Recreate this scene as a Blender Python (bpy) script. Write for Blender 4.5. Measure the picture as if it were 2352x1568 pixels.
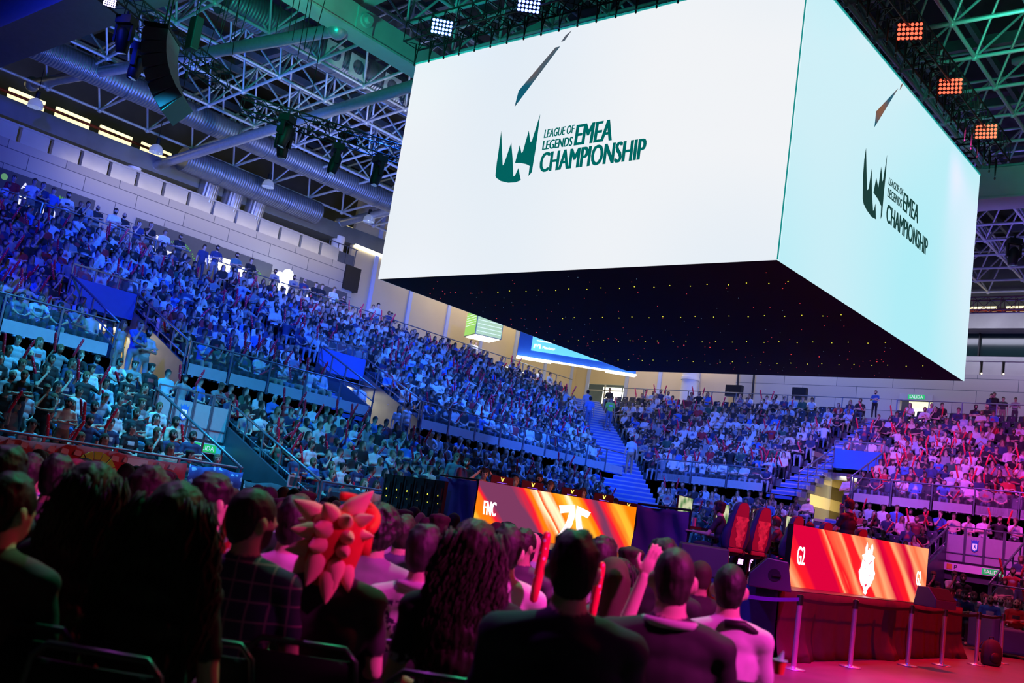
import bpy, bmesh, math, random
import numpy as np
from mathutils import Vector, Matrix, Euler, noise

for o in list(bpy.data.objects): bpy.data.objects.remove(o)
S = bpy.context.scene
COL = S.collection
rnd = random.Random(7)
nrs = np.random.RandomState(11)
PI = math.pi

# ------------------------------------------------------------------ camera
CAMZ = 1.45
YAW, PITCH, ROLL, FPX = 2.28323295, 0.167048827, 0.150975353, 2354.0
_cb, _sb, _cc, _sc = math.cos(PITCH), math.sin(PITCH), math.cos(ROLL), math.sin(ROLL)
_f = Vector((math.cos(YAW)*_cb, math.sin(YAW)*_cb, _sb))
_r = Vector((math.sin(YAW), -math.cos(YAW), 0))
_u = _r.cross(_f)
CR = _r*_cc + _u*_sc
CU = -_r*_sc + _u*_cc
CF = _f
cam_d = bpy.data.cameras.new('camera'); cam = bpy.data.objects.new('camera', cam_d); COL.objects.link(cam)
cam.matrix_world = Matrix(((CR.x, CU.x, -CF.x, 0), (CR.y, CU.y, -CF.y, 0), (CR.z, CU.z, -CF.z, CAMZ), (0, 0, 0, 1)))
cam_d.sensor_width = 36.0; cam_d.lens = 36.0*FPX/2352.0
cam_d.clip_end = 300
cam_d.dof.use_dof = True; cam_d.dof.focus_distance = 21.0; cam_d.dof.aperture_fstop = 2.6
S.camera = cam
S.view_settings.view_transform = 'Standard'; S.view_settings.look = 'None'
S.view_settings.gamma = 1.0; S.view_settings.use_curve_mapping = False
S.view_settings.exposure = 0.0

def ray(x, y):
    return CR*((x-1176)/FPX) - CU*((y-784)/FPX) + CF
def onX(x, y, X): d = ray(x, y); s = X/d.x; return Vector((X, d.y*s, CAMZ+d.z*s))
def onY(x, y, Y): d = ray(x, y); s = Y/d.y; return Vector((d.x*s, Y, CAMZ+d.z*s))
def onZ(x, y, z): d = ray(x, y); s = (z-CAMZ)/d.z; return Vector((d.x*s, d.y*s, z))
def onP(x, y, p, n):
    d = ray(x, y); o = Vector((0, 0, CAMZ)); s = (Vector(p)-o).dot(n)/d.dot(n); return o+d*s
def proj(p):
    v = Vector(p)-Vector((0, 0, CAMZ)); w = v.dot(CF)
    if w <= 0.1: return (-9999, -9999, w)
    return (1176+FPX*v.dot(CR)/w, 784-FPX*v.dot(CU)/w, w)

# ------------------------------------------------------------------ world
W = bpy.data.worlds.new('world'); S.world = W; W.use_nodes = True
W.node_tree.nodes['Background'].inputs[0].default_value = (0.10, 0.16, 0.45, 1)
W.node_tree.nodes['Background'].inputs[1].default_value = 0.02

def lamp(kind, name, loc, target, color, power, size=0.5, angle=60, blend=0.6, label=None, size_y=None):
    d = bpy.data.lights.new(name, kind); d.color = color; d.energy = power
    if kind == 'SPOT': d.spot_size = math.radians(angle); d.spot_blend = blend; d.shadow_soft_size = size
    elif kind == 'AREA':
        d.size = size
        if size_y: d.shape = 'RECTANGLE'; d.size_y = size_y
    else: d.shadow_soft_size = size
    o = bpy.data.objects.new(name, d); COL.objects.link(o); o.location = loc
    if target is not None:
        o.rotation_euler = (Vector(target)-Vector(loc)).to_track_quat('-Z', 'Y').to_euler()
    return o
BLUE = (0.02, 0.13, 1.0); DEEP = (0.01, 0.03, 1.0); TEAL = (0.02, 0.42, 0.80); GREEN = (0.0, 0.9, 0.35)
RED = (1.0, 0.03, 0.03); MAG = (1.0, 0.03, 0.55); PURP = (0.55, 0.10, 1.0); WARM = (1.0, 0.82, 0.50); COOL = (0.65, 0.85, 1.0)
K = 1.0
# blue floods from the rig above the stage onto the long left stand
lamp('SPOT', 'rig_flood', (-22.5, 6, 14.0), (-33, 14, 7), DEEP, 11000*K, .4, 80)
lamp('SPOT', 'rig_flood', (-23.0, 20, 13.6), (-33, 23, 6.5), BLUE, 9000*K, .4, 85)
lamp('SPOT', 'rig_flood', (-22.5, 31, 13.6), (-32, 35, 6), BLUE, 9500*K, .4, 80)
lamp('SPOT', 'rig_flood', (-23.5, 27, 14.2), (-22.8, 27.5, 1.5), BLUE, 7500*K, .4, 95)
lamp('SPOT', 'rig_flood', (-9, 34, 12.5), (-24, 29, 2), BLUE, 8500*K, .4, 60)
lamp('SPOT', 'rig_flood', (-20, 32, 13.8), (-27, 46, 5), BLUE, 11000*K, .4, 80)
lamp('SPOT', 'rig_flood', (-13, 32.5, 13.8), (-20, 44, 5), (0.16, 0.16, 1.0), 6500*K, .4, 70)
# teal on the lower left rows, green over the floor audience
lamp('SPOT', 'rig_flood', (-21.0, 11, 10.5), (-22.0, 10.5, 1.0), TEAL, 5200*K, .4, 100)
lamp('SPOT', 'rig_flood', (-17.0, 14, 11), (-22, 17, 1.5), (0.02, 0.38, 0.85), 6500*K, .4, 75)
lamp('SPOT', 'rig_flood', (-5.5, 8, 12), (-2.6, 2.8, 1.2), (0.04, 1.0, 0.42), 2600*K, .3, 55)
# magenta and red on the right of the hall
lamp('SPOT', 'rig_flood', (-6.5, 27, 14.0), (-9.5, 43, 5), (0.85, 0.05, 0.75), 7500*K, .4, 62)
lamp('SPOT', 'rig_flood', (-13, 32.6, 13.2), (-13.5, 43, 5), (0.60, 0.05, 0.95), 5000*K, .4, 70)
lamp('SPOT', 'rig_flood', (-8.6, 28.5, 14.2), (-9, 37, 2), (1.0, 0.05, 0.42), 4000*K, .4, 80)
lamp('SPOT', 'rig_flood', (-7.6, 21.5, 14.2), (-4.2, 21, 0), (1.0, 0.004, 0.03), 22000*K, .3, 62)
lamp('SPOT', 'rig_flood', (-1, 9, 12), (-3.2, 13.0, 0), (1.0, 0.004, 0.55), 26000*K, .3, 34)
lamp('SPOT', 'rig_flood', (3.5, 20, 7), (-6.2, 18.5, .4), (1.0, 0.004, 0.0), 4200*K, .3, 60)
lamp('SPOT', 'rig_flood', (1.5, 11.5, 9), (-3.6, 5.6, 1.0), (1.0, 0.03, 0.10), 1000*K, .3, 50)
lamp('SPOT', 'rig_flood', (5.0, 5.0, 7), (-4.0, 5.5, 1.0), (1.0, 0.04, 0.60), 6500*K, .3, 31, .4)
lamp('SPOT', 'rig_flood', (-9, 4, 12), (-5.0, 6.5, 1.1), (0.70, 0.05, 0.95), 1500*K, .3, 60)
lamp('SPOT', 'rig_flood', (-11.0, 5, 11), (-10.5, 16, 1.0), (0.20, 0.05, 1.0), 1500*K, .3, 50)
lamp('SPOT', 'rig_flood', (-1, 9, 10), (-8.3, 16.2, 1.6), (1.0, 0.10, 0.62), 1500*K, .3, 26)
lamp('SPOT', 'rig_flood', (-4.5, 6, 9), (-5.9, 17.0, .3), (0.03, 0.06, 1.0), 3200*K, .3, 34)
lamp('SPOT', 'rig_flood', (-3.5, 13, 12), (-13.6, 17.8, 2.0), (0.75, 0.62, 1.0), 1100*K, .3, 26)
# up light on the roof lattice
lamp('SPOT', 'roof_wash', (-31, 17, 10.2), (-37, 22, 17), (0.10, 0.18, 1.0), 1900*K, .6, 120)
lamp('SPOT', 'roof_wash', (-30, 28, 10.4), (-36, 31, 17), (0.08, 0.16, 1.0), 2000*K, .6, 120)
lamp('SPOT', 'roof_wash', (-20, 12, 11.0), (-24, 17, 18), (0.0, 0.85, 0.55), 2000*K, .6, 110)
lamp('SPOT', 'roof_wash', (-7.5, 25, 14.4), (-4, 32, 18), (0.02, 0.75, 0.45), 1000*K, .6, 120)
lamp('SPOT', 'roof_wash', (-11, 42, 9.0), (-11, 46, 17), (0.22, 0.16, 1.0), 1800*K, .6, 120)
lamp('SPOT', 'roof_wash', (-27, 25, 10.4), (-33, 27, 17), (0.62, 0.68, 1.0), 1300*K, .6, 130)  # added neutral spot, stands in for clerestory and house light
# house light grazing the panelled walls behind the upper walkway
lamp('AREA', 'house_light', (-38.2, 26, 13.2), (-40.35, 26, 10.4), WARM, 150*K, 15, size_y=.5)
lamp('AREA', 'house_light', (-38.6, 43.5, 15.5), (-41.0, 43.5, 11.5), (1, .84, .58), 480*K, 12, size_y=.8)
lamp('AREA', 'house_light', (-33, 51.8, 15.5), (-33, 54.3, 11.5), (1, .84, .58), 420*K, 9, size_y=.8)
lamp('AREA', 'house_light', (-18, 51.8, 15.0), (-18, 54.3, 11.5), (.74, .74, 1.0), 520*K, 18, size_y=.8)

# ------------------------------------------------------------------ materials
MATS = {}
def mat(name, color=(.5, .5, .5), rough=.7, metal=0., emit=None, es=0., var=.10, vs=6., bump=0., attr=False, alpha=1., trans=0.):
    if name in MATS: return MATS[name]
    m = bpy.data.materials.new(name); m.use_nodes = True; nt = m.node_tree; b = nt.nodes['Principled BSDF']
    b.inputs['Roughness'].default_value = rough; b.inputs['Metallic'].default_value = metal
    col = (*color, 1)
    if attr:
        a = nt.nodes.new('ShaderNodeAttribute'); a.attribute_name = 'Col'; src = a.outputs['Color']
    if var > 0 or bump > 0:
        tc = nt.nodes.new('ShaderNodeTexCoord'); n = nt.nodes.new('ShaderNodeTexNoise'); n.inputs['Scale'].default_value = vs; n.inputs['Detail'].default_value = 4
        nt.links.new(tc.outputs['Object'], n.inputs['Vector'])
        mr = nt.nodes.new('ShaderNodeMapRange'); mr.inputs[3].default_value = 1-var*1.6; mr.inputs[4].default_value = 1+var*1.6
        nt.links.new(n.outputs['Fac'], mr.inputs[0])
        mx = nt.nodes.new('ShaderNodeVectorMath'); mx.operation = 'SCALE'
        nt.links.new(mr.outputs[0], mx.inputs['Scale'])
        if attr: nt.links.new(src, mx.inputs[0])
        else: mx.inputs[0].default_value = color
        nt.links.new(mx.outputs[0], b.inputs['Base Color'])
        if bump > 0:
            bp = nt.nodes.new('ShaderNodeBump'); bp.inputs['Strength'].default_value = bump; bp.inputs['Distance'].default_value = .02
            nt.links.new(n.outputs['Fac'], bp.inputs['Height']); nt.links.new(bp.outputs['Normal'], b.inputs['Normal'])
    elif attr: nt.links.new(src, b.inputs['Base Color'])
    else: b.inputs['Base Color'].default_value = col
    if emit is not None:
        b.inputs['Emission Color'].default_value = (*emit, 1); b.inputs['Emission Strength'].default_value = es
    if alpha < 1: b.inputs['Alpha'].default_value = alpha
    if trans: b.inputs['Transmission Weight'].default_value = trans
    MATS[name] = m; return m

M_PEOPLE = mat('people', attr=True, rough=.78, var=.07, vs=14)
M_BLACK = mat('black_metal', (.012, .012, .014), .55, .3)
M_STEEL = mat('painted_steel', (.62, .64, .67), .42, .25, var=.08)
M_GALV = mat('galvanised', (.50, .52, .55), .38, .6, var=.15, vs=9)
M_RAIL = mat('rail_steel', (.24, .28, .35), .35, .6)
M_CONC = mat('concrete', (.30, .29, .27), .9, var=.22, vs=.9, bump=.3)
M_CONCD = mat('dark_concrete', (.075, .085, .10), .9, var=.2, vs=1.5)
M_STEP = mat('step_tread', (.34, .36, .42), .7, var=.15, vs=3)
M_RISER = mat('step_riser_blue', (.04, .12, .42), .6, var=.1)
M_SEAT = mat('seat_plastic', (.022, .028, .05), .5, var=.1)
M_WHITE = mat('white_paint', (.8, .8, .8), .6, var=.04)
M_BLUEP = mat('blue_panel', (.03, .16, .62), .5, var=.05)
M_PANEL = mat('silver_panel', (.45, .45, .43), .38, .35, var=.10, vs=1.2)
M_CLOTH = mat('black_drape', (.060, .022, .024), .9, var=.2, vs=5)
M_CLOTHB = mat('drape_blue_lit', (.03, .04, .12), .85, var=.2, vs=5)  # side of the stage skirt, blue light put into its colour
M_CHROME = mat('chrome', (.80, .80, .83), .27, .85, var=.02)

# ------------------------------------------------------------------ mesh builder
class MB:
    def __init__(s): s.v = []; s.f = []; s.mi = []; s.smooth = []
    def add(s, vs, fs, mi=0, sm=False):
        b = len(s.v); s.v.extend([tuple(p) for p in vs])
        for f in fs: s.f.append(tuple(i+b for i in f)); s.mi.append(mi); s.smooth.append(sm)
    def box(s, lo, hi, mi=0):
        x0, y0, z0 = lo; x1, y1, z1 = hi
        s.add([(x0,y0,z0),(x1,y0,z0),(x1,y1,z0),(x0,y1,z0),(x0,y0,z1),(x1,y0,z1),(x1,y1,z1),(x0,y1,z1)],
              [(3,2,1,0),(4,5,6,7),(0,1,5,4),(1,2,6,5),(2,3,7,6),(3,0,4,7)], mi)
    def obox(s, c, ax, ay, az, mi=0):      # centre and three half axes
        c = Vector(c); P = []
        for sz in (-1, 1):
            for sx, sy in ((-1,-1),(1,-1),(1,1),(-1,1)): P.append(c+ax*sx+ay*sy+az*sz)
        s.add(P, [(3,2,1,0),(4,5,6,7),(0,1,5,4),(1,2,6,5),(2,3,7,6),(3,0,4,7)], mi)
    def cyl(s, p0, p1, r, n=8, r1=None, mi=0, cap=True):
        p0 = Vector(p0); p1 = Vector(p1); d = p1-p0
        if d.length < 1e-6: return
        d.normalize(); a = d.orthogonal().normalized(); b = d.cross(a); r1 = r if r1 is None else r1
        P = [p0+(a*math.cos(2*PI*i/n)+b*math.sin(2*PI*i/n))*r for i in range(n)]+[p1+(a*math.cos(2*PI*i/n)+b*math.sin(2*PI*i/n))*r1 for i in range(n)]
        F = [(i, (i+1) % n, n+(i+1) % n, n+i) for i in range(n)]
        s.add(P, F, mi, n > 4)
        if cap: s.add(P, [tuple(range(n-1, -1, -1)), tuple(range(n, 2*n))], mi)
    def tube(s, pts, r, n=8, mi=0):
        pts = [Vector(p) for p in pts]; rs = r if isinstance(r, (list, tuple)) else [r]*len(pts)
        rings = []; a = None
        for i, p in enumerate(pts):
            d = (pts[min(i+1, len(pts)-1)]-pts[max(i-1, 0)]).normalized()
            a = d.orthogonal().normalized() if a is None else (a-d*a.dot(d)).normalized()
            b = d.cross(a)
            rings += [p+(a*math.cos(2*PI*k/n)+b*math.sin(2*PI*k/n))*rs[i] for k in range(n)]
        F = []
        for i in range(len(pts)-1):
            for k in range(n): F.append((i*n+k, i*n+(k+1) % n, (i+1)*n+(k+1) % n, (i+1)*n+k))
        F += [tuple(range(n-1, -1, -1)), tuple(range((len(pts)-1)*n, len(pts)*n))]
        s.add(rings, F, mi, True)
    def ell(s, c, r, n=12, m=8, rot=None, mi=0):
        c = Vector(c); P = []; F = []
        for j in range(m+1):
            t = PI*j/m
            for i in range(n):
                q = Vector((r[0]*math.sin(t)*math.cos(2*PI*i/n), r[1]*math.sin(t)*math.sin(2*PI*i/n), r[2]*math.cos(t)))
                if rot is not None: q = rot @ q
                P.append(c+q)
        for j in range(m):
            for i in range(n): F.append((j*n+i, (j+1)*n+i, (j+1)*n+(i+1) % n, j*n+(i+1) % n))
        s.add(P, F, mi, True)
    def loft(s, rings, mi=0, cap=True, closed=True):
        n = len(rings[0]); P = [p for r in rings for p in r]; F = []
        for j in range(len(rings)-1):
            for i in range(n if closed else n-1): F.append((j*n+i, j*n+(i+1) % n, (j+1)*n+(i+1) % n, (j+1)*n+i))
        if cap and closed: F += [tuple(range(n-1, -1, -1)), tuple(range((len(rings)-1)*n, len(rings)*n))]
        s.add(P, F, mi, True)
    def poly(s, pts, nrm, th, mi=0):       # flat outline with thickness
        n = len(pts); P = [Vector(p) for p in pts]; nrm = Vector(nrm)
        s.add(P+[p+nrm*th for p in P], [tuple(range(n-1, -1, -1)), tuple(range(n, 2*n))]+[(i, (i+1) % n, n+(i+1) % n, n+i) for i in range(n)], mi)
    def build(s, name, mats, parent=None, loc=None, flat=False):
        me = bpy.data.meshes.new(name); me.from_pydata(s.v, [], s.f)
        if not isinstance(mats, (list, tuple)): mats = [mats]
        for m in mats: me.materials.append(m)
        me.polygons.foreach_set('material_index', s.mi)
        if not flat: me.polygons.foreach_set('use_smooth', s.smooth)
        me.update()
        o = bpy.data.objects.new(name, me); COL.objects.link(o)
        if loc is not None: o.location = loc
        if parent is not None: o.parent = parent
        return o
def bevel(o, w=.01, seg=2):
    md = o.modifiers.new('bevel', 'BEVEL'); md.width = w; md.segments = seg; md.limit_method = 'ANGLE'; return o
def tag(o, label=None, cat=None, group=None, kind=None):
    if label: o['label'] = label
    if cat: o['category'] = cat
    if group: o['group'] = group
    if kind: o['kind'] = kind
    return o
def thing(name, label, cat, loc=(0,0,0), rz=0, group=None):
    o = bpy.data.objects.new(name, None); COL.objects.link(o); o.location = loc; o.rotation_euler = (0, 0, rz); o.empty_display_size = .2
    return tag(o, label, cat, group)
def struct(o): o['kind'] = 'structure'; return o
def copy_tree(o, parent=None):
    c = o.copy(); COL.objects.link(c); c.parent = parent
    for ch in KIDS.get(o.name, []): copy_tree(ch, c)
    return c
KIDS = {}
def reg(root):
    for o in bpy.data.objects:
        if o.parent is not None: KIDS.setdefault(o.parent.name, [])
    def rec(o):
        KIDS[o.name] = [c for c in o.children]
        for c in o.children: rec(c)
    rec(root)

def thicken(me, v):
    bm = bmesh.new(); bm.from_mesh(me); base = list(bm.verts)+list(bm.edges)+list(bm.faces)
    for k in (-1, 1):
        r = bmesh.ops.duplicate(bm, geom=base); bmesh.ops.translate(bm, verts=[g for g in r['geom'] if isinstance(g, bmesh.types.BMVert)], vec=Vector(v)*k)
    bm.to_mesh(me); bm.free()
def text_mesh(txt, name, m, origin, ux, uy, height, width=None, bold=0.0, shear=0.0, th=.004, parent=None, align='CENTER'):
    cu = bpy.data.curves.new(name, 'FONT'); cu.body = txt; cu.align_x = 'LEFT'; cu.offset = 0; cu.shear = shear; cu.extrude = 0.0; cu.fill_mode = 'FRONT'; cu.resolution_u = 3
    t = bpy.data.objects.new('tmp', cu); COL.objects.link(t)
    dg = bpy.context.evaluated_depsgraph_get(); me = bpy.data.meshes.new_from_object(t.evaluated_get(dg))
    bpy.data.objects.remove(t)
    co = np.empty(len(me.vertices)*3); me.vertices.foreach_get('co', co); co = co.reshape(-1, 3)
    lo, hi = co.min(0), co.max(0); sy = height/(hi[1]-lo[1]); sx = (width/(hi[0]-lo[0])) if width else sy
    ux = Vector(ux).normalized(); uy = Vector(uy).normalized(); n = ux.cross(uy)
    a = (co[:, 0]-lo[0])*sx; b = (co[:, 1]-lo[1])*sy
    if align == 'CENTER': a -= a.max()/2; b -= b.max()/2
    P = np.array(origin)[None]+a[:, None]*np.array(ux)[None]+b[:, None]*np.array(uy)[None]+np.array(n)[None]*th
    me.vertices.foreach_set('co', P.ravel()); me.materials.clear(); me.materials.append(m); me.update()
    if bold: thicken(me, np.array(ux)*bold*(width or 1)*.35 if width else np.array(ux)*bold*.02)
    o = bpy.data.objects.new(name, me); COL.objects.link(o)
    if parent is not None: o.parent = parent
    return o
# ------------------------------------------------------------------ room shell
def brickmat(name, c1, c2, mortar, bw, bh, ms, rough=.5, metal=.2, vertical_axis='YZ', offset=.37):
    m = bpy.data.materials.new(name); m.use_nodes = True; nt = m.node_tree; b = nt.nodes['Principled BSDF']
    b.inputs['Roughness'].default_value = rough; b.inputs['Metallic'].default_value = metal
    tc = nt.nodes.new('ShaderNodeTexCoord'); sp = nt.nodes.new('ShaderNodeSeparateXYZ'); cb = nt.nodes.new('ShaderNodeCombineXYZ')
    nt.links.new(tc.outputs['Object'], sp.inputs[0])
    nt.links.new(sp.outputs[1 if vertical_axis == 'YZ' else 0], cb.inputs[0]); nt.links.new(sp.outputs[2], cb.inputs[1])
    br = nt.nodes.new('ShaderNodeTexBrick'); nt.links.new(cb.outputs[0], br.inputs['Vector'])
    br.inputs['Color1'].default_value = (*c1, 1); br.inputs['Color2'].default_value = (*c2, 1); br.inputs['Mortar'].default_value = (*mortar, 1)
    br.inputs['Scale'].default_value = 1.0; br.inputs['Mortar Size'].default_value = ms; br.inputs['Brick Width'].default_value = bw; br.inputs['Row Height'].default_value = bh
    br.offset = offset; br.inputs['Mortar Smooth'].default_value = 0.1
    nt.links.new(br.outputs['Color'], b.inputs['Base Color'])
    return m
M_WALLL = brickmat('wall_panels_left', (.38,.365,.33), (.33,.315,.285), (.04,.05,.08), 2.35, .62, .013)
M_WALLB = brickmat('wall_panels_back', (.38,.38,.38), (.33,.33,.34), (.03,.05,.09), 3.1, .62, .013, vertical_axis='XZ')
M_TAN = mat('tan_plaster', (.58, .48, .31), .85, var=.06, vs=.8)
M_FLOOR = mat('arena_floor', (.14, .08, .085), .36, var=.25, vs=1.4, bump=.05)

b = MB(); b.box((-48, -14, -.3), (12, 62, 0)); struct(b.build('floor', M_FLOOR))

def sub(iv, cuts):
    out = [iv]
    for a, c in cuts:
        nx = []
        for lo, hi in out:
            if c <= lo or a >= hi: nx.append((lo, hi)); continue
            if a > lo: nx.append((lo, a))
            if c < hi: nx.append((c, hi))
        out = nx
    return out
TR, RU, RL = .83, .385, .348
UX0, UY0, UZ0, NU = -26.2, 40.3, 4.0, 13
LX0, LY0, LZ0, NL = -19.56, 33.66, 0.60, 8
VU_L = [(14.0, 16.2), (23.6, 25.9)]       # vomitories in the upper left tier (rows 0..3)
VU_B = [(-18.2, -16.0)]
VL_L = [(14.05, 16.35)]                    # lower tier vomitories (rows 0..4)
VL_B = [(-11.45, -8.85)]
YMIN, XMAX = -12.0, 8.0
AISU_L = [(22.2, 23.3)]; AISU_B = [(-19.55, -18.4)]; AISL_B = [(-16.75, -15.55)]; AISL_L = []
NV, NVL = 4, 5
def tier(name_l, name_b, X0, Y0, Z0, N, ru, cl, cb, nv):
    bl, bb = MB(), MB()
    for i in range(N):
        z = Z0+ru*i; x1 = X0-TR*i; x0 = x1-TR; y0 = Y0+TR*i; zb = max(z-ru*2.2, 0.0)
        hl = [(q[0]-1, q[1]+1) for q in cl] if i >= nv and nv == NV and i < nv+7 else []; hb = [(q[0]-1.5, q[1]+1) for q in cb] if i >= nv and nv == NV and i < nv+7 else []
        if nv == NV and i < nv: hb = [(-19.7, -18.2)]
        for a, c in sub((YMIN, y0), (cl if i < nv else [])+hl): bl.box((x0, a, zb), (x1, c, z))
        for a, c in sub((x0, XMAX), (cb if i < nv else [])+hb): bb.box((a, y0, zb), (c, y0+TR, z))
        for a, c in hl: bl.box((x0, a, z-.12), (x1, c, z)); bl.box((x1-.1, a, z-ru-.05), (x1, c, z))
        for a, c in hb: bb.box((a, y0, z-.12), (c, y0+TR, z)); bb.box((a, y0, z-ru-.05), (c, y0+.1, z))
    struct(bl.build(name_l, M_CONCD)); struct(bb.build(name_b, M_CONCD))
tier('trim_1', 'trim_2', UX0, UY0, UZ0, NU, RU, VU_L, VU_B, NV)
tier('trim_3', 'trim_4', LX0, LY0, LZ0, NL, RL, VL_L, VL_B, NVL)
# wall between the two tiers, front walls
for a, c in sub((YMIN, UY0), VU_L): b = MB(); b.box((UX0-.15, a, 0), (UX0, c, UZ0)); struct(b.build('wall_left_middle', M_CONCD))
for a, c in sub((UX0, XMAX), VU_B): b = MB(); b.box((a, UY0, 0), (c, UY0+.15, UZ0)); struct(b.build('wall_back_middle', M_CONCD))
for a, c in sub((YMIN, LY0), VL_L): b = MB(); b.box((LX0, a, 0), (LX0+.12, c, LZ0+.05)); struct(b.build('wall_left_front', M_CONCD))
for a, c in sub((LX0, XMAX), VL_B): b = MB(); b.box((a, LY0-.12, 0), (c, LY0, LZ0+.05)); struct(b.build('wall_back_front', M_CONCD))
# stairs
def steps(name, boxes_t, boxes_r):
    b = MB()
    for lo, hi in boxes_t: b.box(lo, hi, 0)
    for lo, hi in boxes_r: b.box(lo, hi, 1)
    struct(b.build(name, [M_STEP, M_RISER]))
def aisle_L(name, a, c, X0, Z0, N, ru):
    t, r = [], []
    for i in range(N):
        for h in (0, 1):
            x1 = X0-TR*i-h*TR/2; z = Z0+ru*i+h*ru/2+.02
            t.append(((x1-TR/2-.02, a, z-ru/2), (x1, c, z))); r.append(((x1, a, z-ru/2), (x1+.012, c, z-.06)))
    steps(name, t, r)
def aisle_B(name, a, c, Y0, Z0, N, ru):
    t, r = [], []
    for i in range(N):
        for h in (0, 1):
            y0 = Y0+TR*i+h*TR/2; z = Z0+ru*i+h*ru/2+.02
            t.append(((a, y0, z-ru/2), (c, y0+TR/2+.02, z))); r.append(((a, y0-.012, z-ru/2), (c, y0, z-.06)))
    steps(name, t, r)
for k, (a, c) in enumerate(AISU_L): aisle_L('trim_5', a, c, UX0, UZ0, NU, RU)
for k, (a, c) in enumerate(AISU_B): aisle_B('trim_6', a, c, UY0, UZ0, NU, RU)
for k, (a, c) in enumerate(AISL_B): aisle_B('trim_7', a, c, LY0, LZ0, NL, RL)
# diagonal corner stair (both tiers)
b = MB(); dd = Vector((-1, 1, 0)).normalized(); dn = Vector((1, 1, 0)).normalized(); dw = 1.2
for X0, Y0, Z0, N, ru in ((UX0, UY0, UZ0, NU, RU), (LX0, LY0, LZ0, NL, (UZ0-LZ0)/NL)):
    L = TR*math.sqrt(2)
    for i in range(N):
        for h in (0, 1):
            c = Vector((X0, Y0, 0))+dd*(L*(i+h*.5+.25))-dn*.9; z = min(Z0+ru*i+h*ru/2+.38, 9.02)
            c.z = z-ru/4; b.obox(c, dd*(L/4+.01), dn*dw, Vector((0, 0, ru/4)), 0)
            b.obox(c-dd*(L/4+.02)-Vector((0, 0, .03)), dd*.01, dn*dw, Vector((0, 0, ru/4-.03)), 1)
struct(b.build('trim_8', [M_STEP, M_RISER]))
# upper walkway
XT, YT, ZT = UX0-TR*NU, UY0+TR*NU, 9.0
b = MB(); b.box((-47.5, YMIN, ZT-.3), (XT, 61, ZT)); b.box((XT, YT, ZT-.3), (XMAX, 61, ZT)); struct(b.build('trim_9', M_CONC))
# panelled left wall + slotted parapet
b = MB(); b.box((-40.6, YMIN, ZT), (-40.3, 33.6, 12.75)); struct(b.build('wall_left', M_WALLL))
b = MB(); y = YMIN
while y < 31.5:
    b.box((-40.55, y+.05, 12.62), (-40.33, y+1.16, 13.42)); y += 1.27
b.box((-40.6, YMIN, 13.36), (-40.3, 31.6, 13.44), 0)
struct(b.build('trim_10', [M_PANEL]))
b = MB(); b.box((-40.62, 31.6, 12.75), (-40.45, 33.5, 13.35), 0); b.box((-40.7, 32.9, 11.5), (-40.2, 33.9, 12.75), 1)
for k in range(4): b.cyl((-40.4, 31.7+.6*k, 12.75), (-40.4, 31.7+.6*k, 13.7), .025)
b.cyl((-40.4, 31.7, 13.7), (-40.4, 33.6, 13.7), .025); struct(b.build('trim_11', [M_CONCD, M_BLACK]))
# tan plaster wall going round the corner
b = MB(); b.box((-41.1, 33.6, ZT), (-40.9, 46.9, 17)); b.box((-41.1, 46.9, 10.45), (-40.9, 50.7, 17)); b.box((-41.1, 50.7, ZT), (-40.9, 54.4, 17)); struct(b.build('wall_corner_left', M_TAN))
b = MB(); b.box((-41, 54.3, ZT), (-39.9, 54.5, 17)); b.box((-39.9, 54.3, 10.75), (-36.9, 54.5, 17)); b.box((-36.9, 54.3, ZT), (-29.0, 54.5, 17)); struct(b.build('wall_corner_back', M_TAN))
b = MB()
for y in (35.35, 38.25, 41.4, 44.5, 47.7, 50.9, 53.8): b.box((-40.9, y-.12, ZT), (-40.82, y+.12, 17))
for x in (-42.6+2.8, -36.75, -34.3, -31.6): b.box((x-.12, 54.22, ZT), (x+.12, 54.3, 17))
struct(b.build('trim_12', mat('pale_blue_strip', (.38, .45, .75), .5, var=.03)))
# panelled back wall right of the corner
b = MB(); b.box((-29.0, 54.2, ZT), (-19.3, 54.5, 12.0)); b.box((-19.3, 54.2, 10.55), (-17.6, 54.5, 12.0)); b.box((-17.6, 54.2, ZT), (XMAX, 54.5, 12.0)); struct(b.build('wall_back', M_WALLB))
b = MB(); x = -29.0
while x < XMAX-1:
    b.box((x+.05, 54.25, 12.0), (x+.95, 54.45, 12.72)); x += 1.05
b.box((-29, 54.2, 12.72), (XMAX, 54.5, 12.95)); struct(b.build('trim_13', M_PANEL))
M_GLOWW = mat('warm_lit_slot', (.8, .75, .5), .6, emit=(1, .85, .5), es=2.2, var=0)
b = MB(); x = -29.0
while x < XMAX-1:
    b.ell((x, 54.3, 12.08), (.05, .05, .05), 8, 6); x += 1.05
o = b.build('parapet_lamps', M_GLOWW); tag(o, 'row of small warm lamps at the foot of the slots in the back wall parapet', 'light', kind='stuff')
# dark glass cabins above the back wall
b = MB(); b.box((-18.5, 55.5, 12.95), (XMAX, 55.7, 14.5), 0)
for k in range(10): b.box((-18.5+2.6*k, 55.3, 12.95), (-18.44+2.6*k, 55.5, 14.5), 1)
b.box((-18.5, 54.3, 14.45), (XMAX, 55.6, 15.3), 2)
struct(b.build('window_1', [mat('dark_glass', (.01, .03, .03), .1, var=0), M_BLACK, M_CONC]))
b = MB(); b.box((-48, 57.5, ZT), (XMAX, 57.8, 20)); struct(b.build('wall_back_outer', M_CONCD))
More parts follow.
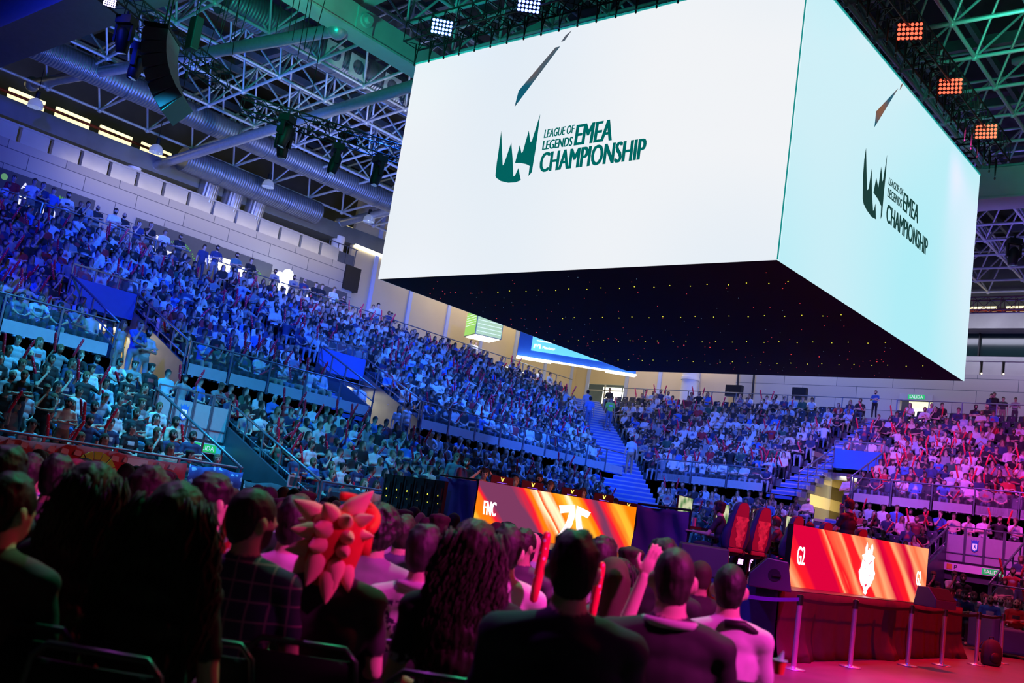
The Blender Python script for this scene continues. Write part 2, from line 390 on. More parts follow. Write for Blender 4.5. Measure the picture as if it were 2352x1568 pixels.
# fascia ring beam + soffit left, warm strip
b = MB()
b.add([(-40.8, -10, 13.62), (-40.8, 20, 13.72), (-40.8, 54.4, 14.55), (-40.8, 54.4, 15.5), (-40.8, 20, 14.45), (-40.8, -10, 14.4)], [(0, 1, 4, 5), (1, 2, 3, 4)])
b.add([(-40.8, -10, 13.62), (-40.8, 20, 13.72), (-40.8, 54.4, 14.55), (-47.5, 54.4, 14.55), (-47.5, 20, 13.72), (-47.5, -10, 13.62)], [(0, 5, 4, 1), (1, 4, 3, 2)])
struct(b.build('trim_14', mat('weathered_concrete', (.16, .17, .15), .9, var=.35, vs=.7, bump=.3)))
b = MB(); b.box((-47.6, YMIN, ZT), (-47.4, 61, 20)); struct(b.build('wall_left_outer', M_CONCD))
M_STRIP = mat('daylight_strip', (.9, .9, .7), .5, emit=(1, .97, .72), es=4.5, var=0)
b = MB(); b.box((-47.38, -8, 13.1), (-47.3, 31, 13.45)); b.box((-40.88, 33.7, 13.95), (-40.8, 39.5, 14.12)); struct(b.build('window_2', M_STRIP))
# clerestory: daylight seen between roof edge and ring beam
M_CLERE = mat('clerestory_daylight', (.9, .9, .7), .5, emit=(1, .86, .42), es=1.5, var=0)
b = MB()
for y in [2+2.05*k for k in range(15)]+[35+2.05*k for k in range(9)]:
    b.box((-43.6, y, 15.1), (-43.5, y+1.55, 15.75))
for x in [-39+2.4*k for k in range(19)]: b.box((x, 56.6, 15.7), (x+1.9, 56.7, 16.2))
struct(b.build('window_3', M_CLERE))
b = MB(); b.cyl((-43.2, 0, 15.35), (-43.2, 55, 15.6), .07, 6); b.cyl((-40, 56.3, 15.9), (6, 56.3, 15.9), .07, 6)
struct(b.build('trim_15', mat('red_pipe', (.55, .06, .02), .5, var=0)))
b = MB(); b.box((-47.5, -13.5, 20.2), (12, 61, 20.5)); struct(b.build('ceiling', mat('roof_deck', (.03, .034, .036), .6, .3, var=.3, vs=2)))
b = MB(); b.box((11.8, -13, 0), (12, 61, 20.2)); b.box((-47, -13.2, 0), (12, -13, 20.2)); struct(b.build('wall_right', M_CONCD))
# round columns under the ring beam
for (x, y, r, z0, z1) in ((-41.0, 32.7, .33, 9, 14.2), (-41.2, 21.2, .3, 13.4, 14.2), (-31.5, 53.2, .5, 9, 12.5)):
    b = MB(); b.cyl((x, y, z0), (x, y, z1), r, 24); b.cyl((x, y, min(z1, 12.6)-1.5), (x, y, min(z1, 12.6)-1.35), r*1.12, 24)
    o = b.build('round_column', M_WHITE); o['kind'] = 'structure'
# bright doorways: glazed lobby behind
M_LOBBY = mat('lobby_light', (.9, .95, .8), .5, emit=(.95, 1, .78), es=3.0, var=0)
b = MB(); b.box((-43.4, 46.5, 9), (-43.3, 57, 10.9), 0); b.box((-40.9, 48.9, 9), (-40.85, 49.0, 10.45), 1); b.box((-40.95, 46.9, 10.05), (-40.85, 50.7, 10.12), 1); struct(b.build('door_1', [M_LOBBY, M_PANEL]))
b = MB(); b.box((-40, 56.4, 9), (-36.8, 56.5, 10.9), 0); b.box((-38.45, 54.3, 9), (-38.35, 54.35, 10.75), 1); b.box((-39.9, 54.3, 10.3), (-36.9, 54.36, 10.37), 1); struct(b.build('door_2', [M_LOBBY, M_PANEL]))
b = MB(); b.box((-19.3, 55.6, 9), (-17.6, 55.7, 10.7), 0); struct(b.build('door_3', [mat('corridor_light', (.9, .9, .7), .5, emit=(1, .95, .6), es=1.3, var=0)]))
b = MB(); b.box((-19.3, 54.1, 10.55), (-17.6, 54.2, 10.85), 0); g = b.build('exit_sign', M_PANEL); tag(g, 'grey lintel with green SALIDA sign over the doorway in the back wall', 'sign')
M_GREENS = mat('sign_green', (.02, .5, .12), .5, emit=(.02, .6, .12), es=.5, var=0)
M_WLET = mat('white_letter', (.9, .9, .9), .6, emit=(1, 1, 1), es=.35, var=0)
b = MB(); b.box((-18.85, 54.07, 10.58), (-18.0, 54.1, 10.82)); b.build('sign_face', M_GREENS, g)
text_mesh('SALIDA', 'lettering', M_WLET, (-18.42, 54.06, 10.70), (1, 0, 0), (0, 0, 1), .16, .7, parent=g, th=-.0)

# ------------------------------------------------------------------ roof lattice
b = MB(); GB = 2.2
def zb(x): return 15.15+max(0, min(1, (x+40)/16))*1.7
def lat(x): return Vector((x, 0, zb(x)))
xs = [-40.0+GB*i for i in range(19)]; ys = [1+GB*j for j in range(26)]
low = {(i, j): Vector((x, y, zb(x))) for i, x in enumerate(xs) for j, y in enumerate(ys)}
hi = {(i, j): Vector((x+GB/2, y+GB/2, zb(x)+1.9)) for i, x in enumerate(xs[:-1]) for j, y in enumerate(ys[:-1])}
for (i, j), p in low.items():
    if (i+1, j) in low: b.cyl(p, low[i+1, j], .062, 6, cap=False)
    if (i, j+1) in low: b.cyl(p, low[i, j+1], .062, 6, cap=False)
    b.ell(p, (.13, .13, .13), 6, 4)
    for di, dj in ((0, 0), (-1, 0), (0, -1), (-1, -1)):
        if (i+di, j+dj) in hi: b.cyl(p, hi[i+di, j+dj], .045, 5, cap=False)
for (i, j), p in hi.items():
    if (i+1, j) in hi: b.cyl(p, hi[i+1, j], .055, 5, cap=False)
    if (i, j+1) in hi: b.cyl(p, hi[i, j+1], .055, 5, cap=False)
struct(b.build('trim_16', M_STEEL))
# purlins and catwalk just under the deck
b = MB()
for k in range(26): b.box((-46+2.1*k, -5, 19.2), (-45.85+2.1*k, 58, 19.5))
for k in range(11): b.box((-46, 4+5*k, 19.5), (8, 4.25+5*k, 19.9))
struct(b.build('trim_17', mat('purlin_steel', (.20, .24, .27), .5, .3, var=.1)))
# main girders
def girder(p0, p1, w, h, name, m=None):
    b = MB(); p0, p1 = Vector(p0), Vector(p1); d = (p1-p0).normalized(); s = d.cross(Vector((0, 0, 1))).normalized(); c = (p0+p1)/2; L = (p1-p0).length/2
    b.obox(c, d*L, s*(w/2), Vector((0, 0, h/2)))
    b.obox(c-Vector((0, 0, h/2-.03)), d*L, s*(w/2+.06), Vector((0, 0, .035)))
    o = b.build(name, m or mat('girder_paint', (.50, .53, .50), .55, var=.10, vs=1.5, bump=.05)); return struct(o)
girder((-24.07, -2, 15.53), (-24.07, 50, 15.53), .65, .85, 'trim_18')
girder((-46, 12.75, 15.0), (4, 12.75, 15.0), 1.5, 1.5, 'trim_19', mat('girder_grey', (.16, .18, .20), .6, var=.1))
girder((-5.2, -2, 17.2), (-5.2, 56, 17.2), 1.2, 1.3, 'trim_20')
girder((-42, 38.5, 16.0), (4, 38.5, 16.0), 1.2, 1.2, 'trim_21')
# big tubular struts from the ring beam to the girder
struts = [((-41, 16.2, 15.4), (-24.3, 17.9, 15.15)), ((-41, 21.99, 14.1), (-24.3, 21.99, 15.3)), ((-41, 32.6, 14.9), (-24.3, 32.6, 16.6)), ((-9, 56, 15.2), (-9, 39, 16)), ((-20, 56, 15.0), (-20, 39, 16))]
for p0, p1 in struts:
    b = MB(); b.cyl(p0, p1, .21, 16); b.ell(p0, (.3, .3, .3), 12, 8); b.ell(p1, (.32, .32, .32), 12, 8)
    o = b.build('tubular_strut', M_GALV); o['kind'] = 'structure'
# pin joint on the girder
for y in (18.4, 24.4):
    b = MB(); b.cyl((-23.75, y, 15.55), (-23.6, y, 15.55), .22, 20); b.cyl((-23.6, y, 15.55), (-23.45, y, 15.55), .12, 16); b.box((-23.75, y-.33, 15.2), (-23.68, y+.33, 15.9)); o = b.build('girder_pin', mat('girder_paint')); o['kind'] = 'structure'
# diagonal braces beside the girder
b = MB()
for y in (14, 18.5, 23, 27.5): b.obox((-22.9, y+.8, 17.2), Vector((1.7, .9, 1.1)), Vector((-.1, .18, 0)), Vector((.04, 0, -.12)))
for k in range(4):
    y = 12+9*k; b.cyl((-5.2, y, 17), (-1.2, y+4.5, 19), .16, 6); b.cyl((-5.2, y+9, 17), (-1.2, y+4.5, 19), .16, 6); b.cyl((-5.2, y, 17), (-9.4, y+4.5, 19), .16, 6)
struct(b.build('trim_22', mat('girder_paint')))

# ------------------------------------------------------------------ ventilation ducts
def ribmat(name, col):
    m = mat(name, col, .42, .7, var=.2, vs=3); nt = m.node_tree; bs = nt.nodes['Principled BSDF']
    tc = nt.nodes.new('ShaderNodeTexCoord'); w = nt.nodes.new('ShaderNodeTexWave'); w.bands_direction = 'Y'; w.inputs['Scale'].default_value = 2.6
    bp = nt.nodes.new('ShaderNodeBump'); bp.inputs['Strength'].default_value = .45; bp.inputs['Distance'].default_value = .05
    nt.links.new(tc.outputs['Object'], w.inputs['Vector']); nt.links.new(w.outputs['Color'], bp.inputs['Height']); nt.links.new(bp.outputs['Normal'], bs.inputs['Normal'])
    return m
M_DUCT = ribmat('spiral_duct', (.30, .32, .36))
def duct(name, p0, p1, r, label, outlets=()):
    b = MB(); b.cyl(p0, p1, r, 28); n = int((Vector(p1)-Vector(p0)).length/1.6)
    for k in range(1, n):
        q = Vector(p0).lerp(Vector(p1), k/n); d = (Vector(p1)-Vector(p0)).normalized()*.03; b.cyl(q-d, q+d, r*1.04, 28)
    o = b.build(name, M_DUCT); tag(o, label, 'duct', 'ventilation ducts under the roof')
    for q in outlets:
        c = MB(); q = Vector(q)
        ring = [q+Vector((0, .42*math.cos(a), .42*math.sin(a))) for a in (PI/4, 3*PI/4, 5*PI/4, 7*PI/4)]
        # square plate with a round hole
        P = []; F = []
        for k in range(24):
            a = 2*PI*k/24; s = 1/max(abs(math.cos(a)), abs(math.sin(a)))
            P.append(q+Vector((0, .42*s*math.cos(a), .42*s*math.sin(a)))); P.append(q+Vector((.02, .27*math.cos(a), .27*math.sin(a))))
        for k in range(24): F.append((2*k, (2*k+2) % 48, (2*k+3) % 48, 2*k+1))
        c.add(P, F); c.cyl(q+Vector((-.3, 0, 0)), q+Vector((-.25, 0, 0)), .27, 20)
        p = c.build('outlet_plate', M_WHITE, o)
    return o
duct('round_duct', (-36.8, 8, 15.3), (-36.8, 46, 15.6), .48, 'long spiral duct running below the lattice above the left stand')
duct('round_duct', (-29.6, 17, 17.0), (-29.6, 40, 17.3), .62, 'large spiral duct with square white outlet plates behind the girder', [(-28.95, 21.4+1.15*k+(.6 if k > 1 else 0), 16.85) for k in range(6)])
duct('round_duct', (-39.9, 22.6, 14.55), (-39.9, 30.2, 14.55), .55, 'short thick duct lying along the concrete ring beam')
duct('round_duct', (-7.5, 52.3, 15.6), (7, 52.3, 15.8), .55, 'spiral duct crossing beyond the right edge of the cube')
for y in (24.6, 25.9, 27.2):
    b = MB(); b.tube([(-40.3, y, 14.6), (-40.6, y, 14.3), (-40.8, y, 13.2), (-40.8, y, 12.8)], .46, 22)
    o = b.build('duct_drop', M_DUCT); tag(o, 'thick duct elbow dropping behind the parapet, %s of three' % {24.6: 'leftmost', 25.9: 'middle', 27.2: 'rightmost'}[y], 'duct')
# hanging high-bay lamps
M_DOME = mat('lamp_dome', (.5, .55, .6), .15, .6, emit=(.5, .6, 1), es=.25, var=0)
for (px, py) in ((83, 235), (360, 340), (617, 420), (848, 500)):
    p = onX(px, py, -38.6)
    t = thing('highbay_lamp', 'round glass high-bay lamp hanging from the lattice edge, %s' % {83: 'left of the loudspeaker array', 360: 'over the slotted parapet', 617: 'beyond the three duct elbows', 848: 'beside the edge of the cube'}[px], 'lamp', p, 0, 'high-bay lamps')
    b = MB(); b.cyl((0, 0, .12), (0, 0, .42), .09, 12); b.build('housing', M_BLACK, t)
    b = MB(); b.loft([[Vector((r*math.cos(a), r*math.sin(a), z)) for a in [2*PI*k/20 for k in range(20)]] for r, z in ((.09, .15), (.2, .08), (.27, -.05), (.28, -.2))], cap=False); b.build('dome', M_DOME, t)
    b = MB(); b.cyl((0, 0, .42), (0, 0, zb(-38.6)-p.z), .015, 6); b.build('hanger', M_BLACK, t)
# ------------------------------------------------------------------ LED cube
CX0, CX1, CY0, CY1, CZ0, CZ1 = -21.36, -9.36, 18.66, 31.46, 7.37, 13.81
def screenmat(name, c1, c2, es, scale=.35, lines=False):
    m = bpy.data.materials.new(name); m.use_nodes = True; nt = m.node_tree; b = nt.nodes['Principled BSDF']
    b.inputs['Base Color'].default_value = (.02, .02, .02, 1); b.inputs['Roughness'].default_value = .5
    tc = nt.nodes.new('ShaderNodeTexCoord'); n = nt.nodes.new('ShaderNodeTexNoise'); n.inputs['Scale'].default_value = scale; n.inputs['Detail'].default_value = 0
    nt.links.new(tc.outputs['Object'], n.inputs['Vector'])
    r = nt.nodes.new('ShaderNodeValToRGB'); r.color_ramp.elements[0].position = .35; r.color_ramp.elements[0].color = (*c1, 1); r.color_ramp.elements[1].position = .65; r.color_ramp.elements[1].color = (*c2, 1)
    nt.links.new(n.outputs['Fac'], r.inputs[0]); nt.links.new(r.outputs[0], b.inputs['Emission Color']); b.inputs['Emission Strength'].default_value = es
    return m
cube = thing('led_cube', 'huge four-sided white video cube hanging over the stage with black underside', 'screen', ((CX0+CX1)/2, (CY0+CY1)/2, CZ0))
def lp(p): return Vector(p)-cube.location
b = MB(); b.box(lp((CX0+.08, CY0+.08, CZ0+.04)), lp((CX1-.08, CY1-.08, CZ1)))
b.build('cabinet_frame', M_BLACK, cube)
M_SCRF = screenmat('cube_screen_front', (.76, .84, .92), (.88, .90, .93), 1.0, .15)
M_SCRR = screenmat('cube_screen_right', (.44, .85, .93), (.62, .86, .93), 1.0, .12)
M_SCRD = screenmat('cube_screen_far', (.05, .16, .34), (.10, .24, .42), 1.0, .12)  # unseen faces, dimmed to throw less white light on the crowd
for nm, lo, hi, mm in (('screen_face', (CX0, CY0, CZ0), (CX1, CY0+.06, CZ1), M_SCRF), ('screen_face', (CX1-.06, CY0+.015, CZ0), (CX1, CY1, CZ1), M_SCRR),
                       ('screen_face', (CX0, CY0+.07, CZ0), (CX0+.06, CY1, CZ1), M_SCRD), ('screen_face', (CX0+.07, CY1-.06, CZ0), (CX1-.07, CY1, CZ1), M_SCRD)):
    b = MB(); b.box(lp(lo), lp(hi)); b.build(nm, mm, cube)
b = MB(); e = .02
for lo, hi in (((CX0, CY0-e, CZ1), (CX1, CY0+.1, CZ1+.05)), ((CX1-.1, CY0, CZ1), (CX1+e, CY1, CZ1+.05))): b.box(lp(lo), lp(hi))
b.box(lp((CX1-.012, CY0-.02, CZ0)), lp((CX1+.012, CY0+.0, CZ1)))
b.build('edge_trim', mat('teal_trim', (.02, .35, .33), .4, emit=(.03, .75, .7), es=.35, var=0), cube)
# logo outlines traced on each face, in metres (u to the right, v up)
NF = Vector((0, -1, 0)); NR = Vector((1, 0, 0))
def zl(x, y): return (1080+x/4.127, 60+y/4.127)
def zr(x, y): return (1852+x/2.24, y/2.24)
def faceF(pts): return [onP(*zl(*p), (0, CY0-.012, 0), NF)-cube.location for p in pts]
def faceR(pts): return [onP(*zr(*p), (CX1+.012, 0, 0), NR)-cube.location for p in pts]
M_LOGO = mat('logo_green', (.0, .12, .12), .6, emit=(0, .115, .105), es=1, var=0)
M_LOGOD = mat('logo_dark', (.02, .08, .07), .6, emit=(.01, .045, .04), es=1, var=0)
crownA = [(295, 995), (300, 1150), (308, 1320), (320, 1310), (390, 1105), (403, 1260), (410, 1425), (425, 1415), (458, 1345), (468, 1400), (480, 1460), (430, 1480), (360, 1484), (290, 1468), (250, 1440), (240, 1420), (252, 1300), (270, 1180)]
crownB = [(425, 1298), (470, 1130), (487, 1203), (500, 1190), (556, 990), (572, 1100), (585, 1090), (664, 835), (650, 950), (618, 1180), (585, 1380), (570, 1402), (552, 1420), (565, 1325), (530, 1308), (480, 1298)]
shard1 = [(962, 42), (895, 138), (862, 150), (905, 88)]
shard2 = [(853, 192), (420, 768), (460, 612), (808, 203)]
for pts in (crownA, crownB):
    b = MB(); b.poly(faceF(pts), NF, .004); b.build('crown_logo', M_LOGO, cube)
b = MB()
for pts in (shard1, shard2): b.poly(faceF(pts), NF, .004)
b.build('picture_shard', screenmat('shard_picture', (.005, .10, .16), (.22, .10, .06), 1.0, 1.2), cube)
def face_text(txt, quad, n, m, face):    # quad: bottom-left, bottom-right, top-left in picture points of the lettering block
    a, bq, c = [q for q in face(quad)]
    ux = (bq-a); w = ux.length; uy = c-a
    o = text_mesh(txt, 'lettering', m, (0, 0, 0), (1, 0, 0), (0, 1, 0), 1.0, 1.0, bold=0, align='LEFT', th=0)
    me = o.data; co = np.empty(len(me.vertices)*3); me.vertices.foreach_get('co', co); co = co.reshape(-1, 3)
    P = np.array(a+n*.004)[None]+co[:, :1]*np.array(ux)[None]+co[:, 1:2]*np.array(uy)[None]
    me.vertices.foreach_set('co', P.ravel()); me.update(); thicken(me, ux*.010*(9/len(txt))); o.parent = cube; return o
face_text('LEAGUE OF', [(700, 1062), (980, 1015), (713, 982)], NF, M_LOGO, faceF)
face_text('LEGENDS', [(684, 1175), (962, 1135), (698, 1088)], NF, M_LOGO, faceF)
face_text('EMEA', [(988, 1132), (1335, 1082), (1018, 935)], NF, M_LOGO, faceF)
face_text('CHAMPIONSHIP', [(655, 1388), (1648, 1262), (680, 1200)], NF, M_LOGO, faceF)
rA = [(307, 762), (309, 860), (313, 980), (320, 970), (336, 868), (338, 1000), (343, 1085), (348, 1080), (355, 1048), (357, 1090), (358, 1128), (335, 1115), (310, 1080), (295, 1050), (290, 1020), (292, 900), (298, 820)]
rB = [(345, 990), (360, 915), (370, 967), (385, 858), (391, 935), (395, 925), (415, 798), (408, 900), (398, 1000), (390, 1090), (388, 1110), (382, 1126), (385, 1060), (372, 1030), (358, 1008)]
for pts in (rA, rB):
    b = MB(); b.poly(faceR(pts), NR, .004); b.build('crown_logo', M_LOGOD, cube)
b = MB()
for pts in ([(500, 420), (490, 448), (480, 462), (486, 440)], [(472, 455), (350, 655), (360, 572), (464, 462)]): b.poly(faceR(pts), NR, .004)
b.build('picture_shard', MATS.get('x') or bpy.data.materials['shard_picture'], cube)
face_text('LEAGUE OF', [(422, 948), (495, 1010), (427, 912)], NR, M_LOGOD, faceR)
face_text('LEGENDS', [(417, 1010), (488, 1072), (422, 965)], NR, M_LOGOD, faceR)
face_text('EMEA', [(495, 1080), (572, 1150), (503, 988)], NR, M_LOGOD, faceR)
face_text('CHAMPIONSHIP', [(410, 1140), (620, 1318), (416, 1045)], NR, M_LOGOD, faceR)
# underside: modules with little status lights
m = mat('module_back', (.0008, .006, .004), .8, var=.3, vs=2)
b = MB(); b.box(lp((CX0+.03, CY0+.03, CZ0-.005)), lp((CX1-.03, CY1-.03, CZ0+.035)))
b.build('underside', m, cube)
by, brd, bw = MB(), MB(), MB()
for i in range(23):
    for j in range(4):
        x = CX1-.5-.5*i; y = CY0+1.6+3.0*j
        (by if i < 18 or j > 1 else brd).ell(lp((x, y+.1*(i % 2), CZ0-.012)), (.016, .016, .008), 6, 4)
for k in range(150): (brd if k % 3 else bw).ell(lp((rnd.uniform(CX0+.4, CX1-.4), rnd.uniform(CY0+.3, CY1-.3), CZ0-.01)), (.012, .012, .006), 5, 3)
for k in range(14): brd.ell(lp((CX0+.6+.75*k, CY0+6.5+.28*k, CZ0-.012)), (.022, .022, .01), 6, 4)
tag(by.build('status_lights', mat('led_yellow', (.8, .8, .1), .5, emit=(.9, .85, .05), es=1.5, var=0), cube, flat=True), kind='stuff')
tag(brd.build('status_lights', mat('led_red', (.8, .1, .1), .5, emit=(.8, .05, .05), es=1.2, var=0), cube), kind='stuff')
tag(bw.build('status_lights', mat('led_dim', (.3, .5, .5), .5, emit=(.1, .2, .22), es=1, var=0), cube), kind='stuff')

# ------------------------------------------------------------------ box trusses
def truss(name, p0, p1, s, label, group=None, drop=0, slings=0, bay=.5):
    p0, p1 = Vector(p0), Vector(p1); d = (p1-p0); L = d.length; d.normalize(); sd = d.cross(Vector((0, 0, 1))).normalized(); up = sd.cross(d)
    t = thing(name, label, 'truss', p0, 0, group); h = s/2
    c = MB(); co = [sd*h+up*h, sd*h-up*h, -sd*h-up*h, -sd*h+up*h]
    for q in co: c.cyl(q, q+d*L, .027, 6)
    c.build('chords', M_BLACK, t)
    l = MB(); n = int(L/bay)
    for k in range(n+1):
        a = d*(L*k/n); e = d*(L*min(k+1, n)/n)
        for q in range(4):
            l.cyl(co[q]+a, co[(q+1) % 4]+a, .013, 4, cap=False)
            if k < n: l.cyl(co[(q+k) % 4 if 0 else q]+a, co[(q+1) % 4]+e, .013, 4, cap=False)
    l.build('lacing', M_BLACK, t)
    for k in range(slings):
        f = MB(); a = d*(L*(k+.5)/slings)-up*h
        f.cyl(a-d*.07, a-up*drop*.8, .02, 5); f.cyl(a+d*.07, a-up*drop*.8, .02, 5); f.ell(a-up*drop*.9, (.03, .03, .05), 6, 5)
        f.build('sling', M_BLACK, t)
    return t
truss('box_truss', (CX0-.3, CY0-.05, 14.75), (CX1+.6, CY0-.05, 14.75), .62, 'black box truss carrying the left-hand top edge of the cube', drop=.72, slings=22)
truss('box_truss', (CX1+.35, CY0-.4, 14.75), (CX1+.35, CY1+.6, 14.75), .62, 'black box truss carrying the right-hand top edge of the cube', drop=.72, slings=22)
truss('box_truss', (-20.9, CY1, 14.75), (-9.6, CY1, 14.75), .5, 'black box truss at the far top edge of the cube', drop=.72, slings=6)
truss('box_truss', (-23.4, 8.8, 12.75), (-26.2, 15.6, 12.75), .5, 'black lighting truss running behind the hanging loudspeaker array')
truss('box_truss', (-25.3, 15.82, 12.0), (-23.2, 21.2, 12.0), .45, 'black lighting truss ending at the upper left edge of the cube')
truss('box_truss', (-12.5, 41, 12.2), (-4, 41, 12.2), .5, 'black lighting truss beyond the right edge of the cube')

# wash fixtures on the cube truss
def flood(name, loc, aim, col, label, es=9, sz=.42):
    t = thing(name, label, 'stage light', loc, 0, 'wash lights on the cube truss'); q = (Vector(aim)-Vector(loc)).to_track_quat('-Z', 'Y'); t.rotation_mode = 'QUATERNION'; t.rotation_quaternion = q
    b = MB(); b.box((-sz/2, -sz*.36, 0), (sz/2, sz*.36, .22)); b.build('housing', M_BLACK, t)
    f = MB(); n = 6
    for i in range(n):
        for j in range(4): f.cyl(((i-2.5)*sz/6.3, (j-1.5)*sz*.17, -.001), ((i-2.5)*sz/6.3, (j-1.5)*sz*.17, -.014), sz*.066, 10)
    f.build('lens_array', mat('lens_'+name+str(col), col, .4, emit=col, es=es, var=0), t)
    y = MB(); y.tube([(-sz/2-.03, 0, .08), (-sz/2-.03, 0, .36), (sz/2+.03, 0, .36), (sz/2+.03, 0, .08)], .018, 6); y.build('yoke', M_BLACK, t)
def aimcam(p): return Vector((-3, 2, 3))
CB, CRD = (.14, .22, 1.0), (1.0, .10, .05)
for (x, y), lab in {(1015, 62): 'left of the two blue-white wash lights on the cube truss', (1215, 10): 'right of the two blue-white wash lights on the cube truss, at the top edge'}.items():
    flood('wash_light', onY(x, y, 18.1), (-3, 2, 2), CB, lab, 7, .62)
for (x, y), lab in {(2090, 72): 'uppermost red wash light beside the cube', (2183, 198): 'middle red wash light beside the cube', (2265, 302): 'lowest red wash light beside the cube'}.items():
    flood('wash_light', onX(x, y, -8.7), (-2, 2, 3), CRD, lab, 2.4, .62)
flood('wash_light', onZ(252, 6, 12.2), (-6, 2, 3), (.5, .45, 1.0), 'small bright violet wash light at the upper left edge of the picture', 12, .3)
# moving heads
def moving_head(loc, label, sc=1.0, tilt=.3):
    t = thing('moving_head', label, 'stage light', loc, rnd.uniform(0, 3), 'moving head lights'); t.scale = (sc, sc, sc)
    b = MB(); b.box((-.17, -.13, -.02), (.17, .13, .14)); b.cyl((0, 0, .14), (0, 0, .26), .03, 8); b.build('base', M_BLACK, t)
    y = MB(); y.box((-.2, -.05, -.38), (-.15, .05, -.02)); y.box((.15, -.05, -.38), (.2, .05, -.02)); y.box((-.2, -.05, -.04), (.2, .05, -.02)); y.build('yoke', M_BLACK, t)
    h = MB(); h.loft([[Vector((r*math.cos(a), r*math.sin(a)+tilt*(z+.3)*-.6, z)) for a in [2*PI*k/16 for k in range(16)]] for r, z in ((.07, -.12), (.13, -.2), (.14, -.42), (.115, -.58), (.10, -.6))]); h.build('head', M_BLACK, t)
    l = MB(); l.cyl((0, tilt*.19, -.6), (0, tilt*.2, -.61), .09, 14); l.build('lens', mat('lens_glass', (.3, .4, .6), .1, var=0, emit=(.3, .5, .9), es=.25), t)
for (x, y, z, l) in ((290, 55, 11.9, 'moving head light hanging left of the loudspeaker array, upper'), (322, 118, 11.7, 'moving head light hanging just left of the loudspeaker array'),
                     (660, 280, 11.6, 'moving head light under the dark truss, leftmost'), (655, 305, 11.4, 'moving head light hanging lowest under the dark truss'), (775, 345, 11.5, 'moving head light under the dark truss, middle'), (872, 372, 11.5, 'moving head light under the dark truss, nearest the cube')):
    moving_head(onZ(x, y, z), l, 1.25)
moving_head(onY(2330, 560, 41), 'moving head light on the truss beyond the right edge of the cube', 1.4)

# ------------------------------------------------------------------ hanging loudspeaker array
pt = onZ(372, 84, 11.6); sp_x = Vector((.80, .60, 0)).normalized()
arr = thing('loudspeaker_array', 'curved black line array of six hanging loudspeakers with green-lit bottom', 'loudspeaker', pt, math.atan2(-.55, .85)-.25)
z, y, a = 0., 0., .06
for k in range(6):
    h = .33; dy, dz = math.sin(a), -math.cos(a)
    c = Vector((0, y+dy*h/2, z+dz*h/2)); ax = Vector((.52, 0, 0)); ay = Vector((0, math.cos(a), math.sin(a))); az = Vector((0, dy, dz))
    b = MB(); b.obox(c, ax, ay*.30, -az*(h/2-.012)); cab = bevel(b.build('cabinet', mat('speaker_cabinet', (.11, .12, .15), .6, var=.1), arr), .012)
    g = MB(); g.obox(c-ay*.305+ax*.25, ax*.40, ay*.006, az*.12); g.obox(c-ay*.305-ax*.60, ax*.26, ay*.006, az*.045)
    g.obox(c-ay*.305-ax*.60+az*.08, ax*.2, ay*.004, az*.02); g.build('grille', M_BLACK, cab)
    y += dy*h; z += dz*h; a += .13
b = MB(); b.obox(Vector((0, y+.02, z-.01)), Vector((.5, 0, 0)), Vector((0, math.cos(a), math.sin(a)))*.3, Vector((0, .004, -.012))); b.build('bottom_plate', mat('plate_green_lit', (.05, .22, .20), .6, var=.05), arr)  # thin bottom plate with the green light put into its colour
b = MB(); b.box((-.55, -.3, .02), (.55, .3, .1)); b.cyl((0, 0, .1), (0, 0, 2.8), .02, 6); b.cyl((.3, .2, .1), (.3, .2, 2.8), .02, 6); b.build('flying_frame', M_BLACK, arr)
t = thing('chain_hoist', 'dark chain hoist box hanging right of the loudspeaker array', 'hoist', onZ(446, 78, 12.4)); b = MB(); b.box((-.16, -.12, -.45), (.16, .12, .45)); bevel(b.build('body', M_BLACK, t), .03)
b = MB(); b.cyl((0, 0, .45), (0, 0, 4), .015, 5); b.cyl((.05, 0, -.45), (.05, 0, -1.6), .012, 5); b.cyl((.05, 0, -1.25), (.05, 0, -1.05), .05, 8); b.build('chain', M_BLACK, t)
# hanging cables
b = MB()
for k in range(14):
    p = onZ(rnd.uniform(430, 720), rnd.uniform(60, 260), 13); b.cyl(p, p+Vector((rnd.uniform(-.3, .3), rnd.uniform(-.3, .3), 3)), .012, 4)
tag(b.build('hanging_cables', M_BLACK), 'thin black cables hanging from the lattice left of the cube', 'cable', kind='stuff')

# ------------------------------------------------------------------ corner screens
def framed(name, label, p0, p1, z0, z1, th=.25):
    d = Vector((p1[0]-p0[0], p1[1]-p0[1], 0)); L = d.length
    return thing(name, label, 'screen', (p0[0], p0[1], z0), math.atan2(d.y, d.x)), L
tv, L = framed('arena_screen', 'blue framed video screen over the far corner doors showing a white M logo', (-37.23, 44.03), (-32.66, 48.4), 10.3, 12.6)
tv.location = (-37.4, 43.9, 10.42); L = 6.9
b = MB(); b.box((0, 0, -.0), (L, .35, 2.9)); b.build('frame', M_BLUEP, tv)
b = MB(); b.box((.75, -.02, .42), (L-.3, 0, 2.6)); b.build('picture', mat('cyan_picture', (.1, .5, .6), .5, emit=(.16, .62, .78), es=1.0, var=.0), tv)
Mp = mat('white_picture', (.9, .9, .9), .5, emit=(.9, .97, 1), es=1.0, var=0)
b = MB(); b.tube([(.90, -.03, .58), (.93, -.03, .80), (1.02, -.03, .82), (1.07, -.03, .67), (1.13, -.03, .82), (1.22, -.03, .82), (1.25, -.03, .60)], .035, 8); b.build('m_logo', Mp, tv)
text_mesh('Movistar', 'lettering', Mp, (1.75, -.03, .70), (1, 0, 0), (0, 0, 1), .16, .72, bold=.02, parent=tv, th=.0)
b = MB(); b.box((1.0, -.03, 1.0), (1.9, -.022, 1.07)); b.build('caption_line', Mp, tv)
b = MB()
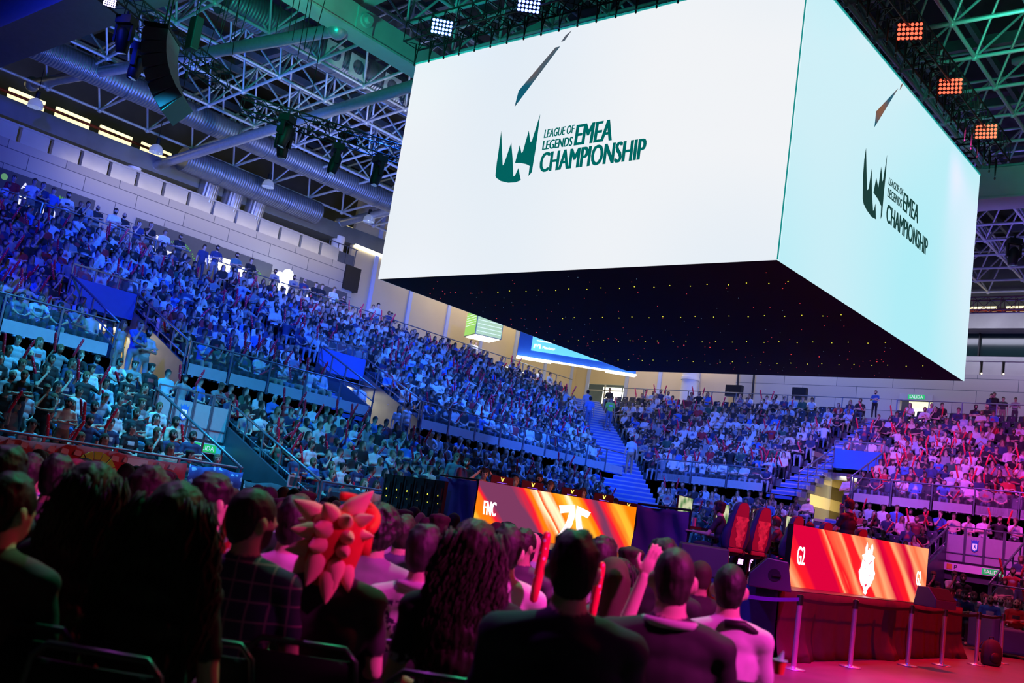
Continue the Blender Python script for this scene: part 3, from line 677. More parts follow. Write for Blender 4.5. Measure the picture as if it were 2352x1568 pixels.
for lo, hi in (((.0, -.3, -.12), (2.0, .3, -.03)), ((5.2, -.3, -.12), (L, .3, -.03))): b.box(lo, hi)
b.box((2.0, -.3, -.12), (5.2, -.2, -.03)); b.build('light_trough', M_STRIP, tv)
sc = thing('scoreboard_cube', 'small hanging cube scoreboard with lime green screens over the left stand corner', 'screen', onX(1112, 752, -37.3)-Vector((0, 0, .6)), -.45)
b = MB(); b.box((-.78, -.78, 0), (.78, .78, 1.35)); b.build('box_frame', M_PANEL, sc)
Mg = mat('green_picture', (.2, .6, .1), .5, emit=(.32, .62, .10), es=.9, var=0); Mg2 = mat('pale_green_picture', (.5, .7, .3), .5, emit=(.45, .62, .30), es=.9, var=0)
b = MB(); b.box((-.74, -.8, .04), (.74, -.785, 1.3)); b.build('picture', Mg, sc); b = MB(); b.box((.785, -.74, .04), (.8, .74, 1.3)); b.build('picture', Mg2, sc)
for k in range(5):
    b = MB(); b.box((-.7, -.806, .55+.14*k), (.7, -.802, .57+.14*k)); b.box((.802, -.7, .2+.2*k), (.806, .7, .22+.2*k)); b.build('caption_line', Mp, sc)
b = MB(); b.box((-.7, -.7, -.03), (.7, .7, -.005)); b.build('light_panel', M_STRIP, sc)
b = MB(); b.cyl((0, 0, 1.35), (0, 0, 4.2), .06, 8); b.build('hanger', M_BLACK, sc)

# ------------------------------------------------------------------ arcade boards behind the walkway
M_BOARD = mat('board_charcoal', (.06, .065, .075), .6, var=.05)
M_BW = mat('board_white', (.85, .85, .85), .6, emit=(.9, .9, 1), es=.25, var=0)
M_BG = mat('board_lime', (.25, .6, .12), .6, emit=(.3, .75, .12), es=.3, var=0)
def board(y0, y1, z0, z1, label, words):
    t = thing('arcade_board', label, 'sign', (-40.29, (y0+y1)/2, z0)); w = (y1-y0)/2
    b = MB(); b.box((0, -w, 0), (.05, w, z1-z0)); b.build('board', M_BOARD, t)
    for kind, txt, cy, cz, h, wd in words:
        m = {'w': M_BW, 'g': M_BG}[kind[0]]
        if kind[1] == 't': text_mesh(txt, 'lettering', m, (.055, cy, cz), (0, 1, 0), (0, 0, 1), h, wd, bold=.03, parent=t)
        elif kind[1] == 'd':
            b = MB(); b.cyl((.05, cy, cz), (.06, cy, cz), h, 20); b.build('dot', m, t)
        elif kind[1] == 'a':       # words set round an arc
            R0 = h
            for k, ch in enumerate(txt):
                if ch == ' ': continue
                a = math.radians(120-150*k/(len(txt)-1)); c = Vector((.055, cy+R0*math.cos(a), cz+R0*math.sin(a)))
                text_mesh(ch, 'lettering', m, c, (0, math.sin(a), -math.cos(a)), (0, math.cos(a), math.sin(a)), .10, None, bold=.02, parent=t)
        elif kind[1] == 'p':       # pixel invader
            b = MB()
            for r, row in enumerate(('.X...X.', '..XXX..', '.XXXXX.', 'XX.X.XX', 'XXXXXXX', 'X.X.X.X')):
                for c, ch in enumerate(row):
                    if ch == 'X': b.box((.05, cy+c*h, cz-r*h), (.058, cy+c*h+h, cz-r*h+h))
            b.build('pixel_figure', m, t)
    return t
board(14.0, 19.4, 9.9, 11.55, 'charcoal wall board with white and lime lettering, leftmost above the left stand', [('wt', 'Arcade', 0.25, 1.25, .28, 1.1), ('wt', 'iSon', .45, .62, .62, 1.5), ('gd', '', -1.0, 1.35, .13, 0), ('wp', '', -2.2, .9, .09, 0), ('ga', 'PLAY BETTER, PLAY TOGETHER', 1.25, .35, .95, 0)])
board(21.3, 28.5, 9.75, 11.45, 'long charcoal wall board with white and lime lettering, middle above the left stand', [('wt', 'Arcade', -2.6, 1.2, .26, 1.0), ('wt', 'ison', -2.3, .62, .6, 1.5), ('ga', 'PLAY BETTER, PLAY TOGETHER', -1.4, .3, .95, 0), ('wp', '', -.1, 1.15, .09, 0), ('wp', '', .75, 1.0, .09, 0), ('gd', '', 1.35, 1.1, .11, 0), ('wt', 'ilusiona.', 2.0, .5, .62, 2.2), ('ga', 'PLAY BETTER, PLAY TOGETHER', 2.5, .2, 1.0, 0)])
board(30.25, 33.3, 9.6, 11.32, 'short charcoal wall board with white lettering, nearest the tan wall', [('wt', 'Arcade', -.75, 1.3, .22, .8), ('wt', 'illusion', -.2, .72, .55, 1.9), ('ga', 'PLAY BETTER, PLAY TOGETHER', .55, .45, .8, 0)])
# lit arcade figures standing on the walkway
Mhot = mat('sign_glow', (.95, .97, 1), .5, emit=(.85, .95, 1), es=3.2, var=0); Mhoty = mat('sign_glow_warm', (1, .95, .6), .5, emit=(1, .9, .55), es=3, var=0)
def pts_light(px, py, w, h, m, label, shape):
    p = onX(px, py, -38.9); t = thing('glowing_sign', label, 'sign', p, 0)
    b = MB()
    if shape == 'cloud':
        for c, r in (((0, -.28, .25), .26), ((0, .18, .45), .3), ((0, -.02, .15), .3), ((0, .35, .2), .24)): b.cyl((c[0]-.05, c[1], c[2]), (c[0]+.05, c[1], c[2]), r, 18)
        b.box((-.05, -.35, -.65), (.05, .3, 0))
    else: b.loft([[Vector((x, w*k*math.cos(a), z)) for x, a in ((-.05, 0), (.05, 0), (.05, PI), (-.05, PI))] for k, z in ((.35, -h), (.5, -h*.3), (.9, 0), (1, h*.7), (.8, h))])
    b.build('light_box', m, t); c = MB(); c.box((-.1, -.25, -1.4), (.02, .25, -.65)); c.build('stand', M_BLACK, t)
pts_light(513, 615, .32, .42, Mhoty, 'glowing cream and yellow figure sign on the upper walkway', 'vase')
pts_light(556, 632, .22, .35, Mhot, 'glowing white figure sign right of the cream one on the walkway', 'vase')
pts_light(650, 652, .3, .4, Mhot, 'glowing white cloud-shaped sign on the upper walkway', 'cloud')

# ------------------------------------------------------------------ railings and vomitories
def railing(name, pts, label, h=1.0, panel=None, group='walkway railings', post=1.55, glass=True):
    """pts: polyline of floor points; posts, top rail and glass or metal infill"""
    t = thing(name, label, 'railing', pts[0], 0, group); o0 = Vector(pts[0]); r = MB(); g = MB(); P = [Vector(p)-o0 for p in pts]; npost = 0
    for a, c in zip(P[:-1], P[1:]):
        r.cyl(a+Vector((0, 0, h)), c+Vector((0, 0, h)), .028, 6)
        n = max(1, round((c-a).length/post))
        for k in range(n):
            q = a.lerp(c, k/n); q2 = a.lerp(c, (k+1)/n); e = (q2-q).normalized()*.06
            s = MB(); s.box(q-Vector((.025, .025, 0)), q+Vector((.025, .025, h)))
            if npost < 60: s.build('post', M_RAIL, t)
            npost += 1
            g.add([q+e+Vector((0, 0, .08)), q2-e+Vector((0, 0, .08)), q2-e+Vector((0, 0, h-.1)), q+e+Vector((0, 0, h-.1))], [(0, 1, 2, 3)])
            if panel: g.add([q+e+Vector((0, 0, .05)), q2-e+Vector((0, 0, .05)), q2-e+Vector((0, 0, panel)), q+e+Vector((0, 0, panel))], [(0, 1, 2, 3)], 1)
    r.build('top_rail', M_RAIL, t)
    gp = g.build('infill', [M_GLASS, M_SILV], t); return t
M_GLASS = mat('clear_pane', (.75, .85, .9), .05, var=0, alpha=.05)
M_SILV = mat('infill_panel', (.50, .53, .56), .5, .2, var=.06)
zt = Vector((0, 0, 0))
railing('railing', [(XT+.05, YMIN+14, ZT), (XT+.05, 22.1, ZT)], 'glazed steel railing in front of the left upper walkway, before the stair')
railing('railing', [(XT+.05, 23.4, ZT), (XT+.05, YT-2.3, ZT)], 'glazed steel railing in front of the left upper walkway, from the stair to the corner')
railing('railing', [(XT+2.2, YT-.05, ZT), (-19.6, YT-.05, ZT)], 'glazed steel railing on the back walkway left of the stair')
railing('railing', [(-18.3, YT-.05, ZT), (5, YT-.05, ZT)], 'glazed steel railing on the back walkway right of the stair')
for a, c, l in ((2, 13.9, 'left of the first blue doorway panel'), (16.3, 23.5, 'between the two blue doorway panels'), (26.0, UY0-1, 'between the second blue doorway panel and the corner')):
    railing('railing', [(UX0+.03, a, UZ0), (UX0+.03, c, UZ0)], 'left upper tier foot railing '+l, panel=.38, group='tier front railings')
for a, c, l in ((UX0+1.2, -19.7, 'left of the stair'), (-15.9, 4, 'right of the blue doorway panel')):
    railing('railing', [(a, UY0-.03, UZ0), (c, UY0-.03, UZ0)], 'back upper tier foot railing with pale infill, '+l, panel=.38, group='tier front railings')
railing('railing', [(LX0+.0, 2, LZ0), (LX0+.0, 13.95, LZ0)], 'low steel railing in front of the left lower tier, left of the dark exit', panel=.5, group='tier front railings')
railing('railing', [(LX0+.0, 16.45, LZ0), (LX0+.0, LY0-1.5, LZ0)], 'low steel railing in front of the left lower tier, right of the dark exit', panel=.5, group='tier front railings')
railing('railing', [(LX0+1.2, LY0, LZ0), (-16.8, LY0, LZ0)], 'low steel railing in front of the back lower tier, left part', panel=.5, group='tier front railings')
railing('railing', [(-15.5, LY0, LZ0), (-11.5, LY0, LZ0)], 'low steel railing in front of the back lower tier, left of the exit', panel=.5, group='tier front railings')
railing('railing', [(-8.8, LY0, LZ0), (3, LY0, LZ0)], 'low steel railing in front of the back lower tier, right of the exit', panel=.5, group='tier front railings')

M_WARMW = brickmat('corridor_yellow', (.66, .58, .34), (.5, .42, .22), (.10, .08, .04), 1.1, .55, .02, vertical_axis='XZ')
def vom(u0, u1, base, Z0, nv, ru, side, label, lower=False):
    """opening through the tier. side L: runs along Y at X=base going -X; side B: runs along X at Y=base going +Y"""
    t = thing('doorway_surround' if not lower else 'exit_surround', label, 'doorway', (0, 0, 0)); D = TR*nv
    def Q(a, d, z): return (base-d, a, z) if side == 'L' else (a, base+d, z)
    def bx(m_, a0, d0, z0, a1, d1, z1, mi=0):
        p, q = Q(a0, d0, z0), Q(a1, d1, z1); m_.box([min(i, j) for i, j in zip(p, q)], [max(i, j) for i, j in zip(p, q)], mi)
    zt_ = Z0+ru*nv; fl_ = Z0-RU*2.1 if not lower else 0.0
    for a in (u0, u1):
        s = MB(); sg = .04
        # sloping cheek walls following the seats
        A = [Q(a-sg, 0, fl_), Q(a-sg, D, fl_), Q(a-sg, D, zt_+.35), Q(a-sg, 0, Z0+.35)]; B = [Q(a+sg, 0, fl_), Q(a+sg, D, fl_), Q(a+sg, D, zt_+.35), Q(a+sg, 0, Z0+.35)]
        s.add(A+B, [(0, 1, 2, 3), (7, 6, 5, 4), (0, 4, 5, 1), (1, 5, 6, 2), (2, 6, 7, 3), (3, 7, 4, 0)])
        s.build('cheek_wall', M_GLASS if (side == 'B' and not lower and a == u0) else mat('cheek_steel', (.11, .13, .17), .4, .5, var=.15, vs=2), t)
    for a in (u0, u1):
        r = MB(); r.tube([Q(a, -.05, Z0+1.0), Q(a, D, zt_+.95)], .035, 8); r.tube([Q(a, -.05, Z0+.55), Q(a, D, zt_+.5)], .02, 6)
        for k in range(nv+1): r.cyl(Q(a, D*k/nv, Z0+ru*k+.3), Q(a, D*k/nv, Z0+ru*k+.98), .03, 6)
        r.build('handrail', M_RAIL, t)
    if not lower:
        p = MB(); bx(p, u0+.05, D-.06, zt_+.08, u1-.05, D, zt_+.90); p.build('blue_panel', M_BLUEP, t)
        r = MB()
        bx(r, u0, D-.05, zt_+1.25, u1, D, zt_+1.3)
        for k in range(4): a = u0+(u1-u0)*k/3; bx(r, a-.02, D-.04, zt_+.85, a+.02, D, zt_+1.27)
        r.build('top_rail', M_RAIL, t)
        f = MB(); bx(f, u0, D-.03, zt_+.92, u1, D-.02, zt_+1.22); f.build('infill', M_GLASS, t)
    else:
        for k in range(4):
            a0 = u0+.04+(u1-u0-.08)*k/4; a1 = a0+(u1-u0-.08)/4-.05
            p = MB(); bx(p, a0, D-.06, zt_-.12, a1, D-.03, zt_+.78); p.build('silver_panel', M_SILV, t)
            r = MB(); bx(r, a0-.02, D-.08, zt_-.12, a0+.02, D-.06, zt_+1.08); bx(r, a1-.02, D-.08, zt_-.12, a1+.02, D-.06, zt_+1.08); bx(r, a0, D-.08, zt_+1.04, a1, D-.06, zt_+1.08); bx(r, a0, D-.08, zt_+.14, a1, D-.06, zt_+.17); r.build('panel_frame', M_RAIL, t)
        p = MB(); bx(p, u0, D-.12, zt_-.46, u1, D, zt_-.20); p.build('lintel', M_WHITE, t)
        # crest sticker on one panel
        a = u0+(u1-u0)*.375; c = Q(a, D-.075, zt_+.46); ux = Vector((0, 1, 0)) if side == 'L' else Vector((1, 0, 0)); nn = Vector((1, 0, 0)) if side == 'L' else Vector((0, -1, 0)); uz = Vector((0, 0, 1)); c = Vector(c)
        m1 = mat('crest_blue', (.05, .25, .75), .5, var=0)
        pts = [(-.11, -.12), (0, -.2), (.11, -.12), (.11, .12), (.13, .22), (.07, .17), (.03, .24), (0, .17), (-.03, .24), (-.07, .17), (-.13, .22), (-.11, .12)]
        p = MB(); p.poly([c+ux*x+uz*z for x, z in pts], nn, .006); p.build('crest', m1, t)
        pts = [(-.075, -.09), (0, -.15), (.075, -.09), (.075, .09), (-.075, .09)]; p = MB(); p.poly([c+nn*.007+ux*x+uz*z for x, z in pts], nn, .004); p.build('crest_field', M_WLET, t)
        pts = [(-.03, -.09), (-.01, -.09), (0, -.03), (.03, -.09), (.045, -.08), (.02, .02), (.035, .06), (.0, .05), (-.02, .0)]; p = MB(); p.poly([c+nn*.012+ux*x+uz*z for x, z in pts], nn, .003); p.build('crest_bear', m1, t)
        text_mesh('madrid', 'lettering', m1, c-uz*.28+nn*.003, ux, uz, .06, .26, parent=t)
        a = u0+(u1-u0)*(.72 if side == 'L' else .62); c = Vector(Q(a, D-.125, zt_-.33))
        p = MB(); p.poly([c+ux*x+uz*z for x, z in ((-.34, -.1), (.34, -.1), (.34, .1), (-.34, .1))], nn, .006); p.build('sign_face', M_GREENS, t)
        text_mesh('SALIDA', 'lettering', M_WLET, c+nn*.008, ux, uz, .12, .55, parent=t)
        if side == 'B':
            c = Vector(Q(u0+.22, D-.125, zt_-.33)); p = MB(); p.poly([c+ux*x+uz*z for x, z in ((-.1, -.09), (.08, -.09), (.08, .09), (-.1, .09))], nn, .006); p.build('orange_square', mat('orange', (.9, .5, .05), .6, var=0), t); text_mesh('P', 'lettering', M_BLACK, c+ux*.2+nn*.003, ux, uz, .14, .1, parent=t)
    # corridor box behind
    k = MB(); dep = 4.2
    if not lower:
        bx(k, u0-.9, D+dep, fl_, u1+.9, D+dep+.1, zt_+.9); bx(k, u0-1.0, D, fl_, u0-.9, D+dep, zt_+.75); bx(k, u1+.9, D, fl_, u1+1.0, D+dep, zt_+.75); bx(k, u0-1, 0, fl_-.1, u1+1, D+dep, fl_)
        k.build('corridor', M_WARMW, t)
        q = Q((u0+u1)/2, D+.5, zt_-.25); lamp('AREA', 'corridor_lamp', q, (q[0], q[1], 0), (1, .84, .45), 260, 1.4)
    else:
        bx(k, u0-.4, D+dep, 0, u1+.4, D+dep+.1, zt_); k.build('corridor', M_CONCD, t)
        for j in range(5):
            s = MB(); bx(s, u1-.5, .3+.75*j, .15+.25*j, u1-.06, .95+.75*j, .6+.25*j); s.build('storage_recess', M_BLACK, t)
    return t
for (a, c), l in zip(VU_L, ('blue-topped doorway in the left upper tier, nearer the left edge of the picture', 'blue-topped doorway in the left upper tier, beyond the stair')): vom(a, c, UX0, UZ0, NV, RU, 'L', l)
vom(*VU_B[0], UY0, UZ0, NV, RU, 'B', 'blue-topped doorway with yellow corridor beside the stair of the back tier')
vom(*VL_L[0], LX0, LZ0, NVL, RL, 'L', 'exit in the left lower tier under four silver panels with a blue crest', True)
vom(*VL_B[0], LY0, LZ0, NVL, RL, 'B', 'exit in the back lower tier under silver panels with a blue crest and green sign', True)
p = onX(672, 1105, LX0-.4)
# ------------------------------------------------------------------ banners on the left front rail
def bannermat(name, base, marks, sc):
    m = mat(name, base, .7, var=0); nt = m.node_tree; b = nt.nodes['Principled BSDF']
    tc = nt.nodes.new('ShaderNodeTexCoord'); v = nt.nodes.new('ShaderNodeTexNoise'); v.inputs['Scale'].default_value = sc; v.inputs['Detail'].default_value = 1; r = nt.nodes.new('ShaderNodeValToRGB'); r.color_ramp.interpolation = 'CONSTANT'
    r.color_ramp.elements[0].color = (*base, 1); r.color_ramp.elements[1].position = .60; r.color_ramp.elements[1].color = (*marks, 1)
    nt.links.new(tc.outputs['Object'], v.inputs[0]); nt.links.new(v.outputs['Fac'], r.inputs[0]); nt.links.new(r.outputs[0], b.inputs['Base Color']); return m
def banner(y0, y1, m, label, z0=.68, z1=1.52, extra=None):
    t = thing('banner', label, 'banner', (LX0+.16, (y0+y1)/2, z0)); w = (y1-y0)/2; n = 24; P = []; F = []
    for i in range(n+1):
        for j in range(4): P.append((.03*math.sin(i*1.1+j)+.02*j, -w+2*w*i/n, (z1-z0)*j/3-.03*math.sin(PI*i/n*3)))
    for i in range(n):
        for j in range(3): F.append((i*4+j, (i+1)*4+j, (i+1)*4+j+1, i*4+j+1))
    b = MB(); b.add(P, F, 0, True); o = b.build('cloth', m, t); md = o.modifiers.new('th', 'SOLIDIFY'); md.thickness = .006
    if extra: extra(t, w)
    return t
def ex_red(t, w):
    M_Y = mat('banner_lime', (.55, .75, .05), .6, var=0)
    b = MB()
    for k in range(7):
        a0, a1 = PI*k/7+.03, PI*(k+1)/7-.03
        b.poly([(.11, .30*math.cos(a0)+.1, .35+.30*math.sin(a0)), (.11, .46*math.cos(a0)+.1, .35+.46*math.sin(a0)), (.11, .46*math.cos(a1)+.1, .35+.46*math.sin(a1)), (.11, .30*math.cos(a1)+.1, .35+.30*math.sin(a1))][::-1], (1, 0, 0), .01)
        b.poly([(.11, .02*math.cos(a0)+.1, .35+.02*math.sin(a0)), (.11, .27*math.cos(a0)+.1, .35+.27*math.sin(a0)), (.11, .27*math.cos(a1)+.1, .35+.27*math.sin(a1)), (.11, .02*math.cos(a1)+.1, .35+.02*math.sin(a1))][::-1], (1, 0, 0), .01)
    b.build('fan_emblem', M_Y, t)
    b = MB(); b.box((.1, .75, .42), (.115, 1.2, .78)); b.build('paper_sheet', M_WHITE, t)
    text_mesh('NON', 'lettering', M_Y, (.1, -1.15, .25), (0, 1, 0), (0, 0, 1), .26, .45, bold=.02, parent=t); text_mesh('VIRGUL', 'lettering', M_Y, (.1, 1.6, .2), (0, 1, 0), (0, 0, 1), .22, .8, bold=.02, parent=t)
    for k in range(15):
        b = MB(); y = -w+.2+k*(2*w-.4)/15; q = rnd.random(); b.poly([(.1, y, .68), (.1, y+.12+.1*q, .66), (.1, y+.16, .75+.03*q), (.1, y+.03, .78)], (1, 0, 0), .006); b.build('leaf_mark', M_PANEL, t)
banner(8.2, 12.55, mat('banner_red', (.55, .01, .02), .7, var=.05), 'red cloth banner with a lime fan emblem hung on the left front rail', extra=ex_red)
def ex_blue(t, w):
    b = MB(); b.tube([(.12, .15+.2*math.cos(a), .35+.2*math.sin(a)) for a in [PI*1.0+.35*k for k in range(9)]], [.01, .03, .045, .05, .05, .045, .035, .02, .01], 6); b.build('crescent', M_WHITE, t)
banner(12.6, 14.0, bannermat('banner_navy', (.02, .08, .35), (.25, .5, .7), 7), 'navy banner with a white crescent next to the red banner', extra=ex_blue)
banner(14.05, 15.6, bannermat('banner_teal', (.02, .10, .12), (.3, .6, .6), 5), 'teal patterned banner hung across the dark exit', z0=.55, z1=1.35)
banner(16.5, 17.9, bannermat('banner_dark', (.03, .06, .08), (.35, .12, .08), 4), 'dark banner with thin red lines right of the exit')
banner(17.95, 19.2, mat('banner_coral', (.75, .16, .12), .7, var=.1), 'coral cloth banner left of the black screen backs')
o = thing('notice', 'small framed notice on the dark steel cheek wall', 'sign', onX(675, 1105, LX0-.8)); b = MB(); b.box((0, -.2, -.15), (.02, .2, .15)); b.build('plate', M_SILV, o); b = MB(); b.box((.02, -.15, -.1), (.025, .15, .1)); b.build('print', M_BOARD, o)
# ------------------------------------------------------------------ stage
SX0, SX1, SY0, SY1, SZ = -16.2, -6.5, 14.1, 22.8, 1.0
st = thing('stage', 'red-lit draped stage platform with pleated black skirt', 'stage', (SX1, SY0, 0))
b = MB(); b.box((SX0-SX1, 0, SZ-.12), (0, SY1-SY0, SZ)); b.build('deck', mat('stage_deck', (.05, .045, .05), .35, var=.15), st)
def skirt(p0, p1, z1, m, parent, amp=.05, fold=3.2, name='skirt'):
    p0, p1 = Vector(p0), Vector(p1); L = (p1-p0).length; d = (p1-p0)/L; n = d.cross(Vector((0, 0, 1))); N = int(L/.07); b = MB(); P = []; F = []; R = 8
    for i in range(N+1):
        s = L*i/N
        for j in range(R):
            h = j/(R-1); w = (1-h)**1.5
            off = (math.sin(s*fold)+.5*math.sin(s*fold*2.3+1)+.3*math.sin(s*5.1*fold))*amp*(.15+w)+.14*max(0, w-.55)*(1+math.sin(s*1.7))
            P.append(p0+d*s+n*(off+.02)+Vector((0, 0, .004+(z1-.004)*h)))
    for i in range(N):
        for j in range(R-1): F.append((i*R+j, (i+1)*R+j, (i+1)*R+j+1, i*R+j+1))
    b.add(P, F, 0, True); o = b.build(name, m, parent); md = o.modifiers.new('t', 'SOLIDIFY'); md.thickness = .008; return o
skirt((0, 0, 0), (0, SY1-SY0, 0), SZ-.01, M_CLOTH, st)
skirt((-9, 0, 0), (0, 0, 0), SZ-.01, M_CLOTHB, st)
skirt((0, SY1-SY0, 0), (-9, SY1-SY0, 0), SZ-.01, M_CLOTH, st)

# LED fronts
def ledmat(name, stops, ns, s0, s1, es):
    m = bpy.data.materials.new(name); m.use_nodes = True; nt = m.node_tree; b = nt.nodes['Principled BSDF']; b.inputs['Base Color'].default_value = (.01, .01, .01, 1); b.inputs['Roughness'].default_value = .6
    L = nt.links; N = nt.nodes.new
    tc = N('ShaderNodeTexCoord'); sp = N('ShaderNodeSeparateXYZ'); L.new(tc.outputs['Object'], sp.inputs[0])
    # s = x + z runs across the streaks, t = x - z along them
    s = N('ShaderNodeMath'); s.operation = 'MULTIPLY_ADD'; L.new(sp.outputs[2], s.inputs[0]); s.inputs[1].default_value = .86; L.new(sp.outputs[0], s.inputs[2])
    t = N('ShaderNodeMath'); t.operation = 'SUBTRACT'; L.new(sp.outputs[0], t.inputs[0]); L.new(sp.outputs[2], t.inputs[1])
    cb = N('ShaderNodeCombineXYZ'); a = N('ShaderNodeMath'); a.operation = 'MULTIPLY'; a.inputs[1].default_value = 3.2; L.new(s.outputs[0], a.inputs[0]); L.new(a.outputs[0], cb.inputs[0])
    c = N('ShaderNodeMath'); c.operation = 'MULTIPLY'; c.inputs[1].default_value = .42; L.new(t.outputs[0], c.inputs[0]); L.new(c.outputs[0], cb.inputs[1])
    n = N('ShaderNodeTexNoise'); n.inputs['Scale'].default_value = ns; n.inputs['Detail'].default_value = 1.5; L.new(cb.outputs[0], n.inputs['Vector'])
    nm = N('ShaderNodeMath'); nm.operation = 'MULTIPLY_ADD'; L.new(n.outputs['Fac'], nm.inputs[0]); nm.inputs[1].default_value = .55; 
    mr = N('ShaderNodeMapRange'); mr.inputs[1].default_value = s0; mr.inputs[2].default_value = s1; 
    ad = N('ShaderNodeMath'); ad.operation = 'ADD'; L.new(s.outputs[0], ad.inputs[0]); nn = N('ShaderNodeMath'); nn.operation = 'MULTIPLY_ADD'; L.new(n.outputs['Fac'], nn.inputs[0]); nn.inputs[1].default_value = .5; nn.inputs[2].default_value = -.25; L.new(nn.outputs[0], ad.inputs[1])
    L.new(ad.outputs[0], mr.inputs[0]); r = N('ShaderNodeValToRGB'); r.color_ramp.interpolation = 'EASE'
    els = r.color_ramp.elements; els[0].position = 0; els[0].color = (*stops[0][1], 1); els[1].position = 1; els[1].color = (*stops[-1][1], 1)
    for p, col in stops[1:-1]: e = els.new(p); e.color = (*col, 1)
    L.new(mr.outputs[0], r.inputs[0])
    L.new(r.outputs[0], b.inputs['Emission Color']); b.inputs['Emission Strength'].default_value = es
    return m
O, Y, Wt, Pu, R_, O2 = (1, .20, .0), (1, .48, .03), (1, .90, .55), (.16, .035, .10), (.85, .01, .03), (1, .10, .01)
fnc_st = [(0, O), (.06, Y), (.12, O), (.165, R_), (.20, Pu), (.36, Pu), (.40, R_), (.45, O), (.485, Wt), (.50, O2), (.545, Wt), (.565, O), (.63, Y), (.66, Wt), (.68, Y), (.74, O), (.78, R_), (.82, Pu), (.87, R_), (.90, O2), (.94, Y), (1, O)]
C, Pe, Cr, Sa = (.62, .0, .035), (1, .36, .16), (.95, .01, .015), (1, .15, .06)
g2_st = [(0, Sa), (.05, Pe), (.08, Sa), (.12, Cr), (.16, C), (.30, C), (.33, Cr), (.355, Pe), (.375, Cr), (.42, Sa), (.45, Pe), (.475, Cr), (.52, Cr), (.55, Pe), (.60, Sa), (.63, Pe), (.70, C), (.76, Cr), (.80, Pe), (.87, C), (.91, Pe), (.95, Sa), (1, Pe)]
def led_front(label, pl, pr, z0, z1, m):
    d = Vector(pr)-Vector(pl); d.z = 0; L = d.length
    t = thing('video_panel', label, 'screen', (pl[0], pl[1], z0), math.atan2(d.y, d.x))
    b = MB(); b.box((0, 0, 0), (L, .12, z1-z0)); b.build('cabinet', M_BLACK, t)
    b = MB(); b.box((0, -.012, 0), (L, 0, z1-z0)); b.build('picture', m, t); return t, L, d/L
FL, FR = onZ(1083, 1221, SZ), onZ(1450, 1272, SZ)
GL, GR = onZ(1809, 1345, SZ), onZ(2122, 1385, SZ)
fz, gz = 2.10, 2.03
tF, LF, dF = led_front('orange and purple LED panel lettered FNC in front of the far team desk', FL, FR, SZ, fz, ledmat('led_orange', fnc_st, 1.0, 0, 5.0, 1.15))
tG, LG, dG = led_front('red LED panel lettered G2 behind the near team', GL, GR, SZ, gz, ledmat('led_red_art', g2_st, 1.0, 0, 4.7, 1.15))
nF = Vector((dF.y, -dF.x, 0)); nG = Vector((dG.y, -dG.x, 0))
def flat_on(t, base, d, n, pts, m, name, eps=.016, th=.004):
    P = []
    for x, y in pts:
        w = onP(x, y, base+n*eps, n)-base; P.append(Vector((w.dot(d), -eps, w.z)))
    b = MB(); b.poly(P, (0, -1, 0), th); return b.build(name, m, t)
def text_on(t, base, d, n, txt, q, m, eps=.016):
    P = []
    for x, y in q:
        w = onP(x, y, base+n*eps, n)-base; P.append(Vector((w.dot(d), -eps, w.z)))
    o = text_mesh(txt, 'lettering', m, (0, 0, 0), (1, 0, 0), (0, 1, 0), 1, 1, bold=0, align='LEFT', th=0)
    me = o.data; co = np.empty(len(me.vertices)*3); me.vertices.foreach_get('co', co); co = co.reshape(-1, 3)
    A = np.array(P[0])[None]+co[:, :1]*np.array(P[1]-P[0])[None]+co[:, 1:2]*np.array(P[2]-P[0])[None]; me.vertices.foreach_set('co', A.ravel()); me.update(); thicken(me, (P[1]-P[0])*.036); o.parent = t
M_LW = mat('led_white', (1, 1, 1), .5, emit=(1, 1, 1), es=1.6, var=0)
M_LR = mat('led_mark_red', (.6, 0, .05), .5, emit=(.75, .03, .08), es=1, var=0)
def z5(x, y): return (1000+x/3.5636, 1000+y/3.5636)
def z6(x, y): return (1500+x/3.5636, 1050+y/3.5636)
text_on(tF, FL, dF, nF, 'FNC', [z5(392, 645), z5(490, 662), z5(402, 530)], M_LW)
text_on(tG, GL, dG, nG, 'G2', [z6(1176, 875), z6(1236, 884), z6(1188, 726)], M_LW)
text_on(tG, GL, dG, nG, 'G2', [z6(2152, 1044), z6(2187, 1050), z6(2160, 928)], M_LW)
fA = [z5(*p) for p in [(1012, 572), (1144, 566), (1145, 600), (1135, 680), (1115, 740), (1080, 790), (1060, 812), (1005, 812), (1050, 750), (1075, 700), (1090, 650), (1095, 628), (1050, 632), (1025, 636)]]
fB = [z5(*p) for p in [(1158, 572), (1272, 630), (1245, 676), (1192, 650), (1195, 720), (1205, 770), (1218, 810), (1160, 812), (1152, 740), (1150, 650)]]
for q in (fA, fB): flat_on(tF, FL, dF, nF, q, M_LW, 'team_emblem')
def z8(x, y): return (1940+x/10.45, 1220+y/10.45)
helm = [(545, 268), (560, 345), (548, 472), (597, 402), (632, 485), (640, 350), (672, 298), (688, 400), (665, 560), (730, 625), (690, 690), (692, 880), (728, 1010), (690, 1140), (600, 1335), (585, 1305), (530, 1425), (535, 1470), (492, 1520), (440, 1470), (460, 1415), (415, 1275), (405, 1300), (380, 1240), (355, 1120), (338, 950), (380, 880), (410, 760), (440, 645), (418, 565), (500, 520), (500, 400)]
flat_on(tG, GL, dG, nG, [z8(*p) for p in helm], M_LW, 'samurai_emblem')
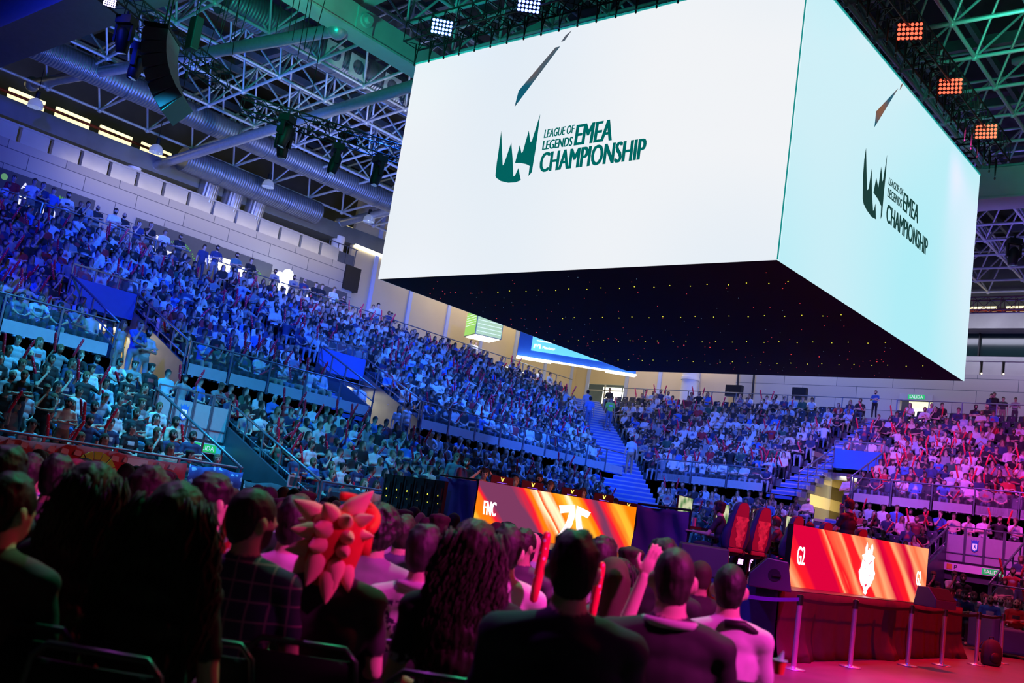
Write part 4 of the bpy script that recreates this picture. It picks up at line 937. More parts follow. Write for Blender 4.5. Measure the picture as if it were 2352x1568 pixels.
for q in ([(440, 640), (480, 700), (520, 765), (470, 700)], [(690, 685), (620, 735), (560, 835), (610, 745)], [(488, 850), (498, 910), (492, 900)], [(540, 950), (580, 940), (560, 955)], [(470, 1270), (495, 1325), (540, 1265), (500, 1330)], [(570, 1075), (625, 1030), (600, 1060)], [(485, 1050), (490, 1085), (482, 1080)]):
    flat_on(tG, GL, dG, nG, [z8(*p) for p in q], M_LR, 'emblem_line', eps=.022)

# desks, monitors, players' chairs
M_DESK = mat('desk_black', (.02, .02, .025), .4, var=.1)
uF, uG = dF, dG
def desk(label, c0, d, L, depth, side):
    t = thing('team_desk', label, 'desk', c0, math.atan2(d.y, d.x)); b = MB(); b.box((0, 0, .70), (L, depth, .74)); b.build('desk_top', M_DESK, t)
    for k in range(4):
        x = L*k/3; s = MB(); s.box((x-.03, .05, .66), (x+.03, depth-.05, .7)); s.box((x-.03, depth/2-.04, 0), (x+.03, depth/2+.04, .66)); s.box((x-.03, .1, 0), (x+.03, depth-.1, .03)); s.build('leg', M_BLACK, t)
    return t
dk1 = FL-nF*.95; dk1.z = SZ
desk('long black desk of the far team behind the orange LED panel', dk1+dF*.1, dF, 4.1, .75, 1)
# near team desk, on the far side of its players
gd = Vector((-8.80, 15.12, SZ)); gdir = dG
desk('long black desk of the near team beside the hanging purple cloth', gd, gdir, 4.6, .8, 1)
M_MONB = mat('monitor_back', (.05, .03, .03), .4, var=.05)
M_VY = mat('v_mark', (.95, .75, .1), .5, emit=(1, .75, .1), es=1.6, var=0)
M_BAR = mat('bar_light', (.2, .1, .9), .5, emit=(.25, .1, 1), es=1.2, var=0)
M_GAME = screenmat('game_picture', (.10, .30, .10), (.75, .80, .50), .8, 7)
def monitor(loc, face, label, back=True, w=.60, hh=.34):
    t = thing('monitor', label, 'monitor', loc, math.atan2(face.y, face.x)+PI/2, 'team monitors')    # -Y local looks along face
    b = MB(); b.box((-w/2, -.02, .14), (w/2, .02, .14+hh)); bevel(b.build('casing', M_MONB, t), .008)
    s = MB(); s.box((-w/2+.01, -.024, .15), (w/2-.01, -.021, .13+hh)); s.build('screen', M_GAME, t)
    f = MB(); f.cyl((0, .05, 0), (0, .05, .3), .025, 8); f.box((-.13, -.04, -.0), (.13, .14, .012)); f.ell((0, .045, .26), (.05, .03, .05), 10, 6); f.build('stand', M_BLACK, t)
    v = MB(); v.poly([(.05, .0215, .45), (.028, .0215, .45), (0, .0215, .40), (-.028, .0215, .45), (-.05, .0215, .45), (-.012, .0215, .365), (.012, .0215, .365)], (0, 1, 0), .004); v.build('v_mark', M_VY, t)
    c = MB(); c.box((-.14, .021, .325), (.14, .026, .335)); c.build('light_bar', M_BAR, t)
    return t
mo = [(1152, 'first'), (1222, 'second'), (1312, 'third'), (1385, 'fourth'), (1441, 'fifth')]
pF = FL-nF*.38
for px, w in mo:
    y = {1152: 1108, 1222: 1120, 1312: 1137, 1385: 1153, 1441: 1170}[px]
    q = onP(px, y, pF, nF); q.z = SZ+.74; q += Vector((0, 0, .07 if px < 1430 else -.02))
    monitor(q, -nF, 'black monitor with yellow V mark, %s from the left behind FNC panel' % w)
for k in range(4):
    q = gd+gdir*(.40+.95*k)+Vector((-.30, 0, .74)); monitor(q, Vector((1, .12, 0)), ['monitor showing a bright green game picture beside the hanging purple cloth', 'monitor of the second near-team player', 'monitor of the third near-team player, behind the red panel', 'monitor of the fourth near-team player, behind the red panel'][k])
# hanging cloths
def cloth(name, label, p0, p1, z0, z1, m):
    t = thing(name, label, 'cloth', (p0[0], p0[1], 0), 0); p0, p1 = Vector((0, 0, 0)), Vector((p1[0]-p0[0], p1[1]-p0[1], 0)); L = p1.length; d = p1/L; n = d.cross(Vector((0, 0, 1))); N, R = 40, 14; P = []; F = []
    for i in range(N+1):
        s = i/N
        for j in range(R+1):
            h = j/R; sag = .035*math.sin(PI*s)*h+.012*math.sin(s*9)
            off = .05*math.sin(s*7+h*2.2)*(1-h*.6)+.02*math.sin(s*19+h*5)+.025*math.sin((s+h)*8)
            P.append(p0+d*(L*s)+n*off+Vector((0, 0, z0+(z1-z0)*h-sag)))
    for i in range(N):
        for j in range(R): F.append((i*(R+1)+j, (i+1)*(R+1)+j, (i+1)*(R+1)+j+1, i*(R+1)+j+1))
    b = MB(); b.add(P, F, 0, True); o = b.build('fabric', m, t); o.modifiers.new('t', 'SOLIDIFY').thickness = .008
    b = MB(); b.cyl(p0+Vector((0, 0, z1+.01)), p1+Vector((0, 0, z1+.01)), .02, 8); b.cyl(p0, p0+Vector((0, 0, z1)), .02, 8); b.cyl(p1, p1+Vector((0, 0, z1)), .02, 8); o = b.build('frame', M_BLACK, t)
    return t
c0, c1 = onY(1466, 1158, 15.0), onY(1587, 1172, 15.0)
M_PURC = mat('purple_drape', (.10, .05, .22), .8, var=.15, vs=4)
cloth('hanging_cloth', 'dark purple cloth hung on a frame at the end of the near team desk', c0, c1, SZ, 1.97, M_PURC)
c0 = onY(1010, 1102, FL.y+.02)
cloth('hanging_cloth', 'dark blue cloth hung left of the orange LED panel', c0, (FL.x-.03, FL.y+.02, 0), .3, 2.10, mat('blue_drape', (.03, .05, .22), .8, var=.15, vs=4))
# rear sides of spare screens left of the blue cloth
for k in range(6):
    p = onY(874+24*k, 1150, 16.4); p.z = 0
    t = thing('screen_back', ['leftmost', 'second', 'third', 'fourth', 'fifth', 'rightmost'][k]+' of the upright black screen modules left of the blue cloth', 'screen module', p, 0, 'black screen modules')
    b = MB(); b.box((0, 0, .1), (.285, .1, 1.98)); b.build('casing', M_BLACK, t)
    f = MB()
    for j in range(4): f.box((.03, -.03, .2+.44*j), (.07, 0, .58+.44*j)); f.box((.2, -.04, .25+.44*j), (.25, 0, .5+.44*j)); f.box((.09, -.02, .3+.44*j), (.18, 0, .44+.44*j))
    f.build('back_fittings', mat('fittings', (.03, .03, .035), .4, .4, var=0), t)
    l = MB()
    for j in range(2): l.ell((.12+.03*j, -.03, .75+.9*j), (.012, .008, .02), 6, 4); l.ell((.2, -.045, .6+.88*j), (.01, .008, .01), 6, 4)
    l.build('status_lights', MATS['led_yellow'], t)
# stage loudspeakers
def wedge(loc, rz, label, m, s=1.0):
    t = thing('wedge_speaker', label, 'loudspeaker', loc, rz, 'stage loudspeakers'); t.scale = (s, s, s)
    pr = [(-.28, 0), (.30, 0), (.22, .40), (-.06, .42), (-.28, .18)]
    b = MB(); b.loft([[Vector((x, y, z)) for y, z in pr] for x in (-.33, .33)]); o = bevel(b.build('cabinet', m, t, flat=True), .015)
    g = MB(); g.add([(-.3, -.285, .19), (.3, -.285, .19), (.3, -.07, .415), (-.3, -.07, .415)], [(0, 1, 2, 3)]); g.build('grille', M_BLACK, t)
    h = MB(); h.cyl((.332, .05, .2), (.337, .05, .2), .085, 16); h.box((.33, .02, .185), (.36, .14, .215)); h.build('handle', M_BLACK, t); return t
M_SPK = mat('speaker_paint', (.05, .04, .06), .45, var=.08)
wedge(onZ(1655, 1329, SZ)+Vector((-.4, .1, 0)), -2.5, 'purple-lit wedge loudspeaker at the near left corner of the stage', M_SPK, 1.1)
wedge(onZ(1765, 1352, SZ)+Vector((-.12, .25, 0)), -1.1, 'wedge loudspeaker with round handle hole at the left end of the red panel', M_SPK)
wedge(onZ(2172, 1402, SZ)+Vector((-.42, .80, 0)), 1.2, 'red-lit wedge loudspeaker at the right end of the stage', M_SPK, .8)
wedge((onY(780, 1142, 17.0).x, 17.0, .95), 2.2, 'purple wedge loudspeaker in front of the coral banner', M_SPK, 1.1)
# gaming chairs
M_CHR = mat('chair_red', (.45, .05, .05), .55, var=.06); M_CHB = mat('chair_navy', (.03, .035, .10), .5, var=.08); M_CHP = mat('chair_print', (.9, .22, .10), .6, var=.55, vs=11)
def gaming_chair(loc, face, label):
    t = thing('gaming_chair', label, 'chair', loc, math.atan2(face.y, face.x)-PI/2, 'gaming chairs')   # +Y local = forward
    b = MB()
    for k in range(5):
        a = 2*PI*k/5+.3; e = Vector((.31*math.cos(a), .31*math.sin(a), .07)); b.tube([(0, 0, .11), e*.6+Vector((0, 0, .035)), e], [.03, .024, .018], 6); b.cyl(e+Vector((-.02, 0, -.04)), e+Vector((.02, 0, -.04)), .03, 8)
    b.cyl((0, 0, .1), (0, 0, .40), .03, 10); b.build('star_base', M_BLACK, t)
    b = MB(); b.ell((0, .03, .46), (.26, .27, .07), 20, 8); b.tube([(-.25, -.18, .47), (-.27, .05, .50), (-.25, .27, .48)], [.05, .06, .05], 8); b.tube([(.25, -.18, .47), (.27, .05, .50), (.25, .27, .48)], [.05, .06, .05], 8); b.build('seat', M_CHB, t)
    prof = [(.50, .20), (.58, .25), (.72, .29), (.86, .27), (.98, .22), (1.08, .215), (1.18, .165), (1.30, .15), (1.36, .11), (1.385, .06)]
    rings = []
    for z, w in prof:
        y = -.22-.17*(z-.5); rings.append([Vector((w*c, y+.055*s, z)) for c, s in ((-1, -.4), (-.8, -1), (0, -1), (.8, -1), (1, -.4), (1.02, .8), (.75, 1), (.6, .3), (0, .3), (-.6, .3), (-.75, 1), (-1.02, .8))])
    b = MB(); b.loft(rings); b.build('backrest', M_CHB, t)
    b = MB(); P = []
    for z, w in ((.56, .14), (.7, .165), (.9, .165), (1.08, .15), (1.2, .135), (1.33, .10), (1.37, .05)):
        y = -.22-.17*(z-.5)-.062; P.append((z, w, y))
    b.add([v for z, w, y in P for v in ((-w, y, z), (w, y, z))], [(2*k, 2*k+2, 2*k+3, 2*k+1) for k in range(len(P)-1)]); b.build('back_shell', M_CHR, t)
    b = MB()      # flame-like print narrowing downward
    P = []
    for k in range(13):
        z = 1.12-.045*k; w = .135*(1-.055*k)+.02*math.sin(k*2.3); c = .02*math.sin(k*1.1)+.004*k; y = -.22-.17*(z-.5)-.066; P += [(c-w, y, z), (c+w, y, z)]
    b.add(P, [(2*k, 2*k+2, 2*k+3, 2*k+1) for k in range(12)]); b.build('back_print', M_CHP, t)
    b = MB(); b.box((-.16, -.30, .47), (.16, -.20, .55)); bevel(b.build('lower_cover', M_CHR, t), .02)
    for s in (-1, 1):
        b = MB(); b.cyl((s*.31, 0, .42), (s*.31, 0, .66), .022, 8); b.box((s*.31-.045, -.12, .66), (s*.31+.045, .14, .69)); b.build('armrest', M_BLACK, t)
    return t
# ------------------------------------------------------------------ people
SKIN, HAIR, SHIRT, PANTS, SHOE, DARK, PRINT, LIP = range(8)
def V(*a): return Vector(a)
class Body:
    def __init__(s): s.c = []; s.e = []; s.fine = False
    def cap(s, a, b, r0, r1, reg): s.c.append((Vector(a), Vector(b), r0, r1, reg))
    def ell(s, c, r, reg, rot=None): s.e.append((Vector(c), Vector(r), reg, rot or Matrix.Identity(3)))
def hand(B, w, d, up, fine, curl=.4, side=1):
    """w wrist, d pointing direction, up = back-of-hand normal; five separate fingers when fine"""
    d = Vector(d).normalized(); up = Vector(up); up = (up-d*up.dot(d)).normalized(); s = d.cross(up)*side; pc = w+d*.05
    rot = Matrix((s, d, up)).transposed()
    B.ell(pc, (.042, .05, .02), SKIN, rot)
    if not fine: B.ell(w+d*.12, (.036, .05, .02), SKIN, rot); return
    for k, L in enumerate((.072, .082, .076, .060)):
        b0 = w+d*.095+s*(-.030+.020*k); d1 = (d-up*curl).normalized(); d2 = (d*(.6)-up*(curl*1.8)).normalized()
        B.cap(b0-d*.02, b0+d1*L*.55, .0095, .0088, SKIN); B.cap(b0+d1*L*.55, b0+d1*L*.55+d2*L*.5, .0088, .0075, SKIN)
    t0 = w+d*.03-s*.035; B.cap(t0, t0-s*.03+d*.035-up*.01, .013, .011, SKIN); B.cap(t0-s*.03+d*.035-up*.01, t0-s*.032+d*.065-up*.022, .011, .009, SKIN)
def make_body(pose='lap', hair='short', beard=False, lean=0., bulk=1., hyaw=0., hpitch=0., fine=False, female=False, sleeve=.55, shoulder=1.):
    B = Body(); stand = pose.startswith('st'); pz = .93 if stand else .53
    up = V(0, lean, 1).normalized() if not stand else V(0, .02, 1).normalized()
    P = V(0, 0, pz); C = P+up*.33; N = P+up*.53+V(0, -.01, 0); H = N+V(0, .035+lean*.05, .138)
    if not stand and lean > .3: H = N+V(0, .09, .12)
    b = bulk
    B.ell(P, (.165*b, .13*b, .115), PANTS if stand else PANTS); B.ell(P+up*.14+V(0, .015, 0), (.148*b, .115*b, .15), SHIRT)
    B.ell(P+up*.30, (.168*b, .112*b, .17), SHIRT); B.ell(C+up*.09, (.165*b*shoulder, .095*b, .10), SHIRT)
    sh = .180*shoulder*(.9 if female else 1)+.02*(b-1)
    SL, SR = C+up*.115+V(-sh, 0, 0), C+up*.115+V(sh, 0, 0)
    for q in (SL, SR): B.cap(N-up*.035+V(0, -.012, 0), q-up*.005, .062, .064*b**.5, SHIRT)
    B.cap(N-up*.03, H-V(0, .02, .04), .060*b**.5, .054, SKIN)
    hr = Euler((hpitch, 0, hyaw)).to_matrix(); hd = lambda x, y, z: H+hr @ V(x, y, z)
    B.ell(H, (.074, .092, .108), SKIN, hr); B.ell(hd(0, .022, -.055), (.054, .062, .062), SKIN, hr)
    B.ell(hd(0, .095, -.012), (.012, .018, .022), SKIN, hr)
    for s in (-1, 1): B.ell(hd(s*(.084 if fine else .076), -.008, -.008), (.015, .020, .033) if fine else (.010, .018, .030), SKIN, hr @ Matrix.Rotation(s*.35, 3, 'Z'))
    B.H, B.hr, B.hair, B.beard = H, hr, hair, beard
    if not fine:
        if hair in ('short', 'curly', 'cap'): B.ell(hd(0, -.014, .034), (.090, .104, .104), HAIR, hr); B.ell(hd(0, -.05, -.015), (.074, .062, .08), HAIR, hr)
        if hair == 'curly':
            for k in range(7): a = k*.9; B.ell(hd(.06*math.cos(a), -.02+.07*math.sin(a), .085), (.045, .045, .04), HAIR, hr)
        if hair == 'cap': B.ell(hd(0, .10, .055), (.055, .06, .010), HAIR, hr)
        if hair == 'long':
            B.ell(hd(0, -.015, .028), (.088, .100, .10), HAIR, hr); B.cap(hd(0, -.055, 0), hd(0, -.075, -.24), .085, .06, HAIR)
            for s in (-1, 1): B.cap(hd(s*.07, -.01, .0), hd(s*.075, .005, -.20), .035, .03, HAIR)
    # arms
    def arm(S_, E_, W_, hdir, hup, side):
        S_, E_, W_ = Vector(S_), Vector(E_), Vector(W_); M_ = S_.lerp(E_, sleeve*1.15 if sleeve < .8 else 1)
        B.cap(S_, M_, .054*b**.5, .048*b**.5, SHIRT)
        if sleeve < .8: B.cap(M_, E_, .040, .037, SKIN); B.cap(E_, W_, .037, .026, SKIN)
        else: B.cap(M_, E_, .046, .044, SHIRT); B.cap(E_, W_, .044, .032, SHIRT)
        hand(B, W_, hdir, hup, fine, side=side)
    if stand: fw = 0
    kz, ky = (.50, .02) if stand else (.50, .43)
    for s in (-1, 1):
        S_ = SL if s < 0 else SR
        if stand:
            K = V(s*.105, .03, .50); A = V(s*.115, -.01, .09)
            B.cap(P+V(s*.085, 0, -.04), K, .085*b**.5, .06, PANTS); B.cap(K, A, .058, .043, PANTS); B.ell(V(s*.12, .06, .045), (.048, .135, .045), SHOE)
        else:
            K = V(s*(.13 if not female else .09), .42, .52); A = V(s*.12, .44, .10)
            B.cap(P+V(s*.085, .0, -.01), K, .088*b**.5, .063, PANTS); B.cap(K, A, .058, .042, PANTS); B.ell(V(s*.125, .51, .045), (.045, .13, .042), SHOE)
        if pose in ('lap', 'sticklap'): arm(S_, S_+V(s*.06, .06, -.27), P+V(s*.05, .27, .10), V(-s*.4, 1, -.2), V(0, .2, 1), s)
        elif pose == 'cross' or pose == 'stcross': arm(S_, S_+V(s*.08, .07, -.26), C+V(-s*.07, .20, -.09+.03*s), V(-s, .1, .1), V(0, 1, .1), s)
        elif pose == 'chin' or pose == 'stchin':
            if s > 0: arm(S_, (S_+V(-.0, .26, -.20)), hd(.01, .13, -.13), V(-.3, -.1, 1), V(.2, 1, 0), s)
            else: arm(S_, S_+V(s*.04, .12, -.26), P+V(.08, .26, .18), V(1, .3, .2), V(0, .3, 1), s)
        elif pose == 'knees': arm(S_, S_+V(s*.05, .22, -.20), K+V(-s*.06, .02, .12), V(-s*.6, .6, 0), V(0, 0, 1), s)
        elif pose == 'up': arm(S_, S_+V(s*.16, .14, -.12), S_+V(s*.10, .26, .16), V(0, .2, 1), V(0, 1, 0), s)
        elif pose == 'phone': arm(S_, S_+V(s*.04, .12, -.25), C+V(s*.05, .32, -.06), V(-s*.3, .5, .5), V(0, 1, -.2), s)
        elif pose == 'head': arm(S_, S_+V(s*.20, .05, .05), hd(s*.06, -.02, .12), V(-s, 0, .2), V(0, 0, 1), s)
        elif pose == 'key': arm(S_, S_+V(s*.08, .12, -.25), P+V(s*.16, .48, .20), V(-s*.1, 1, 0), V(0, 0, 1), s)
        elif pose == 'sthang': arm(S_, S_+V(s*.07, -.01, -.29), S_+V(s*.09, .05, -.54), V(0, .15, -1), V(s, 0, 0), s)
        elif pose == 'strail': arm(S_, S_+V(s*.08, .10, -.26), S_+V(s*.03, .33, -.22), V(0, 1, -.1), V(0, 0, 1), s)
        elif pose == 'lapf': arm(S_, S_+V(s*.05, .05, -.28), P+V(s*.10, .22, .10), V(-s*.3, 1, -.1), V(0, .2, 1), s)
    B.pelvis, B.C, B.N, B.SL, B.SR = P, C, N, SL, SR
    return B
def remesh(B, voxel, smooth=3, target=None):
    mb = MB(); n, m = (14, 9) if B.fine or voxel < .02 else (12, 7)
    for a, b_, r0, r1, reg in B.c:
        mb.cyl(a, b_, r0, n, r1); mb.ell(a, (r0, r0, r0), n, m); mb.ell(b_, (r1, r1, r1), n, m)
    for c, r, reg, rot in B.e: mb.ell(c, r, 16, 10, rot)
    me = bpy.data.meshes.new('tmp'); me.from_pydata(mb.v, [], mb.f); o = bpy.data.objects.new('tmp', me); COL.objects.link(o)
    md = o.modifiers.new('r', 'REMESH'); md.mode = 'VOXEL'; md.voxel_size = voxel; md.adaptivity = 0
    sm = o.modifiers.new('s', 'SMOOTH'); sm.factor = .6; sm.iterations = smooth
    if target:
        dc = o.modifiers.new('d', 'DECIMATE'); dg = bpy.context.evaluated_depsgraph_get(); nf = len(o.evaluated_get(dg).data.polygons)*2; dc.ratio = min(1, target/nf)
        bpy.context.view_layer.update()
    dg = bpy.context.evaluated_depsgraph_get(); ev = o.evaluated_get(dg); out = bpy.data.meshes.new_from_object(ev)
    bpy.data.objects.remove(o); bpy.data.meshes.remove(me)
    co = np.empty(len(out.vertices)*3, np.float32); out.vertices.foreach_get('co', co); co = co.reshape(-1, 3)
    return out, co
def regions(B, co):
    best = np.full(len(co), 1e9); reg = np.zeros(len(co), int)
    for a, b_, r0, r1, rg in B.c:
        a = np.array(a); d = np.array(b_)-a; L = d@d+1e-9; t = np.clip(((co-a)@d)/L, 0, 1); dist = np.linalg.norm(co-a-t[:, None]*d, axis=1)-(r0+(r1-r0)*t)
        k = dist < best; best[k] = dist[k]; reg[k] = rg
    for c, r, rg, rot in B.e:
        q = (co-np.array(c))@np.array(rot); r = np.array(r); l = np.linalg.norm(q/r, axis=1); dist = (l-1)*r.min()
        k = dist < best; best[k] = dist[k]; reg[k] = rg
    q = (co-np.array(B.H))@np.array(B.hr); x, y, z = q.T; head = (np.abs(x) < .12) & (np.abs(y) < .14) & (z > -.13) & (z < .2)
    sk = head & ((reg == SKIN) | (reg == HAIR))
    if B.hair in ('short', 'curly', 'long', 'cap', 'buzz'):
        face = (y > .022) & (z < .052) & (np.abs(x) < .070)
        cover = sk & ~face & ((z > .040) | ((y < .014) & (z > -.065)))
        reg[cover] = HAIR; reg[sk & face & (reg == HAIR)] = SKIN
    if B.hair == 'bald': reg[sk & (reg == HAIR)] = SKIN
    f = head & (reg == SKIN) & (y > .05)
    reg[f & (np.abs(np.abs(x)-.031) < .015) & (np.abs(z-.014) < .010)] = DARK
    reg[f & (np.abs(np.abs(x)-.032) < .020) & (np.abs(z-.037) < .006)] = DARK
    reg[f & (np.abs(x) < .024) & (np.abs(z+.052) < .008)] = LIP
    if not B.fine: reg[(reg == SHIRT) & (co[:, 1] > B.C.y+.055) & (np.abs(co[:, 0]) < .085) & (np.abs(co[:, 2]-B.C.z-.01) < .045)] = PRINT
    if B.beard: reg[head & (reg == SKIN) & (y > .0) & (z < -.022) & (z > -.12) & ~((np.abs(x) < .022) & (np.abs(z+.05) < .010)) & ~((np.abs(x) < .03) & (z > -.034))] = HAIR
    return reg
SKINS = [(.62, .40, .30), (.55, .34, .24), (.70, .47, .36), (.42, .25, .17), (.64, .43, .33)]
HAIRS = [(.018, .012, .010), (.03, .018, .012), (.012, .010, .010), (.06, .035, .018), (.16, .09, .04)]
SHIRTS = [('white', (.66, .66, .68), .22), ('black', (.015, .015, .018), .30), ('navy', (.025, .04, .12), .16), ('grey', (.24, .25, .27), .09), ('bright blue', (.05, .18, .60), .06), ('red', (.45, .02, .03), .035), ('pale blue', (.38, .50, .62), .05), ('dark green', (.03, .10, .06), .03), ('cream', (.65, .58, .42), .035), ('burgundy', (.16, .02, .03), .02), ('green', (.15, .5, .12), .01)]
PANTSC = [(.02, .02, .025), (.03, .05, .11), (.10, .15, .26), (.30, .25, .17), (.015, .015, .02), (.28, .30, .33)]
def pick_shirt(r=None):
    u = (r or rnd).random(); 
    for n, c, w in SHIRTS:
        u -= w
        if u < 0: return n, c
    return SHIRTS[0][:2]
def colortable(shirt, skin=None, hair=None, pants=None, prnt=None):
    s = skin or rnd.choice(SKINS); h = hair or rnd.choice(HAIRS); p = pants or rnd.choice(PANTSC)
    return np.array([s, h, shirt, p, (.5, .5, .5) if rnd.random() < .4 else (.03, .03, .03), (.02, .012, .01), prnt or (shirt if rnd.random() < .5 else rnd.choice([(.03, .05, .2), (.6, .6, .62), (.04, .04, .05), (.45, .05, .06)])), (.40, .14, .12)], np.float32)
def paint(me, reg, tab):
    a = me.color_attributes.get('Col') or me.color_attributes.new('Col', 'FLOAT_COLOR', 'POINT'); c = np.ones((len(reg), 4), np.float32); c[:, :3] = tab[reg]; a.data.foreach_set('color', c.ravel())
def finish(me, m=None, smooth=True):
    me.materials.clear(); me.materials.append(m or M_PEOPLE)
    if smooth: me.polygons.foreach_set('use_smooth', [True]*len(me.polygons))
    me.update()

VARS = [dict(pose='lap', hair='short'), dict(pose='cross', hair='short', beard=True, bulk=1.1), dict(pose='chin', hair='short', lean=.3), dict(pose='knees', hair='cap', lean=.42),
        dict(pose='up', hair='short'), dict(pose='lap', hair='long', female=True), dict(pose='phone', hair='curly', lean=.12), dict(pose='chin', hair='long', female=True, lean=.2),
        dict(pose='cross', hair='bald', beard=True, bulk=1.15, sleeve=.9), dict(pose='up', hair='short', beard=True, lean=.1), dict(pose='lap', hair='curly', sleeve=.9, hyaw=.4), dict(pose='knees', hair='short', lean=.35, hyaw=-.4)]
STV = [dict(pose='sthang', hair='short'), dict(pose='stcross', hair='short', beard=True), dict(pose='strail', hair='short'), dict(pose='stchin', hair='cap'), dict(pose='stcross', hair='bald', beard=True, bulk=1.15), dict(pose='sthang', hair='long', female=True)]
HI, LO = {}, {}
def hi_var(kind, i):
    k = (kind, i)
    if k not in HI:
        d = dict((VARS if kind == 's' else STV)[i]); B = make_body(**d); me, co = remesh(B, .0175, 2); HI[k] = (me, regions(B, co), B)
    return HI[k]
def lo_var(kind, i):
    k = (kind, i)
    if k not in LO:
        d = dict((VARS if kind == 's' else STV)[i]); B = make_body(**d); me, co = remesh(B, .026, 2, 900); me.calc_loop_triangles()
        tr = np.empty(len(me.loop_triangles)*3, np.int32); me.loop_triangles.foreach_get('vertices', tr)
        co = np.empty(len(me.vertices)*3, np.float32); me.vertices.foreach_get('co', co); co = co.reshape(-1, 3)
        LO[k] = (co, tr.reshape(-1, 3), regions(B, co), B)
    return LO[k]
PAL = {}
def person_obj(kind, i, shirt, loc, rz, label, group=None, sc=1.0, skin=None, hair=None, pants=None):
    me, reg, B = hi_var(kind, i); key = (kind, i, shirt[0], tuple(shirt[1]), rnd.randrange(2) if skin is None and hair is None and pants is None else rnd.random())
    if key not in PAL:
        m2 = me.copy(); m2.name = 'person'; paint(m2, reg, colortable(shirt[1], skin, hair, pants)); finish(m2); PAL[key] = m2
    o = bpy.data.objects.new('person', PAL[key]); COL.objects.link(o); o.location = loc; o.rotation_euler = (0, 0, rz); o.scale = (sc, sc, sc)
    return tag(o, label, 'person', group)

# ---- inflatable sticks
M_STICK = bpy.data.materials.new('inflatable_red'); M_STICK.use_nodes = True
_nt = M_STICK.node_tree; _b = _nt.nodes['Principled BSDF']; _b.inputs['Roughness'].default_value = .3
_tc = _nt.nodes.new('ShaderNodeTexCoord'); _v = _nt.nodes.new('ShaderNodeTexVoronoi'); _v.inputs['Scale'].default_value = 13; _r = _nt.nodes.new('ShaderNodeValToRGB'); _r.color_ramp.interpolation = 'CONSTANT'
_r.color_ramp.elements[0].color = (.9, .85, .85, 1); _r.color_ramp.elements[1].position = .22; _r.color_ramp.elements[1].color = (.95, .02, .07, 1)
_nt.links.new(_tc.outputs['Object'], _v.inputs['Vector']); _nt.links.new(_v.outputs['Distance'], _r.inputs[0]); _nt.links.new(_r.outputs[0], _b.inputs['Base Color'])
_b.inputs['Emission Color'].default_value = (0, 0, 0, 1)
b = MB(); n = 10
b.loft([[Vector((r*math.cos(2*PI*k/n), r*math.sin(2*PI*k/n), z)) for k in range(n)] for z, r in ((-.14, .012), (-.12, .034), (0, .040), (.25, .042), (.40, .038), (.44, .030), (.46, .010))])
_so = b.build('inflatable_stick', M_STICK); STICK = _so.data; bpy.data.objects.remove(_so)
SCO = np.empty(len(STICK.vertices)*3, np.float32); STICK.vertices.foreach_get('co', SCO); SCO = SCO.reshape(-1, 3); STICK.calc_loop_triangles(); STR = np.empty(len(STICK.loop_triangles)*3, np.int32); STICK.loop_triangles.foreach_get('vertices', STR); STR = STR.reshape(-1, 3)

# ---- arena seat
b = MB()
rg = []
for z, y, w in ((.40, -.13, .20), (.44, -.17, .215), (.60, -.20, .215), (.80, -.235, .205), (.84, -.24, .17)): rg.append([Vector((w*c, y+.025*s, z)) for c, s in ((-1, 0), (-.7, -1), (.7, -1), (1, 0), (.7, .5), (-.7, .5))])
b.loft(rg, 0); b.loft([[Vector((x*w, y, z+dz)) for x, dz in ((-1, .02), (-.8, 0), (.8, 0), (1, .02), (.9, -.03), (-.9, -.03))] for y, w, z in ((-.18, .20, .42), (0, .215, .41), (.2, .20, .43))], 0)
b.box((-.24, -.22, .0), (-.22, .1, .42), 1); b.box((.22, -.22, .0), (.24, .1, .42), 1); b.cyl((0, -.262, .72), (0, -.268, .72), .022, 8, mi=2); b.cyl((0, -.200, .74), (0, -.19, .74), .022, 8, mi=2)
_so = b.build('stadium_chair', [M_SEAT, M_RAIL, M_WHITE]); SEAT = _so.data; bpy.data.objects.remove(_so)
def mesh_np(me):
    c = np.empty(len(me.vertices)*3, np.float32); me.vertices.foreach_get('co', c); me.calc_loop_triangles(); t = np.empty(len(me.loop_triangles)*3, np.int32); me.loop_triangles.foreach_get('vertices', t)
    mi = np.empty(len(me.polygons), np.int32); me.polygons.foreach_get('material_index', mi); tp = np.empty(len(me.loop_triangles), np.int32); me.loop_triangles.foreach_get('polygon_index', tp)
    return c.reshape(-1, 3), t.reshape(-1, 3), mi[tp]
SEATN = mesh_np(SEAT)

# ------------------------------------------------------------------ seats of the stands
ORD = ['first', 'second', 'third', 'fourth', 'fifth', 'sixth', 'seventh', 'eighth', 'ninth', 'tenth', 'eleventh', 'twelfth', 'thirteenth', 'fourteenth', 'fifteenth', 'sixteenth', 'seventeenth', 'eighteenth', 'nineteenth', 'twentieth']
def ordw(n): return ORD[n-1] if n <= 20 else ('twenty-'+ORD[n-21] if n < 30 else 'thirty-'+ORD[(n-31) % 20] if n > 30 else 'thirtieth')
places = []
def rows_L(X0, Y0, Z0, N, ru, cuts, aisles, nv, name, ystart, ref):
    for i in range(N):
        z = Z0+ru*i; x = X0-TR*i-TR*.62; top = Y0+TR*i-2.35
        for a, c in sub((ystart, top), (cuts if i < nv+1 else [])+aisles):
            n = int((c-a-.1)/.515)
            for k in range(n):
                places.append((Vector((x, a+.3+k*.515, z)), -PI/2, name, i, k+1, a, c, ref))
